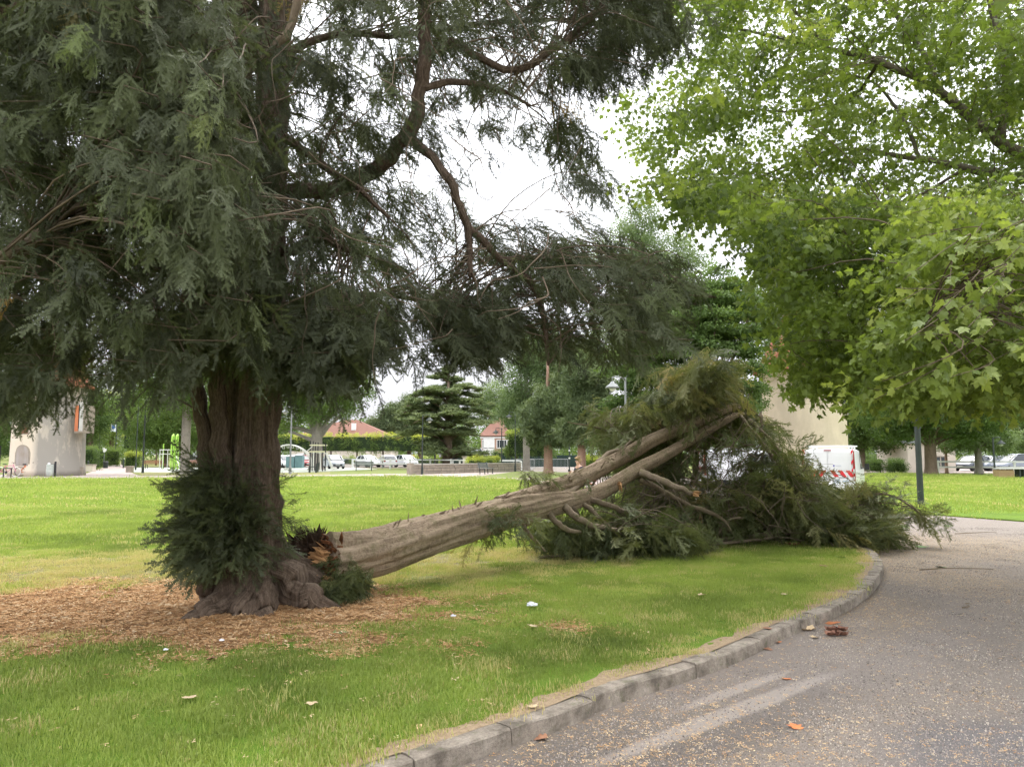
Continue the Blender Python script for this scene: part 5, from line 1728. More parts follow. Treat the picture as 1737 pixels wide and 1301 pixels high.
# ================================================================== BUILDINGS
def plaster(name, c1, c2, stain, amt, dx=0.0):
    m, t = newmat(name)
    b, o = principled(t, .92, .15)
    v = coords(t)
    n1 = noi(t, v, .5, 7, .65)
    n2 = noi(t, v, 5.0, 7, .7)
    n3 = noi(t, coords(t, (1, 1, .35)), 1.1, 7, .7)
    c = ramp(t, [(.35, c2), (.65, c1)], n1).outputs[0]
    c = mixc(t, math_(t, 'MULTIPLY', n2, .25), c, c2)
    k = ramp(t, [(.42, (0, 0, 0)), (.60, (1, 1, 1))], n3).outputs[0]
    if dx:
        sp = nd(t, 'ShaderNodeSeparateXYZ'); t.links.new(v, sp.inputs[0])
        g = math_(t, 'MULTIPLY', math_(t, 'SUBTRACT', sp.outputs[0], .15), dx, True)
        k = math_(t, 'MULTIPLY', math_(t, 'ADD', k, math_(t, 'MULTIPLY', g, .6)), g, True)
    c = mixc(t, math_(t, 'MULTIPLY', k, amt), c, stain)
    t.links.new(c, b.inputs['Base Color'])
    bump(t, b, n2, .3, .01)
    return m
M_TOWER_L = plaster('stained_plaster', (.68, .60, .49), (.60, .52, .42), (.24, .23, .21), .85, 1.4)
M_TOWER_R = plaster('cream_plaster', (.64, .545, .41), (.56, .47, .35), (.42, .36, .27), .4)
M_TILE = pm('roof_tile', (.36, .13, .075), (.22, .085, .055), 9, .9, .6, bscale=30)
M_BROWNWOOD = pm('brown_shutter', (.17, .085, .045), (.10, .05, .03), 8, .7)
M_DARK = pm('dark_opening', (.02, .02, .02), (.012, .012, .012), 3, .6)
M_WHITE = pm('white_paint', (.78, .78, .76), (.68, .68, .66), 3, .5)
M_BLOCK = plaster('blocked_door', (.40, .37, .34), (.33, .30, .28), (.26, .20, .14), .6)
M_ORANGE = pm('orange_render', (.55, .19, .085), (.42, .14, .07), 3, .85)
M_PANEL = pm('pale_panel', (.52, .51, .48), (.42, .41, .39), 2, .8)
M_STONEW = pm('wall_stone', (.36, .31, .25), (.24, .21, .17), 2.5, .9, .5)
M_BRICK = pm('pink_brick', (.46, .30, .22), (.36, .23, .17), 3.5, .9)
M_PALEWALL = pm('pale_wall', (.60, .54, .46), (.52, .46, .40), 1.2, .9)
M_SLATE = pm('grey_roof', (.33, .34, .37), (.26, .27, .30), 3, .7)
M_GLASS = pm('window_glass', (.05, .06, .07), (.03, .035, .04), 1, .12, spec=.6)
M_REDROOF = pm('red_brown_roof', (.23, .115, .085), (.16, .085, .065), 5, .9, .4)

def tower(label, u, d, diam, zeave, mat, name='round_tower', left=False):
    b = P(u, d, 0)
    t = thing(name, label, 'tower', b)
    R0 = diam / 2
    mb = MB()
    mb.lathe([(R0 * 1.05, -.05), (R0 * 1.045, .45), (R0 * 1.015, .95), (R0 * 1.005, 2), (R0 * .99, zeave * .7), (R0 * .985, zeave - .35), (R0 * 1.03, zeave - .2), (R0 * 1.09, zeave - .02)], 64)
    mb.build('wall', mat, t, smooth=True)
    mb = MB()
    rz = zeave
    mb.lathe([(R0 * 1.20, rz - .05), (R0 * 1.22, rz), (R0 * 1.02, rz + .55), (R0 * .80, rz + 1.5), (R0 * .5, rz + 3.0), (R0 * .22, rz + 4.4), (.04, rz + 5.4)], 64)
    roof = mb.build('roof', M_TILE, t)
    # courses of tiles, each course a ring standing a little proud of the next
    mb = MB()
    prof = [(R0 * 1.22, 0), (R0 * 1.02, .55), (R0 * .80, 1.5), (R0 * .5, 3.0), (R0 * .22, 4.4)]
    for k in range(30):
        f = k / 30 * 4.3
        def rad(z):
            for (r0, z0), (r1, z1) in zip(prof, prof[1:]):
                if z0 <= z <= z1: return r0 + (r1 - r0) * (z - z0) / (z1 - z0)
            return prof[-1][0]
        r0, r1 = rad(f), rad(min(4.35, f + .16))
        n = max(12, int(2 * math.pi * r0 / .22))
        for j in range(n):
            a0, a1 = (j + (k % 2) * .5) * 6.28318 / n, (j + .92 + (k % 2) * .5) * 6.28318 / n
            if math.sin((a0 + a1) / 2) > .25: continue
            o_ = .035
            mb.add([((r0 + o_) * math.cos(a0), (r0 + o_) * math.sin(a0), rz + f), ((r0 + o_) * math.cos(a1), (r0 + o_) * math.sin(a1), rz + f),
                    ((r1 + .012) * math.cos(a1), (r1 + .012) * math.sin(a1), rz + f + .17), ((r1 + .012) * math.cos(a0), (r1 + .012) * math.sin(a0), rz + f + .17),
                    ((r0 + .005) * math.cos(a0), (r0 + .005) * math.sin(a0), rz + f - .005), ((r0 + .005) * math.cos(a1), (r0 + .005) * math.sin(a1), rz + f - .005)], [(0, 1, 2, 3), (4, 5, 1, 0)])
    o = mb.build('tiles', M_TILE, roof); o['kind'] = 'stuff'
    return t, R0
def on_tower(R0, du, w, z0, z1, arch, off, dep, n=12):
    """outline curving with the tower wall: du = sideways offset from its axis as seen"""
    cols = []
    for i in range(n + 1):
        x = du - w / 2 + w * i / n
        q = (2 * i / n - 1)
        zt = z1 - (arch * (1 - math.sqrt(max(0, 1 - q * q))) if arch else 0)
        y = -math.sqrt(max(.01, (R0 + off) ** 2 - x * x))
        cols.append((x, y, z0, zt))
    mb = MB()
    for (x, y, a, b), (x2, y2, a2, b2) in zip(cols, cols[1:]):
        mb.add([(x, y, a), (x2, y2, a2), (x2, y2, b2), (x, y, b), (x, y + dep, a), (x2, y2 + dep, a2), (x2, y2 + dep, b2), (x, y + dep, b)],
               [(0, 1, 2, 3), (7, 6, 5, 4), (3, 2, 6, 7), (0, 4, 5, 1), (0, 3, 7, 4), (1, 5, 6, 2)])
    return mb
TLd = 58
tl, R0 = tower('weathered round tower with walled-up arched door and grey stains', 80, TLd, 4.85, 6.6, M_TOWER_L)
sx = lambda u: (u - 80) / F * TLd
on_tower(R0, sx(70), 28 / F * TLd, -.03, ZV(755, TLd), .62, .045, .1).build('door_surround', M_STONEW, tl)
on_tower(R0, sx(70), 23 / F * TLd, -.03, ZV(757, TLd), .52, .065, .1).build('door', M_BLOCK, tl, label='arched doorway walled up with pale blocks')
on_tower(R0, sx(72), 15 / F * TLd, ZV(738, TLd), ZV(719, TLd), 0, .02, .1).build('window_surround', M_STONEW, tl)
on_tower(R0, sx(72), 12 / F * TLd, ZV(736.5, TLd), ZV(720, TLd), 0, .045, .1).build('shutter', M_BROWNWOOD, tl)
on_tower(R0, sx(30), 8 / F * TLd, 0, ZV(752, TLd), 0, .03, .1).build('pale_repair', M_PANEL, tl)
on_tower(R0, sx(117), 48 / F * TLd, -.03, ZV(792, TLd), 0, .055, .1).build('plinth', M_STONEW, tl, label='grey stained plinth at the foot of the tower')
mb = MB(); mb.tube([(sx(32), -R0 * .93, 0), (sx(32), -R0 * .93, 2.2)], .05, 8); mb.build('pipe', M_DARK, tl)
# projecting gabled bay on its right side
mb = MB(); mb.box((sx(146.5), -.6, ZV(712, TLd)), (13 / F * TLd, 1.6, 46 / F * TLd)); mb.build('bay', M_STONEW, tl, label='stone bay projecting from the tower')
mb = MB(); mb.box((sx(143), -1.42, ZV(711, TLd)), (5.5 / F * TLd, .05, 42 / F * TLd)); mb.build('bay_shutter', M_ORANGE, tl, label='orange shutter of the bay')
mb = MB(); mb.box((sx(150.5), -1.43, ZV(708, TLd)), (5.5 / F * TLd, .06, 48 / F * TLd)); mb.build('bay_panel', M_PANEL, tl)
mb = MB(); mb.box((sx(146.6), -1.42, ZV(708, TLd)), (1.6 / F * TLd, .04, 40 / F * TLd)); mb.build('bay_opening', M_DARK, tl)

TRd = 46
tr, R0 = tower('cream round tower with red tiled cone roof behind the van', 1367, TRd, 4.75, ZV(632, TRd), M_TOWER_R)
sx = lambda u: (u - 1367) / F * TRd
on_tower(R0, sx(1334), 13 / F * TRd, ZV(648, TRd), ZV(634, TRd), 0, .06, .12).build('corbel', M_STONEW, tr)
on_tower(R0, sx(1350), 11 / F * TRd, ZV(646, TRd), ZV(634, TRd), 0, .06, .12).build('corbel', M_STONEW, tr)
on_tower(R0, sx(1422), 12 / F * TRd, ZV(702, TRd), ZV(668, TRd), 0, .012, .1, 4).build('window', M_GLASS, tr)
on_tower(R0, sx(1422), 16 / F * TRd, ZV(706, TRd), ZV(702, TRd), 0, .09, .16, 4).build('window_sill', M_STONEW, tr)
mb = MB(); mb.tube([(R0 * .99, -.4, 0), (R0 * .99, -.4, ZV(634, TRd))], .045, 8); mb.build('downpipe', M_WHITE, tr)

def hip_house(label, u0, u1, d, zeave, vr, ridge_u, wall, roof, name='house', depth=9):
    a, b = P(u0, d, 0).x, P(u1, d, 0).x
    cx_ = (a + b) / 2
    t = thing(name, label, 'house', (cx_, d + depth / 2, 0))
    w = b - a
    mb = MB(); mb.box((0, 0, zeave / 2), (w - .6, depth - .6, zeave)); mb.build('wall', wall, t)
    zr = ZV(vr, d + depth / 2)
    r0, r1 = P(ridge_u[0], d + depth / 2, zr).x - cx_, P(ridge_u[1], d + depth / 2, zr).x - cx_
    mb = MB()
    x, y = w / 2, depth / 2
    mb.add([(-x, -y, zeave), (x, -y, zeave), (x, y, zeave), (-x, y, zeave), (r0, 0, zr), (r1, 0, zr)], [(0, 1, 5, 4), (1, 2, 5), (2, 3, 4, 5), (3, 0, 4), (3, 2, 1, 0)])
    rf = mb.build('roof', roof, t)
    return t, rf, cx_
hA, rfA, cxA = hip_house('house with broad red brown hipped roof behind the long hedge', 490, 665, 128, ZV(741, 128), 712, (585, 606), M_PALEWALL, M_REDROOF)
d_ = 128
mb = MB(); mb.box((P(595, d_, 0).x - cxA, -2.6, ZV(722, d_) - .1), (.75, .3, 1.15)); mb.build('skylight', M_WHITE, rfA)
hB, rfB, cxB = hip_house('pink brick house with chimney and red roof beside the cedar', 812, 872, 112, ZV(739, 112), 714, (836, 846), M_BRICK, M_REDROOF)
d_ = 112
mb = MB(); mb.box((P(851, d_, 0).x - cxB, -3.0, ZV(722, d_)), (.75, .7, 2.6)); mb.build('chimney', M_BRICK, rfB)
for u in (822, 834, 847, 855, 865):
    x = P(u, d_, 0).x - cxB
    mb = MB(); mb.box((x, -4.21, ZV(753, d_)), (.62, .06, 1.05)); wv = mb.build('window', M_GLASS, hB)
    mb = MB()
    for q in (-.36, .36): mb.box((x + q, -4.245, ZV(753, d_)), (.10, .06, 1.25))
    mb.box((x, -4.245, ZV(753, d_) + .58), (.62, .06, .1)); mb.box((x, -4.245, ZV(753, d_) - .6), (.82, .09, .1)); mb.box((x, -4.24, ZV(753, d_)), (.05, .05, 1.05))
    mb.build('frame', M_WHITE, wv)
mb = MB(); mb.box((P(829, d_, 0).x - cxB, -4.25, ZV(758, d_)), (1.6, .08, 2.6)); mb.build('white_panel', M_WHITE, hB)
mb = MB(); mb.box((0, -4.22, ZV(741, d_) - .1), (4.8, .1, .22)); mb.build('cornice', M_WHITE, hB)
# grey shed
d_ = 100
a, b = P(776, d_, 0).x, P(826, d_, 0).x
t = thing('shed', 'grey roofed shed with open dark gable beside the cedar', 'shed', ((a + b) / 2, d_ + 3, 0))
w = b - a
ze, zr = ZV(775, d_), ZV(761, d_)
mb = MB(); mb.box((0, 0, ze / 2), (w - .4, 5.4, ze)); mb.build('wall', M_PALEWALL, t)
mb = MB(); x = w / 2
mb.add([(-x, -3, ze), (x * .2, -3, ze), (x * .2, 3, ze), (-x, 3, ze), (-x + .6, 0, zr), (x * .35, 0, zr)], [(0, 1, 5, 4), (2, 3, 4, 5), (3, 0, 4), (1, 2, 5)])
mb.build('roof', M_SLATE, t)
mb = MB(); mb.add([(x * .1, -3.05, ze - .1), (x, -3.05, ze - .1), (x * .55, -3.05, zr + .1), (x * .1, 0, ze - .1), (x, 0, ze - .1), (x * .55, 0, zr + .1)], [(0, 1, 2), (5, 4, 3), (0, 3, 4, 1), (1, 4, 5, 2), (2, 5, 3, 0)])
mb.build('gable_roof', M_SLATE, t)
mb = MB(); mb.add([(x * .2, -3.08, ze - .08), (x * .9, -3.08, ze - .08), (x * .55, -3.08, zr - .12)], [(0, 1, 2)]); mb.build('gable_opening', M_DARK, t)
# pale building on the right
d_ = 71
a, b = P(1541, d_, 0).x, P(1622, d_, 0).x
t = thing('building', 'low pale rendered building behind the flared tree trunk', 'building', ((a + b) / 2, d_ + 3, 0))
w = b - a; zt = ZV(752, d_)
mb = MB(); mb.box((0, 0, zt / 2), (w, 6, zt)); mb.build('wall', M_PALEWALL, t)
mb = MB(); mb.box((0, 0, zt + .12), (w + .5, 6.5, .22)); mb.build('roof', M_SLATE, t)
for u in (1591, 1602):
    mb = MB(); mb.box((P(u, d_, 0).x - (a + b) / 2, -3.01, ZV(783, d_)), (.48, .06, .85)); wv = mb.build('window', M_GLASS, t)
    mb = MB(); mb.box((P(u, d_, 0).x - (a + b) / 2, -3.03, ZV(783, d_) + .47), (.6, .1, .09)); mb.box((P(u, d_, 0).x - (a + b) / 2, -3.03, ZV(783, d_) - .47), (.6, .12, .09)); mb.build('frame', M_STONEW, wv)
# dark green fence panels behind the hedges
M_GPANEL = pm('green_fence_panel', (.025, .05, .04), (.018, .035, .03), 1, .8)
t = thing('fence', 'dark green solid fence panels behind the barriers', 'fence', P(880, 96, 0))
a, b = P(764, 96, 0).x, P(1010, 96, 0).x
n = 9
for i in range(n):
    x0, x1 = a + (b - a) * i / n, a + (b - a) * (i + 1) / n
    mb = MB(); mb.box(((x0 + x1) / 2 - t.location.x, 0, ZV(772, 96) / 2), (x1 - x0 - .06, .06, ZV(772, 96))); mb.build('panel', M_GPANEL, t)
    mb = MB(); mb.box((x0 - t.location.x, .08, .85), (.08, .08, 1.75)); mb.build('post', M_GPANEL, t)
# low stone wall, course by course
M_COPE = pm('coping_stone', (.42, .38, .32), (.33, .30, .26), 3, .9, .4)
wa, wb = G(700, 804.8), G(884, 799.5)
dv = (wb - wa); Lw = dv.length; ang = math.atan2(dv.y, dv.x)
t = thing('stone_wall', 'low grey stone wall with flat coping beside the path', 'wall', wa, ang)
rw = random.Random(12)
hh = .74
courses = 3
mb = MB(); mb.box((Lw / 2, .16, hh / 2 - .02), (Lw - .06, .20, hh - .06)); mb.build('core', M_DARK, t)
for k in range(courses):
    x = 0.0
    while x < Lw - .1:
        L = min(rw.uniform(.55, 1.1), Lw - x)
        if Lw - x - L < .3: L = Lw - x
        hk = hh / courses
        mb = MB(); mb.box((x + L / 2, .15 + rw.uniform(-.012, .012), hk * (k + .5) - .03), (L - .03, .32, hk - .025)); mb.build('stone', M_STONEW, t)
        x += L
x = 0.0
while x < Lw - .1:
    L = min(1.2, Lw - x)
    mb = MB(); mb.box((x + L / 2, .15, hh + .02), (L - .015, .42, .09)); mb.build('coping', M_COPE, t)
    x += L
mb = MB(); mb.box((-.12, .15, .42), (.34, .44, .94)); mb.build('end_pier', M_STONEW, t)
# ================================================================== VEHICLES
def paint(name, c):
    m, t = newmat(name)
    b, o = principled(t, .32, .5)
    v = coords(t)
    n = noi(t, v, 1.5, 5, .6)
    rp = ramp(t, [(.3, tuple(x * .86 for x in c)), (.7, c)], n)
    t.links.new(rp.outputs[0], b.inputs['Base Color'])
    b.inputs['Coat Weight'].default_value = .35
    b.inputs['Coat Roughness'].default_value = .12
    return m
M_VANW = paint('white_van_paint', (.74, .74, .76))
M_CARW = paint('white_car_paint', (.72, .73, .75))
M_CARS = paint('silver_car_paint', (.42, .45, .50))
M_CARG = paint('grey_car_paint', (.22, .25, .30))
M_CARB = paint('dark_car_paint', (.06, .07, .09))
M_CARR = paint('red_car_paint', (.35, .03, .03))
M_RUB = pm('rubber', (.03, .03, .03), (.018, .018, .018), 5, .8)
M_RIM = pm('rim', (.4, .4, .42), (.3, .3, .32), 5, .35, metal=.8)
M_TRIM = pm('black_trim', (.035, .035, .038), (.02, .02, .022), 5, .6)
M_REDT = pm('red_stripe', (.62, .035, .05), (.52, .03, .04), 3, .4)
M_LAMPR = pm('tail_lamp', (.30, .015, .02), (.2, .01, .012), 3, .15, spec=.6)
M_LAMPC = pm('clear_lamp', (.62, .63, .62), (.5, .5, .5), 3, .15, spec=.6)
M_BLUE = pm('blue_lettering', (.12, .32, .55), (.10, .27, .48), 3, .5)
M_SHIELD = pm('violet_shield', (.14, .14, .42), (.10, .10, .34), 3, .5)
M_GREYT = pm('pale_lettering', (.5, .53, .6), (.45, .48, .55), 3, .5)

def sec(y, wb, wt, zb, zm, zt, n=5):
    """cross-section of a body at y: bottom, belt and roof widths with rounded corners"""
    pts = []
    r = min(.12, (zt - zm) * .3)
    prof = [(wb * .90, zb), (wb, zb + .14), (wb * 1.01, (zb + zm) / 2), (wb, zm), (wt + (wb - wt) * .25, zm + (zt - zm) * .75), (wt - .01, zt - r * .55), (wt - r * .8, zt - .02), (wt * .45, zt + .012)]
    for x, z in prof: pts.append((x, y, z))
    for x, z in reversed(prof): pts.append((-x, y, z))
    return pts
def wheels(t, ys, w, r, z=None):
    for y in ys:
        for s in (-1, 1):
            M = Matrix.Rotation(math.pi / 2, 3, 'Y')
            mb = MB(); mb.lathe([(r * .62, -.10), (r * .95, -.10), (r, -.06), (r, .06), (r * .95, .10), (r * .62, .10)], 24, (s * (w - .10), y, r), M=M)
            wh = mb.build('wheel', M_RUB, t, smooth=False)
            mb = MB(); mb.lathe([(.02, -.085), (r * .6, -.085), (r * .6, .085), (.02, .085)], 16, (s * (w - .095), y, r), M=M); mb.build('rim', M_RIM, wh)
def van(label, loc, rz, logo=True):
    """small delivery van, rear towards -y"""
    t = thing('van', label, 'van', loc, rz, 'white vans on the road')
    mb = MB()
    S = [sec(-2.10, .86, .80, .34, .95, 1.70), sec(-2.06, .895, .835, .30, .95, 1.775), sec(-1.7, .91, .85, .28, .95, 1.80), sec(-.5, .915, .86, .28, .95, 1.81), sec(.45, .915, .84, .28, .97, 1.79),
         sec(.85, .91, .78, .28, .98, 1.68), sec(1.30, .905, .74, .28, 1.0, 1.28), sec(1.55, .895, .72, .28, .96, 1.10), sec(1.95, .86, .68, .30, .84, .98), sec(2.10, .76, .60, .34, .70, .84)]
    mb.loft(S); body = mb.build('body', M_VANW, t, smooth=True)
    md = body.modifiers.new('edge', 'EDGE_SPLIT'); md.split_angle = R(38)
    y = -2.125
    def panel(pts, mat, name, parent=t, yy=y, th=.012, **k):
        mb = MB()
        n = len(pts)
        mb.add([(x, yy, z) for x, z in pts] + [(x, yy + th, z) for x, z in pts], [list(range(n)), list(reversed(range(n, 2 * n)))] + [[i, n + i, n + (i + 1) % n, (i + 1) % n] for i in range(n)])
        return mb.build(name, mat, parent, **k)
    for s in (-1, 1):
        a, b = (.012, .80) if s > 0 else (-.80, -.012)
        dr = panel([(a, .42), (b, .42), (b, 1.02), (b * .985 if s > 0 else b, 1.45), (b * .93 if s > 0 else b * .93, 1.66), (a, 1.68)] if s > 0 else [(b, .42), (b, 1.68), (a * .93, 1.66), (a * .985, 1.45), (a, 1.02), (a, .42)][::-1], M_VANW, 'rear_door', th=.03)
        # blanked window panel, pressed a little proud
        q = [(a + .03 * 1, 1.02), (b - .10, 1.02), (b - .06, 1.08), (b - .085, 1.50), (b - .16, 1.56), (a + .03, 1.57)] if s > 0 else [(-.03, 1.02), (-.03, 1.57), (-.64, 1.56), (-.715, 1.50), (-.74, 1.08), (-.70, 1.02)]
        panel(q, M_VANW, 'window_blank', dr, y - .012, .012)
        # chevrons
        for k in range(3):
            x0 = s * (.06 + k * .27)
            panel([(x0 + s * 0, 1.0), (x0 + s * .15, 1.0), (x0 + s * .31, .76), (x0 + s * .16, .76)], M_REDT, 'red_stripe', t, y - .006, .004)
        for z in (1.58, 1.20, .90):
            panel([(s * .80, z), (s * .87, z + .10), (s * .87, z + .22), (s * .80, z + .12)], M_REDT, 'red_stripe', t, y - .006, .004)
        mb = MB(); mb.add([(s * .875, y - .008, 1.72), (s * .905, y + .05, 1.70), (s * .925, y + .07, 1.02), (s * .925, y + .08, .62), (s * .86, y - .008, .62), (s * .855, y - .008, 1.05)], [(0, 1, 2, 3, 4, 5)])
        mb.build('tail_lamp', M_LAMPR, t)
        mb = MB(); mb.box((s * .885, y - .012, .98), (.05, .02, .14)); mb.box((s * .885, y - .012, .72), (.05, .02, .12)); mb.build('reversing_lamp', M_LAMPC, t)
        mb = MB(); mb.add([(s * .895, -1.95, 1.02), (s * .900, -.2, 1.02), (s * .868, -.2, 1.62), (s * .848, -1.85, 1.60)], [(0, 1, 2, 3)]); mb.build('side_panel', M_VANW, t)
        mb = MB(); mb.add([(s * .9185, -.05, 1.02), (s * .914, .95, 1.02), (s * .846, .72, 1.58), (s * .878, -.05, 1.64)], [(0, 1, 2, 3)]); mb.build('side_window', M_GLASS, t)
        mb = MB(); mb.tube([(s * .92, .95, 1.05), (s * 1.0, .93, 1.06)], .02, 6); mb.box((s * 1.06, .93, 1.10), (.16, .09, .24)); mb.build('mirror', M_TRIM, t)
        mb = MB(); mb.box((s * .55, 2.06, .72), (.34, .12, .14)); mb.build('headlight', M_LAMPC, t)
        mb = MB(); mb.bar((s * .70, -1.75, 1.86), (s * .70, .3, 1.86), .04); mb.build('roof_rail', M_WHITE, t)
    for yy in (-1.7, -.7, .25):
        mb = MB(); mb.bar((-.80, yy, 1.90), (.80, yy, 1.90), .045); mb.box((-.70, yy, 1.84), (.05, .05, .09)); mb.box((.70, yy, 1.84), (.05, .05, .09)); mb.build('roof_bar', M_WHITE, t)
    mb = MB(); mb.add([(-.70, .93, 1.63), (.70, .93, 1.63), (.72, 1.36, 1.20), (-.72, 1.36, 1.20)], [(0, 1, 2, 3)])
    for i in range(4): mb.v[i] = (mb.v[i][0], mb.v[i][1] + .02, mb.v[i][2] + .03)
    mb.build('windscreen', M_GLASS, t)
    mb = MB(); mb.box((0, y + .02, .40), (1.70, .14, .26)); mb.build('bumper', M_VANW, t, bevel=.04)
    mb = MB(); mb.box((0, y - .01, 1.735), (.26, .03, .04)); mb.build('brake_light', M_LAMPR, t)
    mb = MB(); mb.box((0, 0, .25), (1.6, 3.6, .14)); mb.build('underside', M_TRIM, t)
    mb = MB(); mb.box((-.25, y - .055, .55), (.52, .012, .115)); mb.build('number_plate', M_LAMPC, t)
    if logo:
        panel([(.18, 1.20), (.235, 1.20), (.24, 1.165), (.207, 1.12), (.175, 1.165)], M_SHIELD, 'shield_emblem', t, y - .018, .004)
        mb = MB()
        for z in (1.18, 1.15): mb.box((.36, y - .016, z), (.20, .004, .016))
        mb.build('small_print', M_GREYT, t)
        mb = MB(); mb.box((.52, y - .006, .735), (.34, .004, .02)); mb.build('small_print', M_TRIM, t)
        mb = MB()
        for a, b in (((.19, .66), (.29, .66)), ((.29, .66), (.19, .55)), ((.19, .55), (.29, .55)), ((.33, .66), (.42, .66)), ((.33, .605), (.41, .605)), ((.33, .55), (.42, .55)), ((.33, .66), (.33, .55))):
            mb.bar((a[0], y - .008, a[1]), (b[0], y - .008, b[1]), .02, .006)
        mb.build('lettering', M_BLUE, t)
        # plug-shaped mark beside it
        mb = MB(); mb.bar((.47, y - .006, .59), (.55, y - .006, .62), .012); mb.bar((.55, y - .006, .62), (.60, y - .006, .60), .012)
        for a in range(10):
            a0, a1 = a * .628, (a + 1) * .628
            mb.bar((.64 + .04 * math.cos(a0), y - .006, .60 + .04 * math.sin(a0)), (.64 + .04 * math.cos(a1), y - .006, .60 + .04 * math.sin(a1)), .012)
        mb.build('plug_emblem', M_BLUE, t)
    wheels(t, (-1.35, 1.35), .90, .31)
    return t
def hdg(deg):      # clockwise from straight ahead
    return -R(deg)
vp = P(1414, 28.6, 0)
van('white van with red chevrons seen from behind, beside the fallen crown', (vp.x + .9, vp.y + 1.9, 0), hdg(29.5))
vp = P(1268, 37.0, 0)
van('white van seen side-on through the fallen branches', (vp.x, vp.y, 0), hdg(96), False)

def car(label, loc, rz, paint_, group='cars in the car park', tall=0.0, name='parked_car'):
    """hatchback, nose towards +y"""
    t = thing(name, label, 'car', loc, rz, group)
    h = 1.46 + tall
    mb = MB()
    def s2(y, w, zb, zt): return [(w * .9, y, zb), (w, y, zb + .12), (w * 1.01, y, (zb + zt) / 2), (w * .97, y, zt - .08), (w * .86, y, zt), (-w * .86, y, zt), (-w * .97, y, zt - .08), (-w * 1.01, y, (zb + zt) / 2), (-w, y, zb + .12), (-w * .9, y, zb)]
    mb.loft([s2(-2.05, .70, .40, .80), s2(-1.98, .82, .28, .90), s2(-1.2, .87, .22, .95), s2(.3, .88, .22, .94), s2(1.0, .87, .22, .92), s2(1.6, .84, .24, .82), s2(1.95, .76, .30, .70), s2(2.06, .62, .38, .60)])
    b = mb.build('body', paint_, t, smooth=True)
    b.modifiers.new('edge', 'EDGE_SPLIT').split_angle = R(40)
    def s3(y, w0, w1, z0, z1): return [(w0, y, z0), (w1 + .02, y, z1 - .06), (w1 * .85, y, z1), (-w1 * .85, y, z1), (-w1 - .02, y, z1 - .06), (-w0, y, z0)]
    mb = MB()
    mb.loft([s3(-1.92, .74, .60, .88, 1.05 + tall), s3(-1.6, .80, .64, .90, h - .12), s3(-1.0, .82, .66, .90, h - .01), s3(-.2, .83, .66, .90, h), s3(.25, .83, .64, .90, h - .06), s3(1.15, .80, .60, .88, .98)])
    mb.build('glasshouse', M_GLASS, t, smooth=False)
    mb = MB()
    mb.loft([[(.62, -1.62, h - .12), (.60, -1.62, h - .09), (-.60, -1.62, h - .09), (-.62, -1.62, h - .12)], [(.675, -1.0, h - .03), (.60, -1.0, h + .015), (-.60, -1.0, h + .015), (-.675, -1.0, h - .03)],
             [(.675, -.2, h - .02), (.60, -.2, h + .02), (-.60, -.2, h + .02), (-.675, -.2, h - .02)], [(.65, .25, h - .07), (.58, .25, h - .03), (-.58, .25, h - .03), (-.65, .25, h - .07)]])
    mb.build('roof', paint_, t, smooth=True)
    mb = MB()
    for s in (-1, 1):
        mb.bar((s * .66, .25, h - .06), (s * .82, 1.15, .93), .05); mb.bar((s * .675, -.45, h - .03), (s * .845, -.5, .92), .06); mb.bar((s * .65, -1.55, h - .12), (s * .80, -1.75, .92), .12)
    mb.build('pillars', paint_, t)
    for s in (-1, 1):
        mb = MB(); mb.add([(s * .40, 2.02, .66), (s * .74, 1.86, .70), (s * .80, 1.62, .78), (s * .55, 1.90, .74)], [(0, 1, 2, 3)]); mb.v = [(x, y_ + .02, z + .02) for x, y_, z in mb.v]; mb.build('headlight', M_LAMPC, t)
        mb = MB(); mb.box((s * .70, -2.02, .78), (.2, .06, .2)); mb.build('tail_lamp', M_LAMPR, t)
        mb = MB(); mb.box((s * .97, .85, .98), (.18, .09, .13)); mb.build('mirror', paint_, t)
    mb = MB(); mb.box((0, 2.03, .44), (1.0, .10, .16)); mb.build('grille', M_TRIM, t)
    mb = MB(); mb.box((0, 2.09, .48), (.5, .012, .11)); mb.build('number_plate', M_LAMPC, t)
    wheels(t, (-1.28, 1.28), .86, .31)
    return t
def cp(u, d):
    p = P(u, d, -.03); return (p.x, p.y, -.03)
car('silver blue car parked right of the climbing frame', cp(566, 86), R(205), M_CARS, tall=.06)
car('white car parked behind the bench, nearest the climbing frame', cp(624, 96), R(215), M_CARW)
car('white car with its rear turned this way in the middle of the row', cp(657, 96), R(20), M_CARW)
car('white car parked nearest the stone wall', cp(689, 97), R(212), M_CARW, tall=.05)
car('white car half hidden by the yew trunk', cp(480, 92), R(225), M_CARW)
car('red car behind the pale thick trunk', cp(521, 95), R(200), M_CARR)
car('white car behind the slim grey trunk', cp(328, 100), R(260), M_CARW)
car('white car between grey trunk and yew', cp(349, 101), R(80), M_CARW)
car('dark car with pale bonnet parked nearest the flared tree', cp(1650, 74), R(120), M_CARB)
car('grey car in the middle of the right hand row', cp(1676, 75), R(125), M_CARG)
car('grey estate car parked at the edge of the picture', cp(1722, 72), R(100), M_CARG, tall=.18)
car('silver car parked behind the grey estate car', cp(1705, 80), R(110), M_CARS)

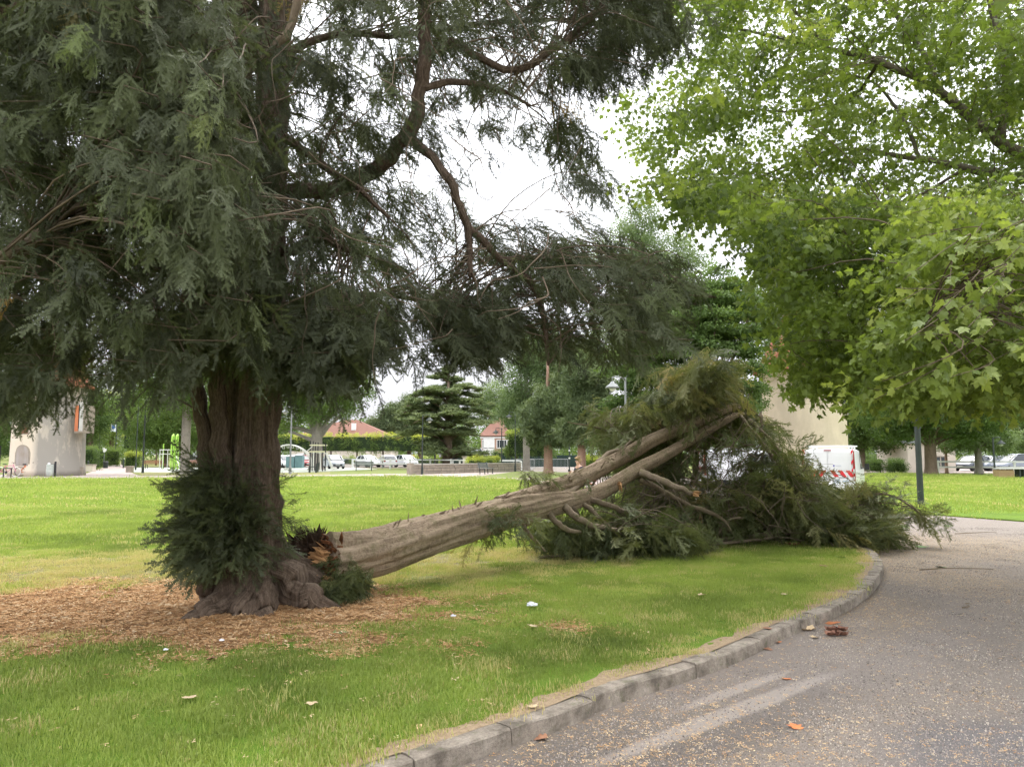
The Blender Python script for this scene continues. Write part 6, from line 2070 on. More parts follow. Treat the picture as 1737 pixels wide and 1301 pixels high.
# ================================================================== LAMPS, POSTS
M_POST = pm('dark_green_metal', (.045, .055, .05), (.03, .038, .035), 4, .55)
M_GREYM = pm('grey_metal', (.25, .26, .26), (.19, .20, .20), 4, .5)
M_GLOBE = pm('lamp_glass', (.75, .75, .72), (.65, .65, .63), 3, .3)
def lamp(label, u, d, vtop, side, r=.055, z0=0.0, mat=None, arm=.55, plain=False):
    b = P(u, d, z0)
    zt = ZV(vtop, d)
    t = thing('lamp_post', label, 'street lamp', b, group='lamp posts')
    mat = mat or M_POST
    mb = MB(); mb.lathe([(r * 1.05, -.03), (r, .8), (r * .7, zt)] if plain else [(r * 1.7, -.03), (r * 1.7, .5), (r * 1.2, .62), (r, .8), (r * .8, zt)], 18); mb.build('pole', mat, t, smooth=False)
    mb = MB(); mb.tube([(0, 0, zt - .08), (side * arm * .6, 0, zt + .02), (side * arm, 0, zt), (side * arm, 0, zt - .18)], r * .45, 8); mb.build('arm', mat, t, smooth=True)
    mb = MB(); mb.lathe([(.32, zt - .46), (.27, zt - .40), (.12, zt - .28), (.05, zt - .18)], 18, (side * arm, 0, 0)); mb.build('lamp_shade', mat, t, smooth=True)
    mb = MB(); mb.lathe([(.04, zt - .60), (.12, zt - .56), (.15, zt - .47)], 14, (side * arm, 0, 0)); mb.build('bulb', M_GLOBE, t, smooth=True)
    return t
lamp('lamp post with bell shade standing before the stone wall', 716, 60.5, 704, 1)
lamp('lamp post behind the stone wall, left of the cedar', 737, 92, 718, -1)
lamp('lamp post at the end of the stone wall with no hedge behind', 851, 72, 726, -1)
lamp('tall lamp post with bell shade beside the barriers', 874, 70, 699, -1)
lamp('grey lamp post rising above the fallen crown', 1063, 33, 640, -1, mat=M_GREYM)
lamp('dark lamp post on the lawn edge at the right', 1562.5, 22.9, 560, 1, .088, .0, plain=True)
lamp('thin lamp post beside the parked cars on the right', 1688, 54, 742, 1, .065)
lamp('grey lamp post between yew and climbing arch', 492, 63, 690, -1, .07, mat=M_GREYM)
lamp('dark lamp post at the playground corner', 242, 66, 650, 1, .065)
lamp('thin dark lamp post behind the playground corner', 230, 78, 665, -1, .05)
lamp('lamp post along the alley beside the clipped hedge', 167, 92, 718, 1, .05)
lamp('slender lamp post in the car park', 782, 92, 735, -1, .05)
def pole(label, u, d, vtop, r=.03, mat=None, name='post'):
    b = P(u, d, 0)
    t = thing(name, label, 'post', b)
    mb = MB(); mb.lathe([(r * 1.5, -.03), (r * 1.5, .08), (r, .1), (r, ZV(vtop, d))], 10); mb.build('pole', mat or M_POST, t)
    return t, b
t, b = pole('green post with two white bands before the pines', 966, 60, 752, .05)
for v in (764, 777):
    mb = MB(); mb.lathe([(.065, ZV(v, 60) - .06), (.07, ZV(v, 60)), (.065, ZV(v, 60) + .06)], 12); mb.build('white_band', M_WHITE, t)
t, b = pole('yellow sign on a thin post behind the white fence', 700, 98, 766, .03, M_GREYM, 'sign')
mb = MB(); mb.box((0, -.05, ZV(774, 98)), (.5, .03, .42)); mb.build('panel', pm('yellow_sign', (.62, .52, .12), (.55, .46, .10), 3, .5), t)
t, b = pole('pale square sign on a post behind the white fence', 748, 98, 766, .03, M_GREYM, 'sign')
mb = MB(); mb.box((0, -.05, ZV(772, 98)), (.5, .03, .55)); mb.build('panel', M_PANEL, t)
t, b = pole('round white sign on a post in the alley', 176, 96, 758, .03, M_GREYM, 'sign')
mb = MB(); mb.lathe([(.28, -.015), (.28, .015)], 20, (0, -.05, ZV(763, 96)), M=Matrix.Rotation(math.pi / 2, 3, 'X')); mb.build('disc', M_WHITE, t)
t, b = pole('thin white pole behind the stone wall', 785, 96, 756, .03, M_WHITE)
t, b = pole('parking machine with rounded top behind the white fence', 649, 90, 780, .08, M_GREYM, 'parking_meter')
mb = MB(); mb.lathe([(.14, ZV(783, 90)), (.2, ZV(778, 90)), (.2, ZV(774, 90)), (.1, ZV(771.5, 90))], 14); mb.build('head', M_PANEL, t)
# banner over the alley
t, b = pole('tall post carrying a blue and white banner over the alley', 195, 110, 712, .05, M_POST, 'banner')
mb = MB(); mb.box((-.45, 0, ZV(726, 110)), (.72, .03, 1.05)); mb.build('cloth', pm('banner_white', (.62, .65, .70), (.55, .58, .64), 2, .7), t)
mb = MB(); mb.box((-.45, -.02, ZV(724, 110)), (.40, .02, .55)); mb.build('blue_emblem', pm('banner_blue', (.05, .12, .38), (.04, .10, .30), 2, .7), t)
# bollards and stone blocks along the alley
for i, (u, v, lb) in enumerate(((149, 800, 'dark bollard left of the alley mouth'), (161, 791, 'second dark bollard along the alley hedge'), (209, 794, 'dark bollard right of the alley'), (207, 789, 'far dark bollard right of the alley'))):
    p = G(u, v)
    t = thing('bollard', lb, 'bollard', p, group='bollards of the alley')
    mb = MB(); mb.lathe([(.07, -.02), (.07, .85), (.085, .87), (.085, .93), (.05, 1.0)], 12); mb.build('post', M_POST, t)
for u, v, s_, lb in ((154, 800, .62, 'pale stone block with dark top at the alley mouth'), (220, 801, .5, 'small stone block with flat top right of the alley')):
    p = G(u, v)
    t = thing('stone_block', lb, 'block', p)
    mb = MB(); mb.box((0, 0, s_ * .45), (s_, s_, s_ * .9)); mb.build('base', M_PALEWALL if s_ > .55 else M_STONEW, t, bevel=.03)
    mb = MB(); mb.box((0, 0, s_ * .97), (s_ * 1.15, s_ * 1.1, .12)); mb.build('top', M_STONEW, t, bevel=.02)
p = G(179, 794)
t = thing('litter_bin', 'small dark bin standing in the middle of the alley', 'bin', p)
mb = MB(); mb.lathe([(.24, 0), (.27, .75), (.22, .78)], 14); mb.build('body', M_POST, t)
mb = MB(); mb.lathe([(.28, .70), (.285, .76)], 14); mb.build('rim', M_GREYM, t)

# ================================================================== FENCES, BARRIERS
def rail_fence(label, u0, u1, d0, d1, h=1.05, step=2.3, rails=(.95, .5)):
    a, b = P(u0, d0, 0), P(u1, d1, 0)
    L = (b - a).length
    t = thing('rail_fence', label, 'fence', a, math.atan2(b.y - a.y, b.x - a.x))
    n = int(L / step)
    for i in range(n + 1):
        mb = MB(); mb.box((L * i / n, 0, h / 2 - .05), (.16, .14, h + .1)); mb.build('post', M_WHITE, t)
    for z in rails:
        for i in range(n):
            mb = MB(); mb.box((L * (i + .5) / n, -.085, z), (L / n - .02, .05, .13)); mb.build('rail', M_WHITE, t)
rail_fence('white rail fence before the row of white cars', 598, 765, 90, 84)
rail_fence('short white rail fence between stone pier and hedge', 768, 792, 84, 80, 1.0, 1.5)
rail_fence('white rail fence before the cars on the right', 1592, 1790, 66, 63)
rail_fence('white rail fence end beside the low clipped hedge', 846, 884, 76, 74, .95, 1.6)
# stone pier
p = P(789, 82, 0)
t = thing('gate_pier', 'square cream stone pier beside the low clipped hedge', 'pier', p)
mb = MB(); mb.box((0, 0, .62), (.5, .5, 1.3)); mb.build('shaft', M_PALEWALL, t)
mb = MB(); mb.box((0, 0, 1.32), (.66, .66, .12)); mb.build('cap', M_STONEW, t)
# low dark fence between the clipped hedges on the right
p = P(1506, 67, 0)
t = thing('rail_fence', 'dark rails between the two clipped hedges on the right', 'fence', p)
for z in (.35, .75, 1.05):
    mb = MB(); mb.box((0, 0, z), (1.3, .06, .06)); mb.build('rail', M_GREYM, t)
for x in (-.6, .6):
    mb = MB(); mb.box((x, .05, .55), (.07, .07, 1.15)); mb.build('post', M_POST, t)
def barrier(label, u, v, rz):
    p = G(u, v)
    t = thing('crowd_barrier', label, 'barrier', p, rz, 'steel crowd barriers')
    mb = MB()
    mb.tube([(-1.05, 0, .12), (-1.05, 0, .98), (-.98, 0, 1.05), (.98, 0, 1.05), (1.05, 0, .98), (1.05, 0, .12)], .022, 8); mb.build('frame', M_RIMG, t)
    mb = MB(); mb.tube([(-1.05, 0, .2), (1.05, 0, .2)], .018, 6); mb.build('lower_rail', M_RIMG, t)
    for i in range(14):
        x = -.95 + i * 1.9 / 13
        mb = MB(); mb.tube([(x, 0, .2), (x, 0, 1.05)], .009, 5); mb.build('bar', M_RIMG, t)
    for x in (-.8, .8):
        mb = MB(); mb.tube([(x, -.3, 0), (x, -.28, .05), (x, 0, .2), (x, .28, .05), (x, .3, 0)], .018, 6); mb.build('foot', M_RIMG, t)
M_RIMG = pm('galvanised', (.46, .47, .48), (.38, .39, .40), 5, .45, metal=.4)
barrier('steel barrier standing against the end of the stone wall', 862, 799, R(8))
barrier('steel barrier next to the tall lamp post', 889, 797, R(-6))
barrier('steel barrier beyond the pale bare pine trunk', 912, 795, R(4))
barrier('steel barrier right of the pale bare pine trunk', 947, 795, R(-4))
barrier('steel barrier far behind the white fence near the silver car', 588, 794, R(3))
# ================================================================== BENCHES
M_SLAT = pm('brown_slats', (.28, .12, .07), (.20, .085, .05), 6, .7)
M_SLATG = pm('grey_slats', (.17, .19, .18), (.12, .14, .13), 6, .7)
def bench(label, p, rz, mat, w=1.8, back=True):
    t = thing('park_bench', label, 'bench', p, rz, 'park benches')
    for i in range(4):
        mb = MB(); mb.box((0, -.22 + i * .14, .45), (w, .12, .04)); mb.build('seat_slat', mat, t)
    if back:
        for i in range(3):
            mb = MB(); mb.box((0, .30 + i * .035, .58 + i * .14), (w, .035, .11)); mb.build('back_slat', mat, t)
    for x in (-w * .4, w * .4):
        mb = MB(); mb.bar((x, -.22, 0), (x, -.22, .43), .05); mb.build('leg', M_POST, t)
        mb = MB(); mb.bar((x, .22, 0), (x, .24, .43), .05); mb.build('leg', M_POST, t)
        if back:
            mb = MB(); mb.bar((x, .26, .40), (x, .40, .95), .045); mb.build('back_support', M_POST, t)
        mb = MB(); mb.bar((x, -.24, .42), (x, .28, .42), .045); mb.build('bracket', M_POST, t)
bench('grey bench on the verge before the white cars', G(617, 798.5), R(195), M_SLATG)
bench('grey bench on the path before the stone wall', G(825, 804), R(60), M_SLATG, 1.5)
bench('brown bench beside the playground corner lamp', G(262, 795), R(180), M_SLAT, 2.2)
bench('brown bench right of the slim grey trunk', G(336, 794), R(180), M_SLAT, 2.2)
PB_ = P(981, 30.5, 0)
bench('bench with the seated person behind the fallen trunk', (PB_.x, PB_.y, 0), R(-60), M_SLAT, 1.6)
# wooden planter box and frame at the right edge
p = P(1716, 50, .03)
t = thing('wooden_counter', 'low wooden counter with pale top at the right edge of the lawn', 'counter', p)
M_WOOD = pm('planed_wood', (.36, .25, .14), (.28, .19, .10), 5, .75, stretch=(.4, 1, 3))
for i in range(4):
    mb = MB(); mb.box((-.5, 0, .08 + i * .135), (1.0, .6, .13)); mb.build('board', M_WOOD, t)
mb = MB(); mb.box((.0, 0, .63), (1.9, .75, .06)); mb.build('top', M_PANEL, t)
for x in (.35, .62, .9):
    mb = MB(); mb.box((x, -.1, .30), (.09, .5, .60)); mb.build('leg', M_POST, t)

# ================================================================== PLAYGROUND
M_LIME = pm('lime_plastic', (.36, .60, .10), (.30, .52, .08), 3, .45)
M_PLAYW = pm('pale_play_metal', (.66, .66, .60), (.55, .55, .50), 3, .5)
M_PLAYY = pm('pale_yellow_play_metal', (.60, .58, .38), (.50, .48, .32), 3, .5)
d_ = 74
p = P(498, d_, 0)
t = thing('climbing_arch', 'white curved climbing arch with hanging grips', 'play frame', p)
X = lambda u, c: P(u, d_, 1.5).x - c
arc = [(X(463, p.x), 0, ZV(771, d_)), (X(468, p.x), 0, ZV(762, d_)), (X(480, p.x), 0, ZV(756, d_)), (X(493, p.x), 0, ZV(754.5, d_)), (X(506, p.x), 0, ZV(758, d_)), (X(517, p.x), 0, ZV(765, d_)), (X(526, p.x), 0, ZV(777, d_)), (X(528, p.x), 0, 0.0)]
for y in (-.35, .35):
    cv = crm([(a, y, c) for a, b, c in arc], 5)
    mb = MB(); mb.tube(cv, .05, 8); mb.build('arch_rail', M_PLAYW, t, smooth=True)
mb = MB(); mb.tube([(X(463, p.x), -.35, ZV(771, d_)), (X(461, p.x), -.35, 0)], .05, 8); mb.build('leg', M_PLAYW, t)
mb = MB(); mb.tube([(X(463, p.x), .35, ZV(771, d_)), (X(461, p.x), .35, 0)], .05, 8); mb.build('leg', M_PLAYW, t)
for i in range(9):
    q = cv[4 + i * 3]
    mb = MB(); mb.tube([(q[0], -.35, q[2]), (q[0] + .03, -.3, q[2] - .28), (q[0] + .03, .3, q[2] - .28), (q[0], .35, q[2])], .022, 6); mb.build('grip', M_PLAYW, t, smooth=True)
p = P(538, d_ - 1, 0)
t = thing('climbing_tower', 'climbing tower of pale rails and dark posts before the thick trunk', 'play frame', p)
X = lambda u: P(u, d_ - 1, 1.0).x - p.x
for u, vt in ((526, 748), (534.5, 750), (547.5, 752)):
    for y in (0, 1.0):
        mb = MB(); mb.box((X(u), y, ZV(vt, 73) / 2), (.09, .09, ZV(vt, 73))); mb.build('post', M_TRIM, t)
for z0, m in ((755, M_PLAYY), (766, M_PLAYY)):
    for y in (-.06, 1.06):
        mb = MB(); mb.box((X(537.5), y, ZV(z0, 73)), (1.4, .07, .12)); mb.build('rail', m, t)
mb = MB(); mb.box((X(537), .5, ZV(766.5, 73) - .1), (1.15, .9, .05)); mb.build('deck', M_PLAYW, t)
for x0, x1 in ((532, 532.5), (543, 545)):
    mb = MB(); mb.tube([(X(x0), -.1, ZV(767, 73)), (X(x1), -.2, .05)], .04, 8); mb.build('slide_pole', M_PLAYW, t)
mb = MB(); mb.tube([(X(520), -.1, ZV(766, 73)), (X(530), -.1, ZV(757, 73))], .035, 8); mb.build('brace', M_PLAYW, t)
for k in range(5):
    mb = MB(); mb.tube([(X(551), .1 + k * .2, ZV(768, 73)), (X(564), .1 + k * .2, .02)], .02, 6); mb.build('rope', M_PLAYW, t)
p = G(531, 801.5)
t = thing('spring_rider', 'small dark grey spring rider in front of the climbing tower', 'play seat', p)
mb = MB(); mb.box((-.3, 0, .3), (.10, .3, .6)); mb.build('front', M_POST, t)
mb = MB(); mb.box((0, 0, .5), (.6, .28, .07)); mb.build('seat', M_POST, t)
mb = MB(); mb.add([(.20, -.14, 0), (.42, -.14, 0), (.55, -.14, .85), (.30, -.14, .80), (.20, .14, 0), (.42, .14, 0), (.55, .14, .85), (.30, .14, .80)], [(0, 1, 2, 3), (7, 6, 5, 4), (0, 4, 5, 1), (1, 5, 6, 2), (2, 6, 7, 3), (3, 7, 4, 0)]); mb.build('backrest', M_POST, t)
d_ = 80
p = P(293, d_, 0)
t = thing('play_slide', 'lime green slide tower with pale rails behind the slim grey trunk', 'play frame', p)
X = lambda u: P(u, d_, 1.0).x - p.x
for u in (290, 297):
    cv = crm([(X(u), 0, 0), (X(u), 0, ZV(760, d_)), (X(u), .1, ZV(741, d_)), (X(u), .3, ZV(739, d_)), (X(u), .5, ZV(742, d_)), (X(u), .6, 0)], 4)
    mb = MB(); mb.tube(cv, .085, 8); mb.build('post', M_LIME, t, smooth=True)
mb = MB(); mb.box((X(293.5), .3, ZV(766, d_)), (.22, .3, .8)); mb.build('panel', M_LIME, t)
for s in (-1, 1):
    mb = MB(); mb.bar((X(298) , s * .25, ZV(772, d_)), (X(305), s * .25, .1), .06, .12); mb.build('slide_side', M_LIME, t)
mb = MB(); mb.bar((X(298), 0, ZV(773, d_)), (X(305), 0, .05), .45, .03); mb.build('slide_bed', M_PLAYW, t)
for u in (271, 276, 284):
    mb = MB(); mb.tube([(X(u), 0, 0), (X(u), 0, ZV(764, d_)), (X(u) + .1, 0, ZV(762, d_))], .035, 8); mb.build('rail_post', M_PLAYW, t)
for v in (763, 770):
    mb = MB(); mb.tube([(X(270), 0, ZV(v, d_)), (X(290), 0, ZV(v, d_))], .035, 8); mb.build('rail', M_PLAYW, t)
mb = MB(); mb.tube([(X(275), .2, 0), (X(275), .2, ZV(752.5, d_))], .06, 8); mb.build('short_post', M_LIME, t)
# recycling containers
M_TEAL = pm('teal_container', (.14, .24, .25), (.11, .19, .20), 2, .6)
for i, (u0, u1, vt, lb) in enumerate(((487, 501, 772, 'dark teal container with sloping lid behind the climbing arch'), (502, 514, 770, 'light teal container right of its darker twin'))):
    d_ = 90
    p = P((u0 + u1) / 2, d_, -.02)
    t = thing('recycling_container', lb, 'container', p, group='containers behind the arch')
    w = (u1 - u0) / F * d_; h = ZV(vt, d_)
    mb = MB(); mb.box((0, 0, h * .45), (w, 1.1, h * .9), taper=1.03); mb.build('body', M_TEAL if i == 0 else M_PANELB if False else M_TEAL, t, bevel=.04)
    mb = MB(); mb.add([(-w / 2, -.6, h * .9), (w / 2, -.6, h * .9), (w / 2, .6, h * .92), (-w / 2, .6, h * .92), (-w / 2, .5, h * 1.06), (w / 2, .5, h * 1.06)], [(0, 1, 5, 4), (1, 2, 5), (3, 0, 4), (2, 3, 4, 5), (3, 2, 1, 0)]); mb.build('lid', M_GREYM, t)

# ================================================================== BICYCLES, BIN
def bicycle(label, p, rz, mat, tyre=None, group='bicycles by the tower'):
    t = thing('bicycle', label, 'bicycle', p, rz, group)
    Rw = .33
    M = Matrix.Rotation(math.pi / 2, 3, 'X')
    for x in (-.52, .52):
        mb = MB(); cv = [(x + Rw * math.cos(a * .3142), 0, Rw + .01 + Rw * math.sin(a * .3142)) for a in range(21)]
        mb.tube(cv, .022, 6, cap=False); wh = mb.build('wheel', tyre or M_RUB, t, smooth=True)
        mb = MB()
        for a in range(8): mb.tube([(x, 0, Rw), (x + Rw * math.cos(a * .785), 0, Rw + Rw * math.sin(a * .785))], .004, 3, cap=False)
        mb.build('spokes', M_RIM, wh)
    mb = MB()
    for a, b in (((-.52, 0, .34), (-.1, 0, .30)), ((-.1, 0, .30), (-.22, 0, .82)), ((-.52, 0, .34), (-.19, 0, .75)), ((-.19, 0, .74), (.36, 0, .78)), ((-.1, 0, .30), (.38, 0, .70)), ((.34, 0, .88), (.52, 0, .34))):
        mb.tube([a, b], .022, 8)
    mb.build('frame', mat, t)
    mb = MB(); mb.tube([(.34, -.26, .98), (.36, -.1, 1.0), (.34, 0, .92), (.36, .1, 1.0), (.34, .26, .98)], .014, 6); mb.build('handlebar', M_TRIM, t)
    mb = MB(); mb.box((-.24, 0, .87), (.26, .14, .06), taper=.8); mb.build('saddle', M_TRIM, t)
    mb = MB(); mb.lathe([(.09, -.01), (.09, .01)], 14, (-.1, -.04, .30), M=M); mb.build('crank', M_TRIM, t)
    return t
bicycle('pink and white bicycle parked left of the tower door', G(13, 808.2), R(6), pm('pink_paint', (.55, .16, .26), (.45, .13, .22), 3, .4), M_WHITE)
bicycle('orange child bicycle leaning beside the tower door', G(47, 808), R(14), pm('orange_paint', (.65, .16, .04), (.55, .13, .03), 3, .4))
# hire trailer box behind the bicycles
p = G(31, 807)
t = thing('cargo_trailer', 'dark grey cargo box on wheels between the bicycles', 'trailer', p)
mb = MB(); mb.box((0, 0, .50), (1.0, .6, .62)); mb.build('box', M_CARB if False else M_GREYM, t, bevel=.03)
mb = MB(); mb.box((0, 0, .84), (1.1, .66, .05)); mb.build('lid', M_PANEL, t)
mb = MB(); mb.box((0, -.02, .17), (1.05, .5, .04)); mb.build('chassis', M_PANEL, t)
for x in (-.3, .36):
    mb = MB(); mb.lathe([(.17, -.04), (.17, .04)], 16, (x, -.3, .17), M=Matrix.Rotation(math.pi / 2, 3, 'X')); mb.build('wheel', M_RUB, t)
# bike stand hoops
t = thing('cycle_stand', 'dark cycle stand under the pink bicycle', 'cycle stand', G(12, 810.5))
for x in (-.26, .26):
    mb = MB(); mb.tube([(x, 0, 0), (x, 0, .6), (x + .05, 0, .66)], .04, 8); mb.build('leg', M_TRIM, t)
mb = MB(); mb.tube([(-.3, 0, .64), (.32, 0, .64)], .035, 8); mb.build('top_bar', M_TRIM, t)
# litter bin on a post
t = thing('litter_bin', 'transparent rubbish bag hanging on a dark post by the tower', 'bin', G(93, 809))
mb = MB(); mb.box((0, 0, .53), (.10, .10, 1.1)); mb.build('post', M_TRIM, t)
mb = MB(); mb.tube([(0, 0, .86), (-.30, 0, .86)], .025, 6); mb.build('bracket', M_TRIM, t)
mb = MB(); mb.lathe([(.13, .06), (.26, .12), (.27, .45), (.25, .80), (.27, .86)], 16, (-.34, 0, 0)); mb.build('bag', pm('pale_bag', (.52, .54, .50), (.36, .42, .38), 8, .4, .5), t, smooth=True)
mb = MB(); mb.lathe([(.02, .84), (.10, .88), (.09, .95), (.02, 1.0)], 10, (-.46, 0, 0)); mb.build('rubbish', M_WHITE, t, smooth=True)
# pavement table far down the alley
t = thing('table', 'white topped table far down the alley', 'table', P(197, 118, 0))
mb = MB(); mb.box((0, 0, .9), (2.2, .9, .08)); mb.build('top', M_WHITE, t)
for x in (-1, 1):
    for y in (-.35, .35):
        mb = MB(); mb.box((x, y, .43), (.08, .08, .86)); mb.build('leg', M_TRIM, t)

# ================================================================== SEATED PERSON
M_SKIN = pm('skin', (.55, .33, .24), (.48, .28, .20), 6, .6)
M_HAIR = pm('fair_hair', (.28, .19, .10), (.20, .13, .07), 14, .7, .4)
M_TOP = pm('dark_top', (.05, .045, .06), (.035, .03, .045), 6, .85)
M_JEAN = pm('pale_jeans', (.36, .46, .55), (.28, .37, .46), 8, .85)
per = thing('person', 'person in dark top and pale blue trousers sitting behind the fallen trunk', 'person', (PB_.x, PB_.y, 0), R(-60))
def skin_body(name, verts, edges, rad, mat, parent, root=0):
    me = bpy.data.meshes.new(name)
    me.from_pydata(verts, edges, [])
    me.materials.append(mat)
    o = bpy.data.objects.new(name, me); COL.objects.link(o); o.parent = parent
    o.modifiers.new('skin', 'SKIN')
    me.skin_vertices[0].data[root].use_root = True
    for i, r_ in enumerate(rad):
        me.skin_vertices[0].data[i].radius = (r_, r_) if not isinstance(r_, tuple) else r_
    sb = o.modifiers.new('sub', 'SUBSURF'); sb.levels = 2; sb.render_levels = 2
    for p_ in me.polygons: p_.use_smooth = True
    return o
# facing local -y, seated at 0.47 m
BV = [(0, .08, .56), (0, .10, .74), (0, .07, .94), (0, .04, 1.08), (0, .01, 1.17), (0, -.02, 1.24), (0, -.03, 1.34),
      (.17, .05, 1.06), (.23, -.04, .84), (.16, -.26, .86), (.12, -.36, .92), (-.17, .05, 1.06), (-.23, -.04, .84), (-.16, -.26, .86), (-.12, -.36, .92),
      (.10, .04, .54), (.12, -.40, .56), (.12, -.42, .10), (.12, -.56, .05), (-.10, .04, .54), (-.12, -.40, .58), (-.12, -.36, .10), (-.12, -.50, .05)]
BE = [(0, 1), (1, 2), (2, 3), (3, 4), (4, 5), (5, 6), (3, 7), (7, 8), (8, 9), (9, 10), (3, 11), (11, 12), (12, 13), (13, 14), (0, 15), (15, 16), (16, 17), (17, 18), (0, 19), (19, 20), (20, 21), (21, 22)]
BR = [.15, .14, .15, .12, .055, .075, .085, .07, .05, .038, .034, .07, .05, .038, .034, .095, .075, .045, .04, .095, .075, .045, .04]
skin_body('body', BV, BE, BR, M_SKIN, per)
skin_body('top', [(0, .085, .60), (0, .10, .76), (0, .07, .95), (0, .045, 1.08), (.17, .05, 1.06), (.22, -.01, .90), (-.17, .05, 1.06), (-.22, -.01, .90)], [(0, 1), (1, 2), (2, 3), (3, 4), (4, 5), (3, 6), (6, 7)], [.165, .155, .165, .125, .085, .068, .085, .068], M_TOP, per)
skin_body('trousers', [(0, .08, .54), (.10, .04, .54), (.12, -.40, .56), (.12, -.42, .16), (-.10, .04, .54), (-.12, -.40, .58), (-.12, -.36, .16)], [(0, 1), (1, 2), (2, 3), (0, 4), (4, 5), (5, 6)], [.165, .108, .09, .062, .108, .09, .062], M_JEAN, per)
skin_body('hair', [(0, .02, 1.40), (0, -.01, 1.45), (0, .06, 1.32), (0, .08, 1.22)], [(0, 1), (0, 2), (2, 3)], [.10, .06, .08, .05], M_HAIR, per)
mb = MB()
for s in (-1, 1):
    mb.lathe([(.004, -.01), (.012, 0), (.004, .01)], 8, (s * .032, -.108, 1.345))
mb.build('eyes', M_TRIM, per)
mb = MB(); mb.add([(-.012, -.108, 1.34), (.012, -.108, 1.34), (.016, -.112, 1.30), (-.016, -.112, 1.30), (0, -.136, 1.305)], [(0, 1, 4), (1, 2, 4), (2, 3, 4), (3, 0, 4)]); mb.build('nose', M_SKIN, per)
mb = MB(); mb.box((0, -.106, 1.275), (.045, .012, .010)); mb.build('mouth', pm('lips', (.4, .17, .15), None, 4, .6), per)
for s in (-1, 1):
    hb = [(s * .12, -.36, .92)]
    for f in range(4):
        skin_body('finger', [(s * (.12 - .012 * f), -.38, .92), (s * (.105 - .014 * f), -.41, .935 - .012 * f), (s * (.07 - .008 * f), -.42, .94 - .016 * f)], [(0, 1), (1, 2)], [.010, .009, .008], M_SKIN, per)
    skin_body('thumb', [(s * .11, -.37, .935), (s * .085, -.38, .965), (s * .06, -.39, .975)], [(0, 1), (1, 2)], [.012, .010, .008], M_SKIN, per)
    mb = MB(); mb.box((s * .12, -.55, .035), (.10, .26, .07)); mb.build('shoe', M_TRIM, per, bevel=.02)
ph = MB(); ph.box((0, -.425, .955), (.15, .012, .08)); tag(ph.build('phone', M_TRIM), 'small dark phone held by the seated person', 'phone')
o = bpy.data.objects['phone']; o.location = (PB_.x, PB_.y, 0); o.rotation_euler = (0, 0, R(-60))

# ================================================================== LITTER ON LAWN AND ROAD
def leaf_litter(label, u, v, size, mat, z=0.0, kind='oval', name='fallen_leaf', rot=None, stand=.15, cat='leaf'):
    r = random.Random(int(u * 31 + v))
    p = G(u, v, z)
    size *= .72
    mb = MB()
    n = 9
    pts = []
    for i in range(n + 1):
        f = i / n
        w = math.sin(math.pi * f ** .8) * .36 if kind == 'oval' else .30 + .12 * r.random() * math.sin(f * 3.1)
        pts.append((f - .5, w))
    vs, fs = [], []
    if kind == 'oval':
        plane_leaf(mb, Vector((0, -.5 * size, .012)), Vector((0, 1, r.uniform(-.05, .12))), Vector((r.uniform(-.2, .2), 0, 1)), size * .95, r)
        mb.v = [(x, y_, max(z * .55, .003)) for x, y_, z in mb.v]
    for i, (x, w) in enumerate(pts):
        c = .08 * (x * 2) ** 2
        for k, q in enumerate((-1, -.5, 0, .5, 1)):
            vs.append((x * size, q * w * size * (1 + r.uniform(-.08, .08)), size * (c + stand * (q * q) + r.uniform(-.02, .02)) + .004))
    for i in range(n):
        for k in range(4):
            fs.append((i * 5 + k, i * 5 + k + 1, (i + 1) * 5 + k + 1, (i + 1) * 5 + k))
    if kind != 'oval': mb.add(vs, fs)
    o = mb.build(name, mat, smooth=True)
    o.location = (p.x, p.y, z); o.rotation_euler = (r.uniform(-.15, .15), r.uniform(-.15, .15), r.uniform(0, 6.3) if rot is None else rot)
    tag(o, label, cat, 'leaves and scraps lying about' if cat == 'leaf' else None)
    return o
M_LBROWN = pm('dry_leaf', (.33, .17, .10), (.20, .095, .055), 18, .8, .4)
M_HEAP = pm('heap_bark', (.30, .15, .10), (.14, .07, .05), 14, .85, .5)
M_LORANGE = pm('orange_leaf', (.58, .20, .07), (.44, .14, .05), 18, .75, .4)
M_LPALE = pm('pale_dry_leaf', (.58, .44, .28), (.44, .33, .20), 18, .8, .4)
M_LGREEN = pm('green_torn_leaf', (.16, .26, .07), (.11, .19, .05), 18, .7, .3)
leaf_litter('large pinkish brown leaf upright against the kerb foot', 914, 1254, .115, M_LBROWN, 0, rot=1.5, stand=.5)
leaf_litter('orange leaf at the bottom edge below the kerb', 760, 1298, .10, M_LORANGE, 0)
leaf_litter('orange leaf flat on the road between the worn tracks', 1333, 1151, .10, M_LORANGE, 0, rot=.2)
leaf_litter('orange leaf lying alone in the middle of the road', 1347, 1232, .12, M_LORANGE, 0, rot=.2)
leaf_litter('pale leaf resting on top of the kerb', 903, 1198, .10, M_LPALE, KZ + .004, rot=.1)
leaf_litter('orange leaf beside the bark heap in the gutter', 1408, 1056, .22, M_LORANGE, 0, rot=.2)
leaf_litter('brown leaf in the gutter left of the bark heap', 1302, 1100, .14, M_LBROWN, 0, rot=-.3)
leaf_litter('small orange leaf in the gutter', 1317, 1090, .10, M_LORANGE, 0)
leaf_litter('pale bark piece against the kerb face', 1370, 1069, .20, M_LPALE, 0, 'strip', 'bark_piece', .1)
leaf_litter('pale scrap below the bark heap', 1383, 1082, .10, M_LPALE, 0)
leaf_litter('brown leaf on the kerb stones beside the bark heap', 1303, 1066, .12, M_LBROWN, KZ + .004)
leaf_litter('brown leaf on the grass near the kerb corner', 1398, 960, .16, M_LBROWN, LZ + .03)
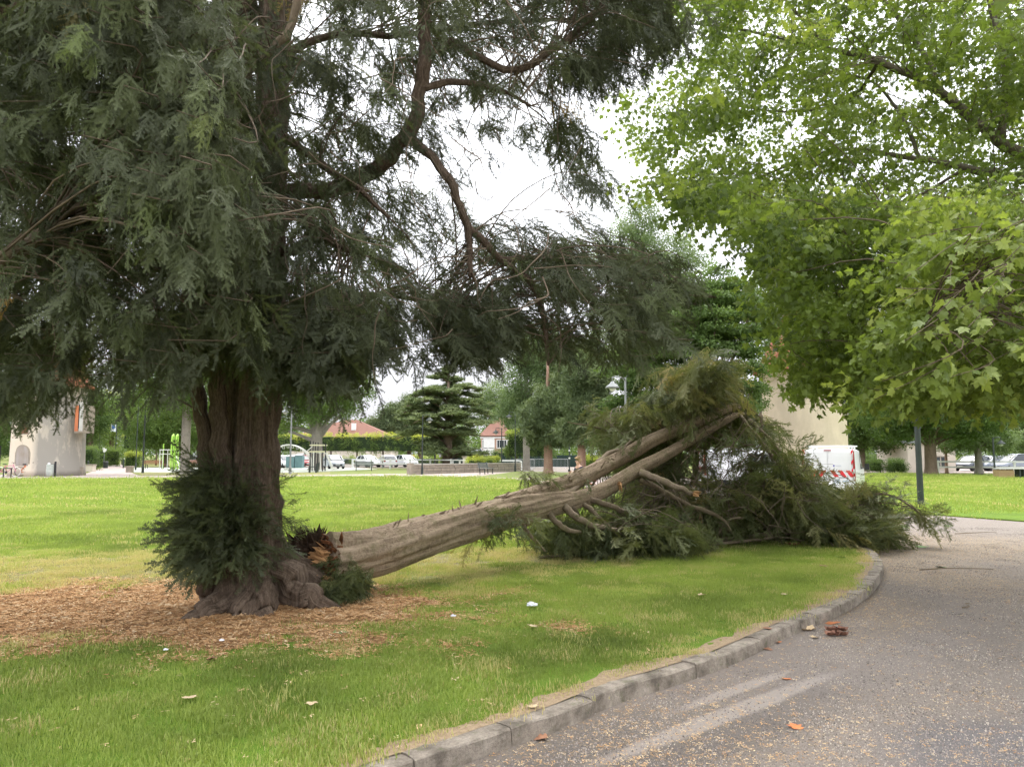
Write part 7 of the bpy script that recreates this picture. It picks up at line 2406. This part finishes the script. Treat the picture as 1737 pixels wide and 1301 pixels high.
leaf_litter('pale leaf on the sunny grass before the fallen branches', 1193, 1010, .12, M_LPALE, LZ + .03)
leaf_litter('pale scrap on the grass left of the kerb bend', 1330, 1008, .10, M_LPALE, LZ + .03)
leaf_litter('pale green leaf on the grass by the kerb bend', 1428, 945, .22, M_LGREEN, LZ + .03)
leaf_litter('pale brown leaf below the white paper', 905, 1061, .12, M_LPALE, LZ + .03)
leaf_litter('brown leaf curled on the lawn left of the kerb', 325, 1182, .13, M_LPALE, LZ + .03)
leaf_litter('pale brown leaf at the edge of the mulch', 362, 1118, .12, M_LBROWN, LZ + .02)
leaf_litter('pale green flat piece on the mulch', 580, 1072, .17, M_LGREEN, LZ + .02)
leaf_litter('pale straw leaf on the lawn left of the kerb top', 528, 1194, .10, M_LPALE, LZ + .03)
leaf_litter('brown bark strip on the grass under the branches', 1345, 925, .3, M_LBROWN, LZ + .03, 'strip', 'bark_piece', .3)
leaf_litter('green torn sprig on the road beyond the kerb bend', 1565, 928, .30, M_LGREEN, 0)
leaf_litter('green leaf with twig on the road at the right', 1600, 963, .22, M_LGREEN, 0)
leaf_litter('bright green leaf on the far part of the road', 1608, 893, .25, M_LGREEN, 0)
leaf_litter('dark green sprig on the road left of the bright leaf', 1535, 895, .4, M_LGREEN, 0)
# heap of bark against the kerb
for i in range(6):
    leaf_litter(('topmost', 'curled', 'split', 'long', 'dark', 'lowest')[i] + ' strip of red brown bark in the heap beside the kerb', 1410 + (i % 3) * 9, 1070 + (i // 3) * 8, .14, M_HEAP, .002 * (5 - i), 'strip', 'bark_piece', i * 1.1, .3)
for o in bpy.data.objects:
    if str(o.get('label')).endswith('bark in the heap beside the kerb'):
        o.rotation_euler = (random.uniform(-.15, .15), random.uniform(-.15, .15), o.rotation_euler[2])
    if str(o.get('label')).endswith('bark in the heap beside the kerb'): o['group'] = 'heap of bark by the kerb'
# crumpled white paper
def crumple(label, u, v, s_, mat, z):
    p = G(u, v, z)
    bm = bmesh.new()
    bmesh.ops.create_icosphere(bm, subdivisions=3, radius=s_)
    for q in bm.verts:
        k = 1 + .55 * noise.fractal(q.co * (2.4 / s_), .8, 2.0, 3)
        q.co = Vector((q.co.x * 1.35 * k, q.co.y * k, max(-.2 * s_, q.co.z * .75 * k)))
    me = bpy.data.meshes.new('paper_scrap'); bm.to_mesh(me); bm.free()
    me.materials.append(mat)
    o = bpy.data.objects.new('paper_scrap', me); COL.objects.link(o)
    o.location = (p.x, p.y, z + .02)
    return tag(o, label, 'paper')
crumple('crumpled white paper on the grass', 903, 1029, .034, pm('white_paper', (.80, .80, .84), (.66, .66, .72), 12, .8), LZ + .02)
crumple('small grey white scrap left of the crumpled paper', 769, 1048, .016, MATS['white_paper'], LZ + .02)
crumple('tiny white scrap on the mulch before the root', 281, 1106, .012, MATS['white_paper'], LZ + .02)
crumple('tiny pale scrap on the mulch beneath the standing trunk', 376, 1090, .013, MATS['white_paper'], LZ + .02)
# twigs on the road
for i, (u0, v0, u1, v1, lb) in enumerate(((1560, 966, 1685, 965, 'long thin twig lying across the road'), (1632, 1030, 1648, 1024, 'short bent twig on the road'), (1500, 905, 1560, 915, 'twig lying beside the broken crown'), (1620, 905, 1690, 902, 'dark twig on the far part of the road'))):
    a, b = G(u0, v0, .012), G(u1, v1, .012)
    r = random.Random(i)
    cv = crm([tuple(a), tuple(a * .6 + b * .4 + Vector((0, r.uniform(-.08, .08), .008))), tuple(a * .25 + b * .75 + Vector((0, r.uniform(-.1, .1), .004))), tuple(b)], 6)
    mb = MB(); mb.tube(cv, [.008 * (1 - .6 * q / len(cv)) for q in range(len(cv))], 6)
    tag(mb.build('twig', M_BRANCH, smooth=True), lb, 'twig', 'twigs on the road')
# flakes of bark and small leaves sprinkled over the grass
pts, tn = [], []
r = random.Random(19)
while len(pts) < 260:
    u, v = r.uniform(0, 1480), r.uniform(930, 1300)
    g = G(u, v, LZ)
    if not in_poly(g.x, g.y, LAWN_POLY): continue
    pts.append((g.x, g.y, LZ + .025)); tn.append(r.uniform(.7, 1))
m = len(pts)
tag(scatter('leaf_crumbs', CHIPS, pts, np.stack([RNG.uniform(-.3, .3, m), RNG.uniform(-.3, .3, m), RNG.uniform(0, 6.3, m)], 1), RNG.uniform(.2, .55, m), tn), 'pale leaf crumbs sprinkled over the grass', 'litter')
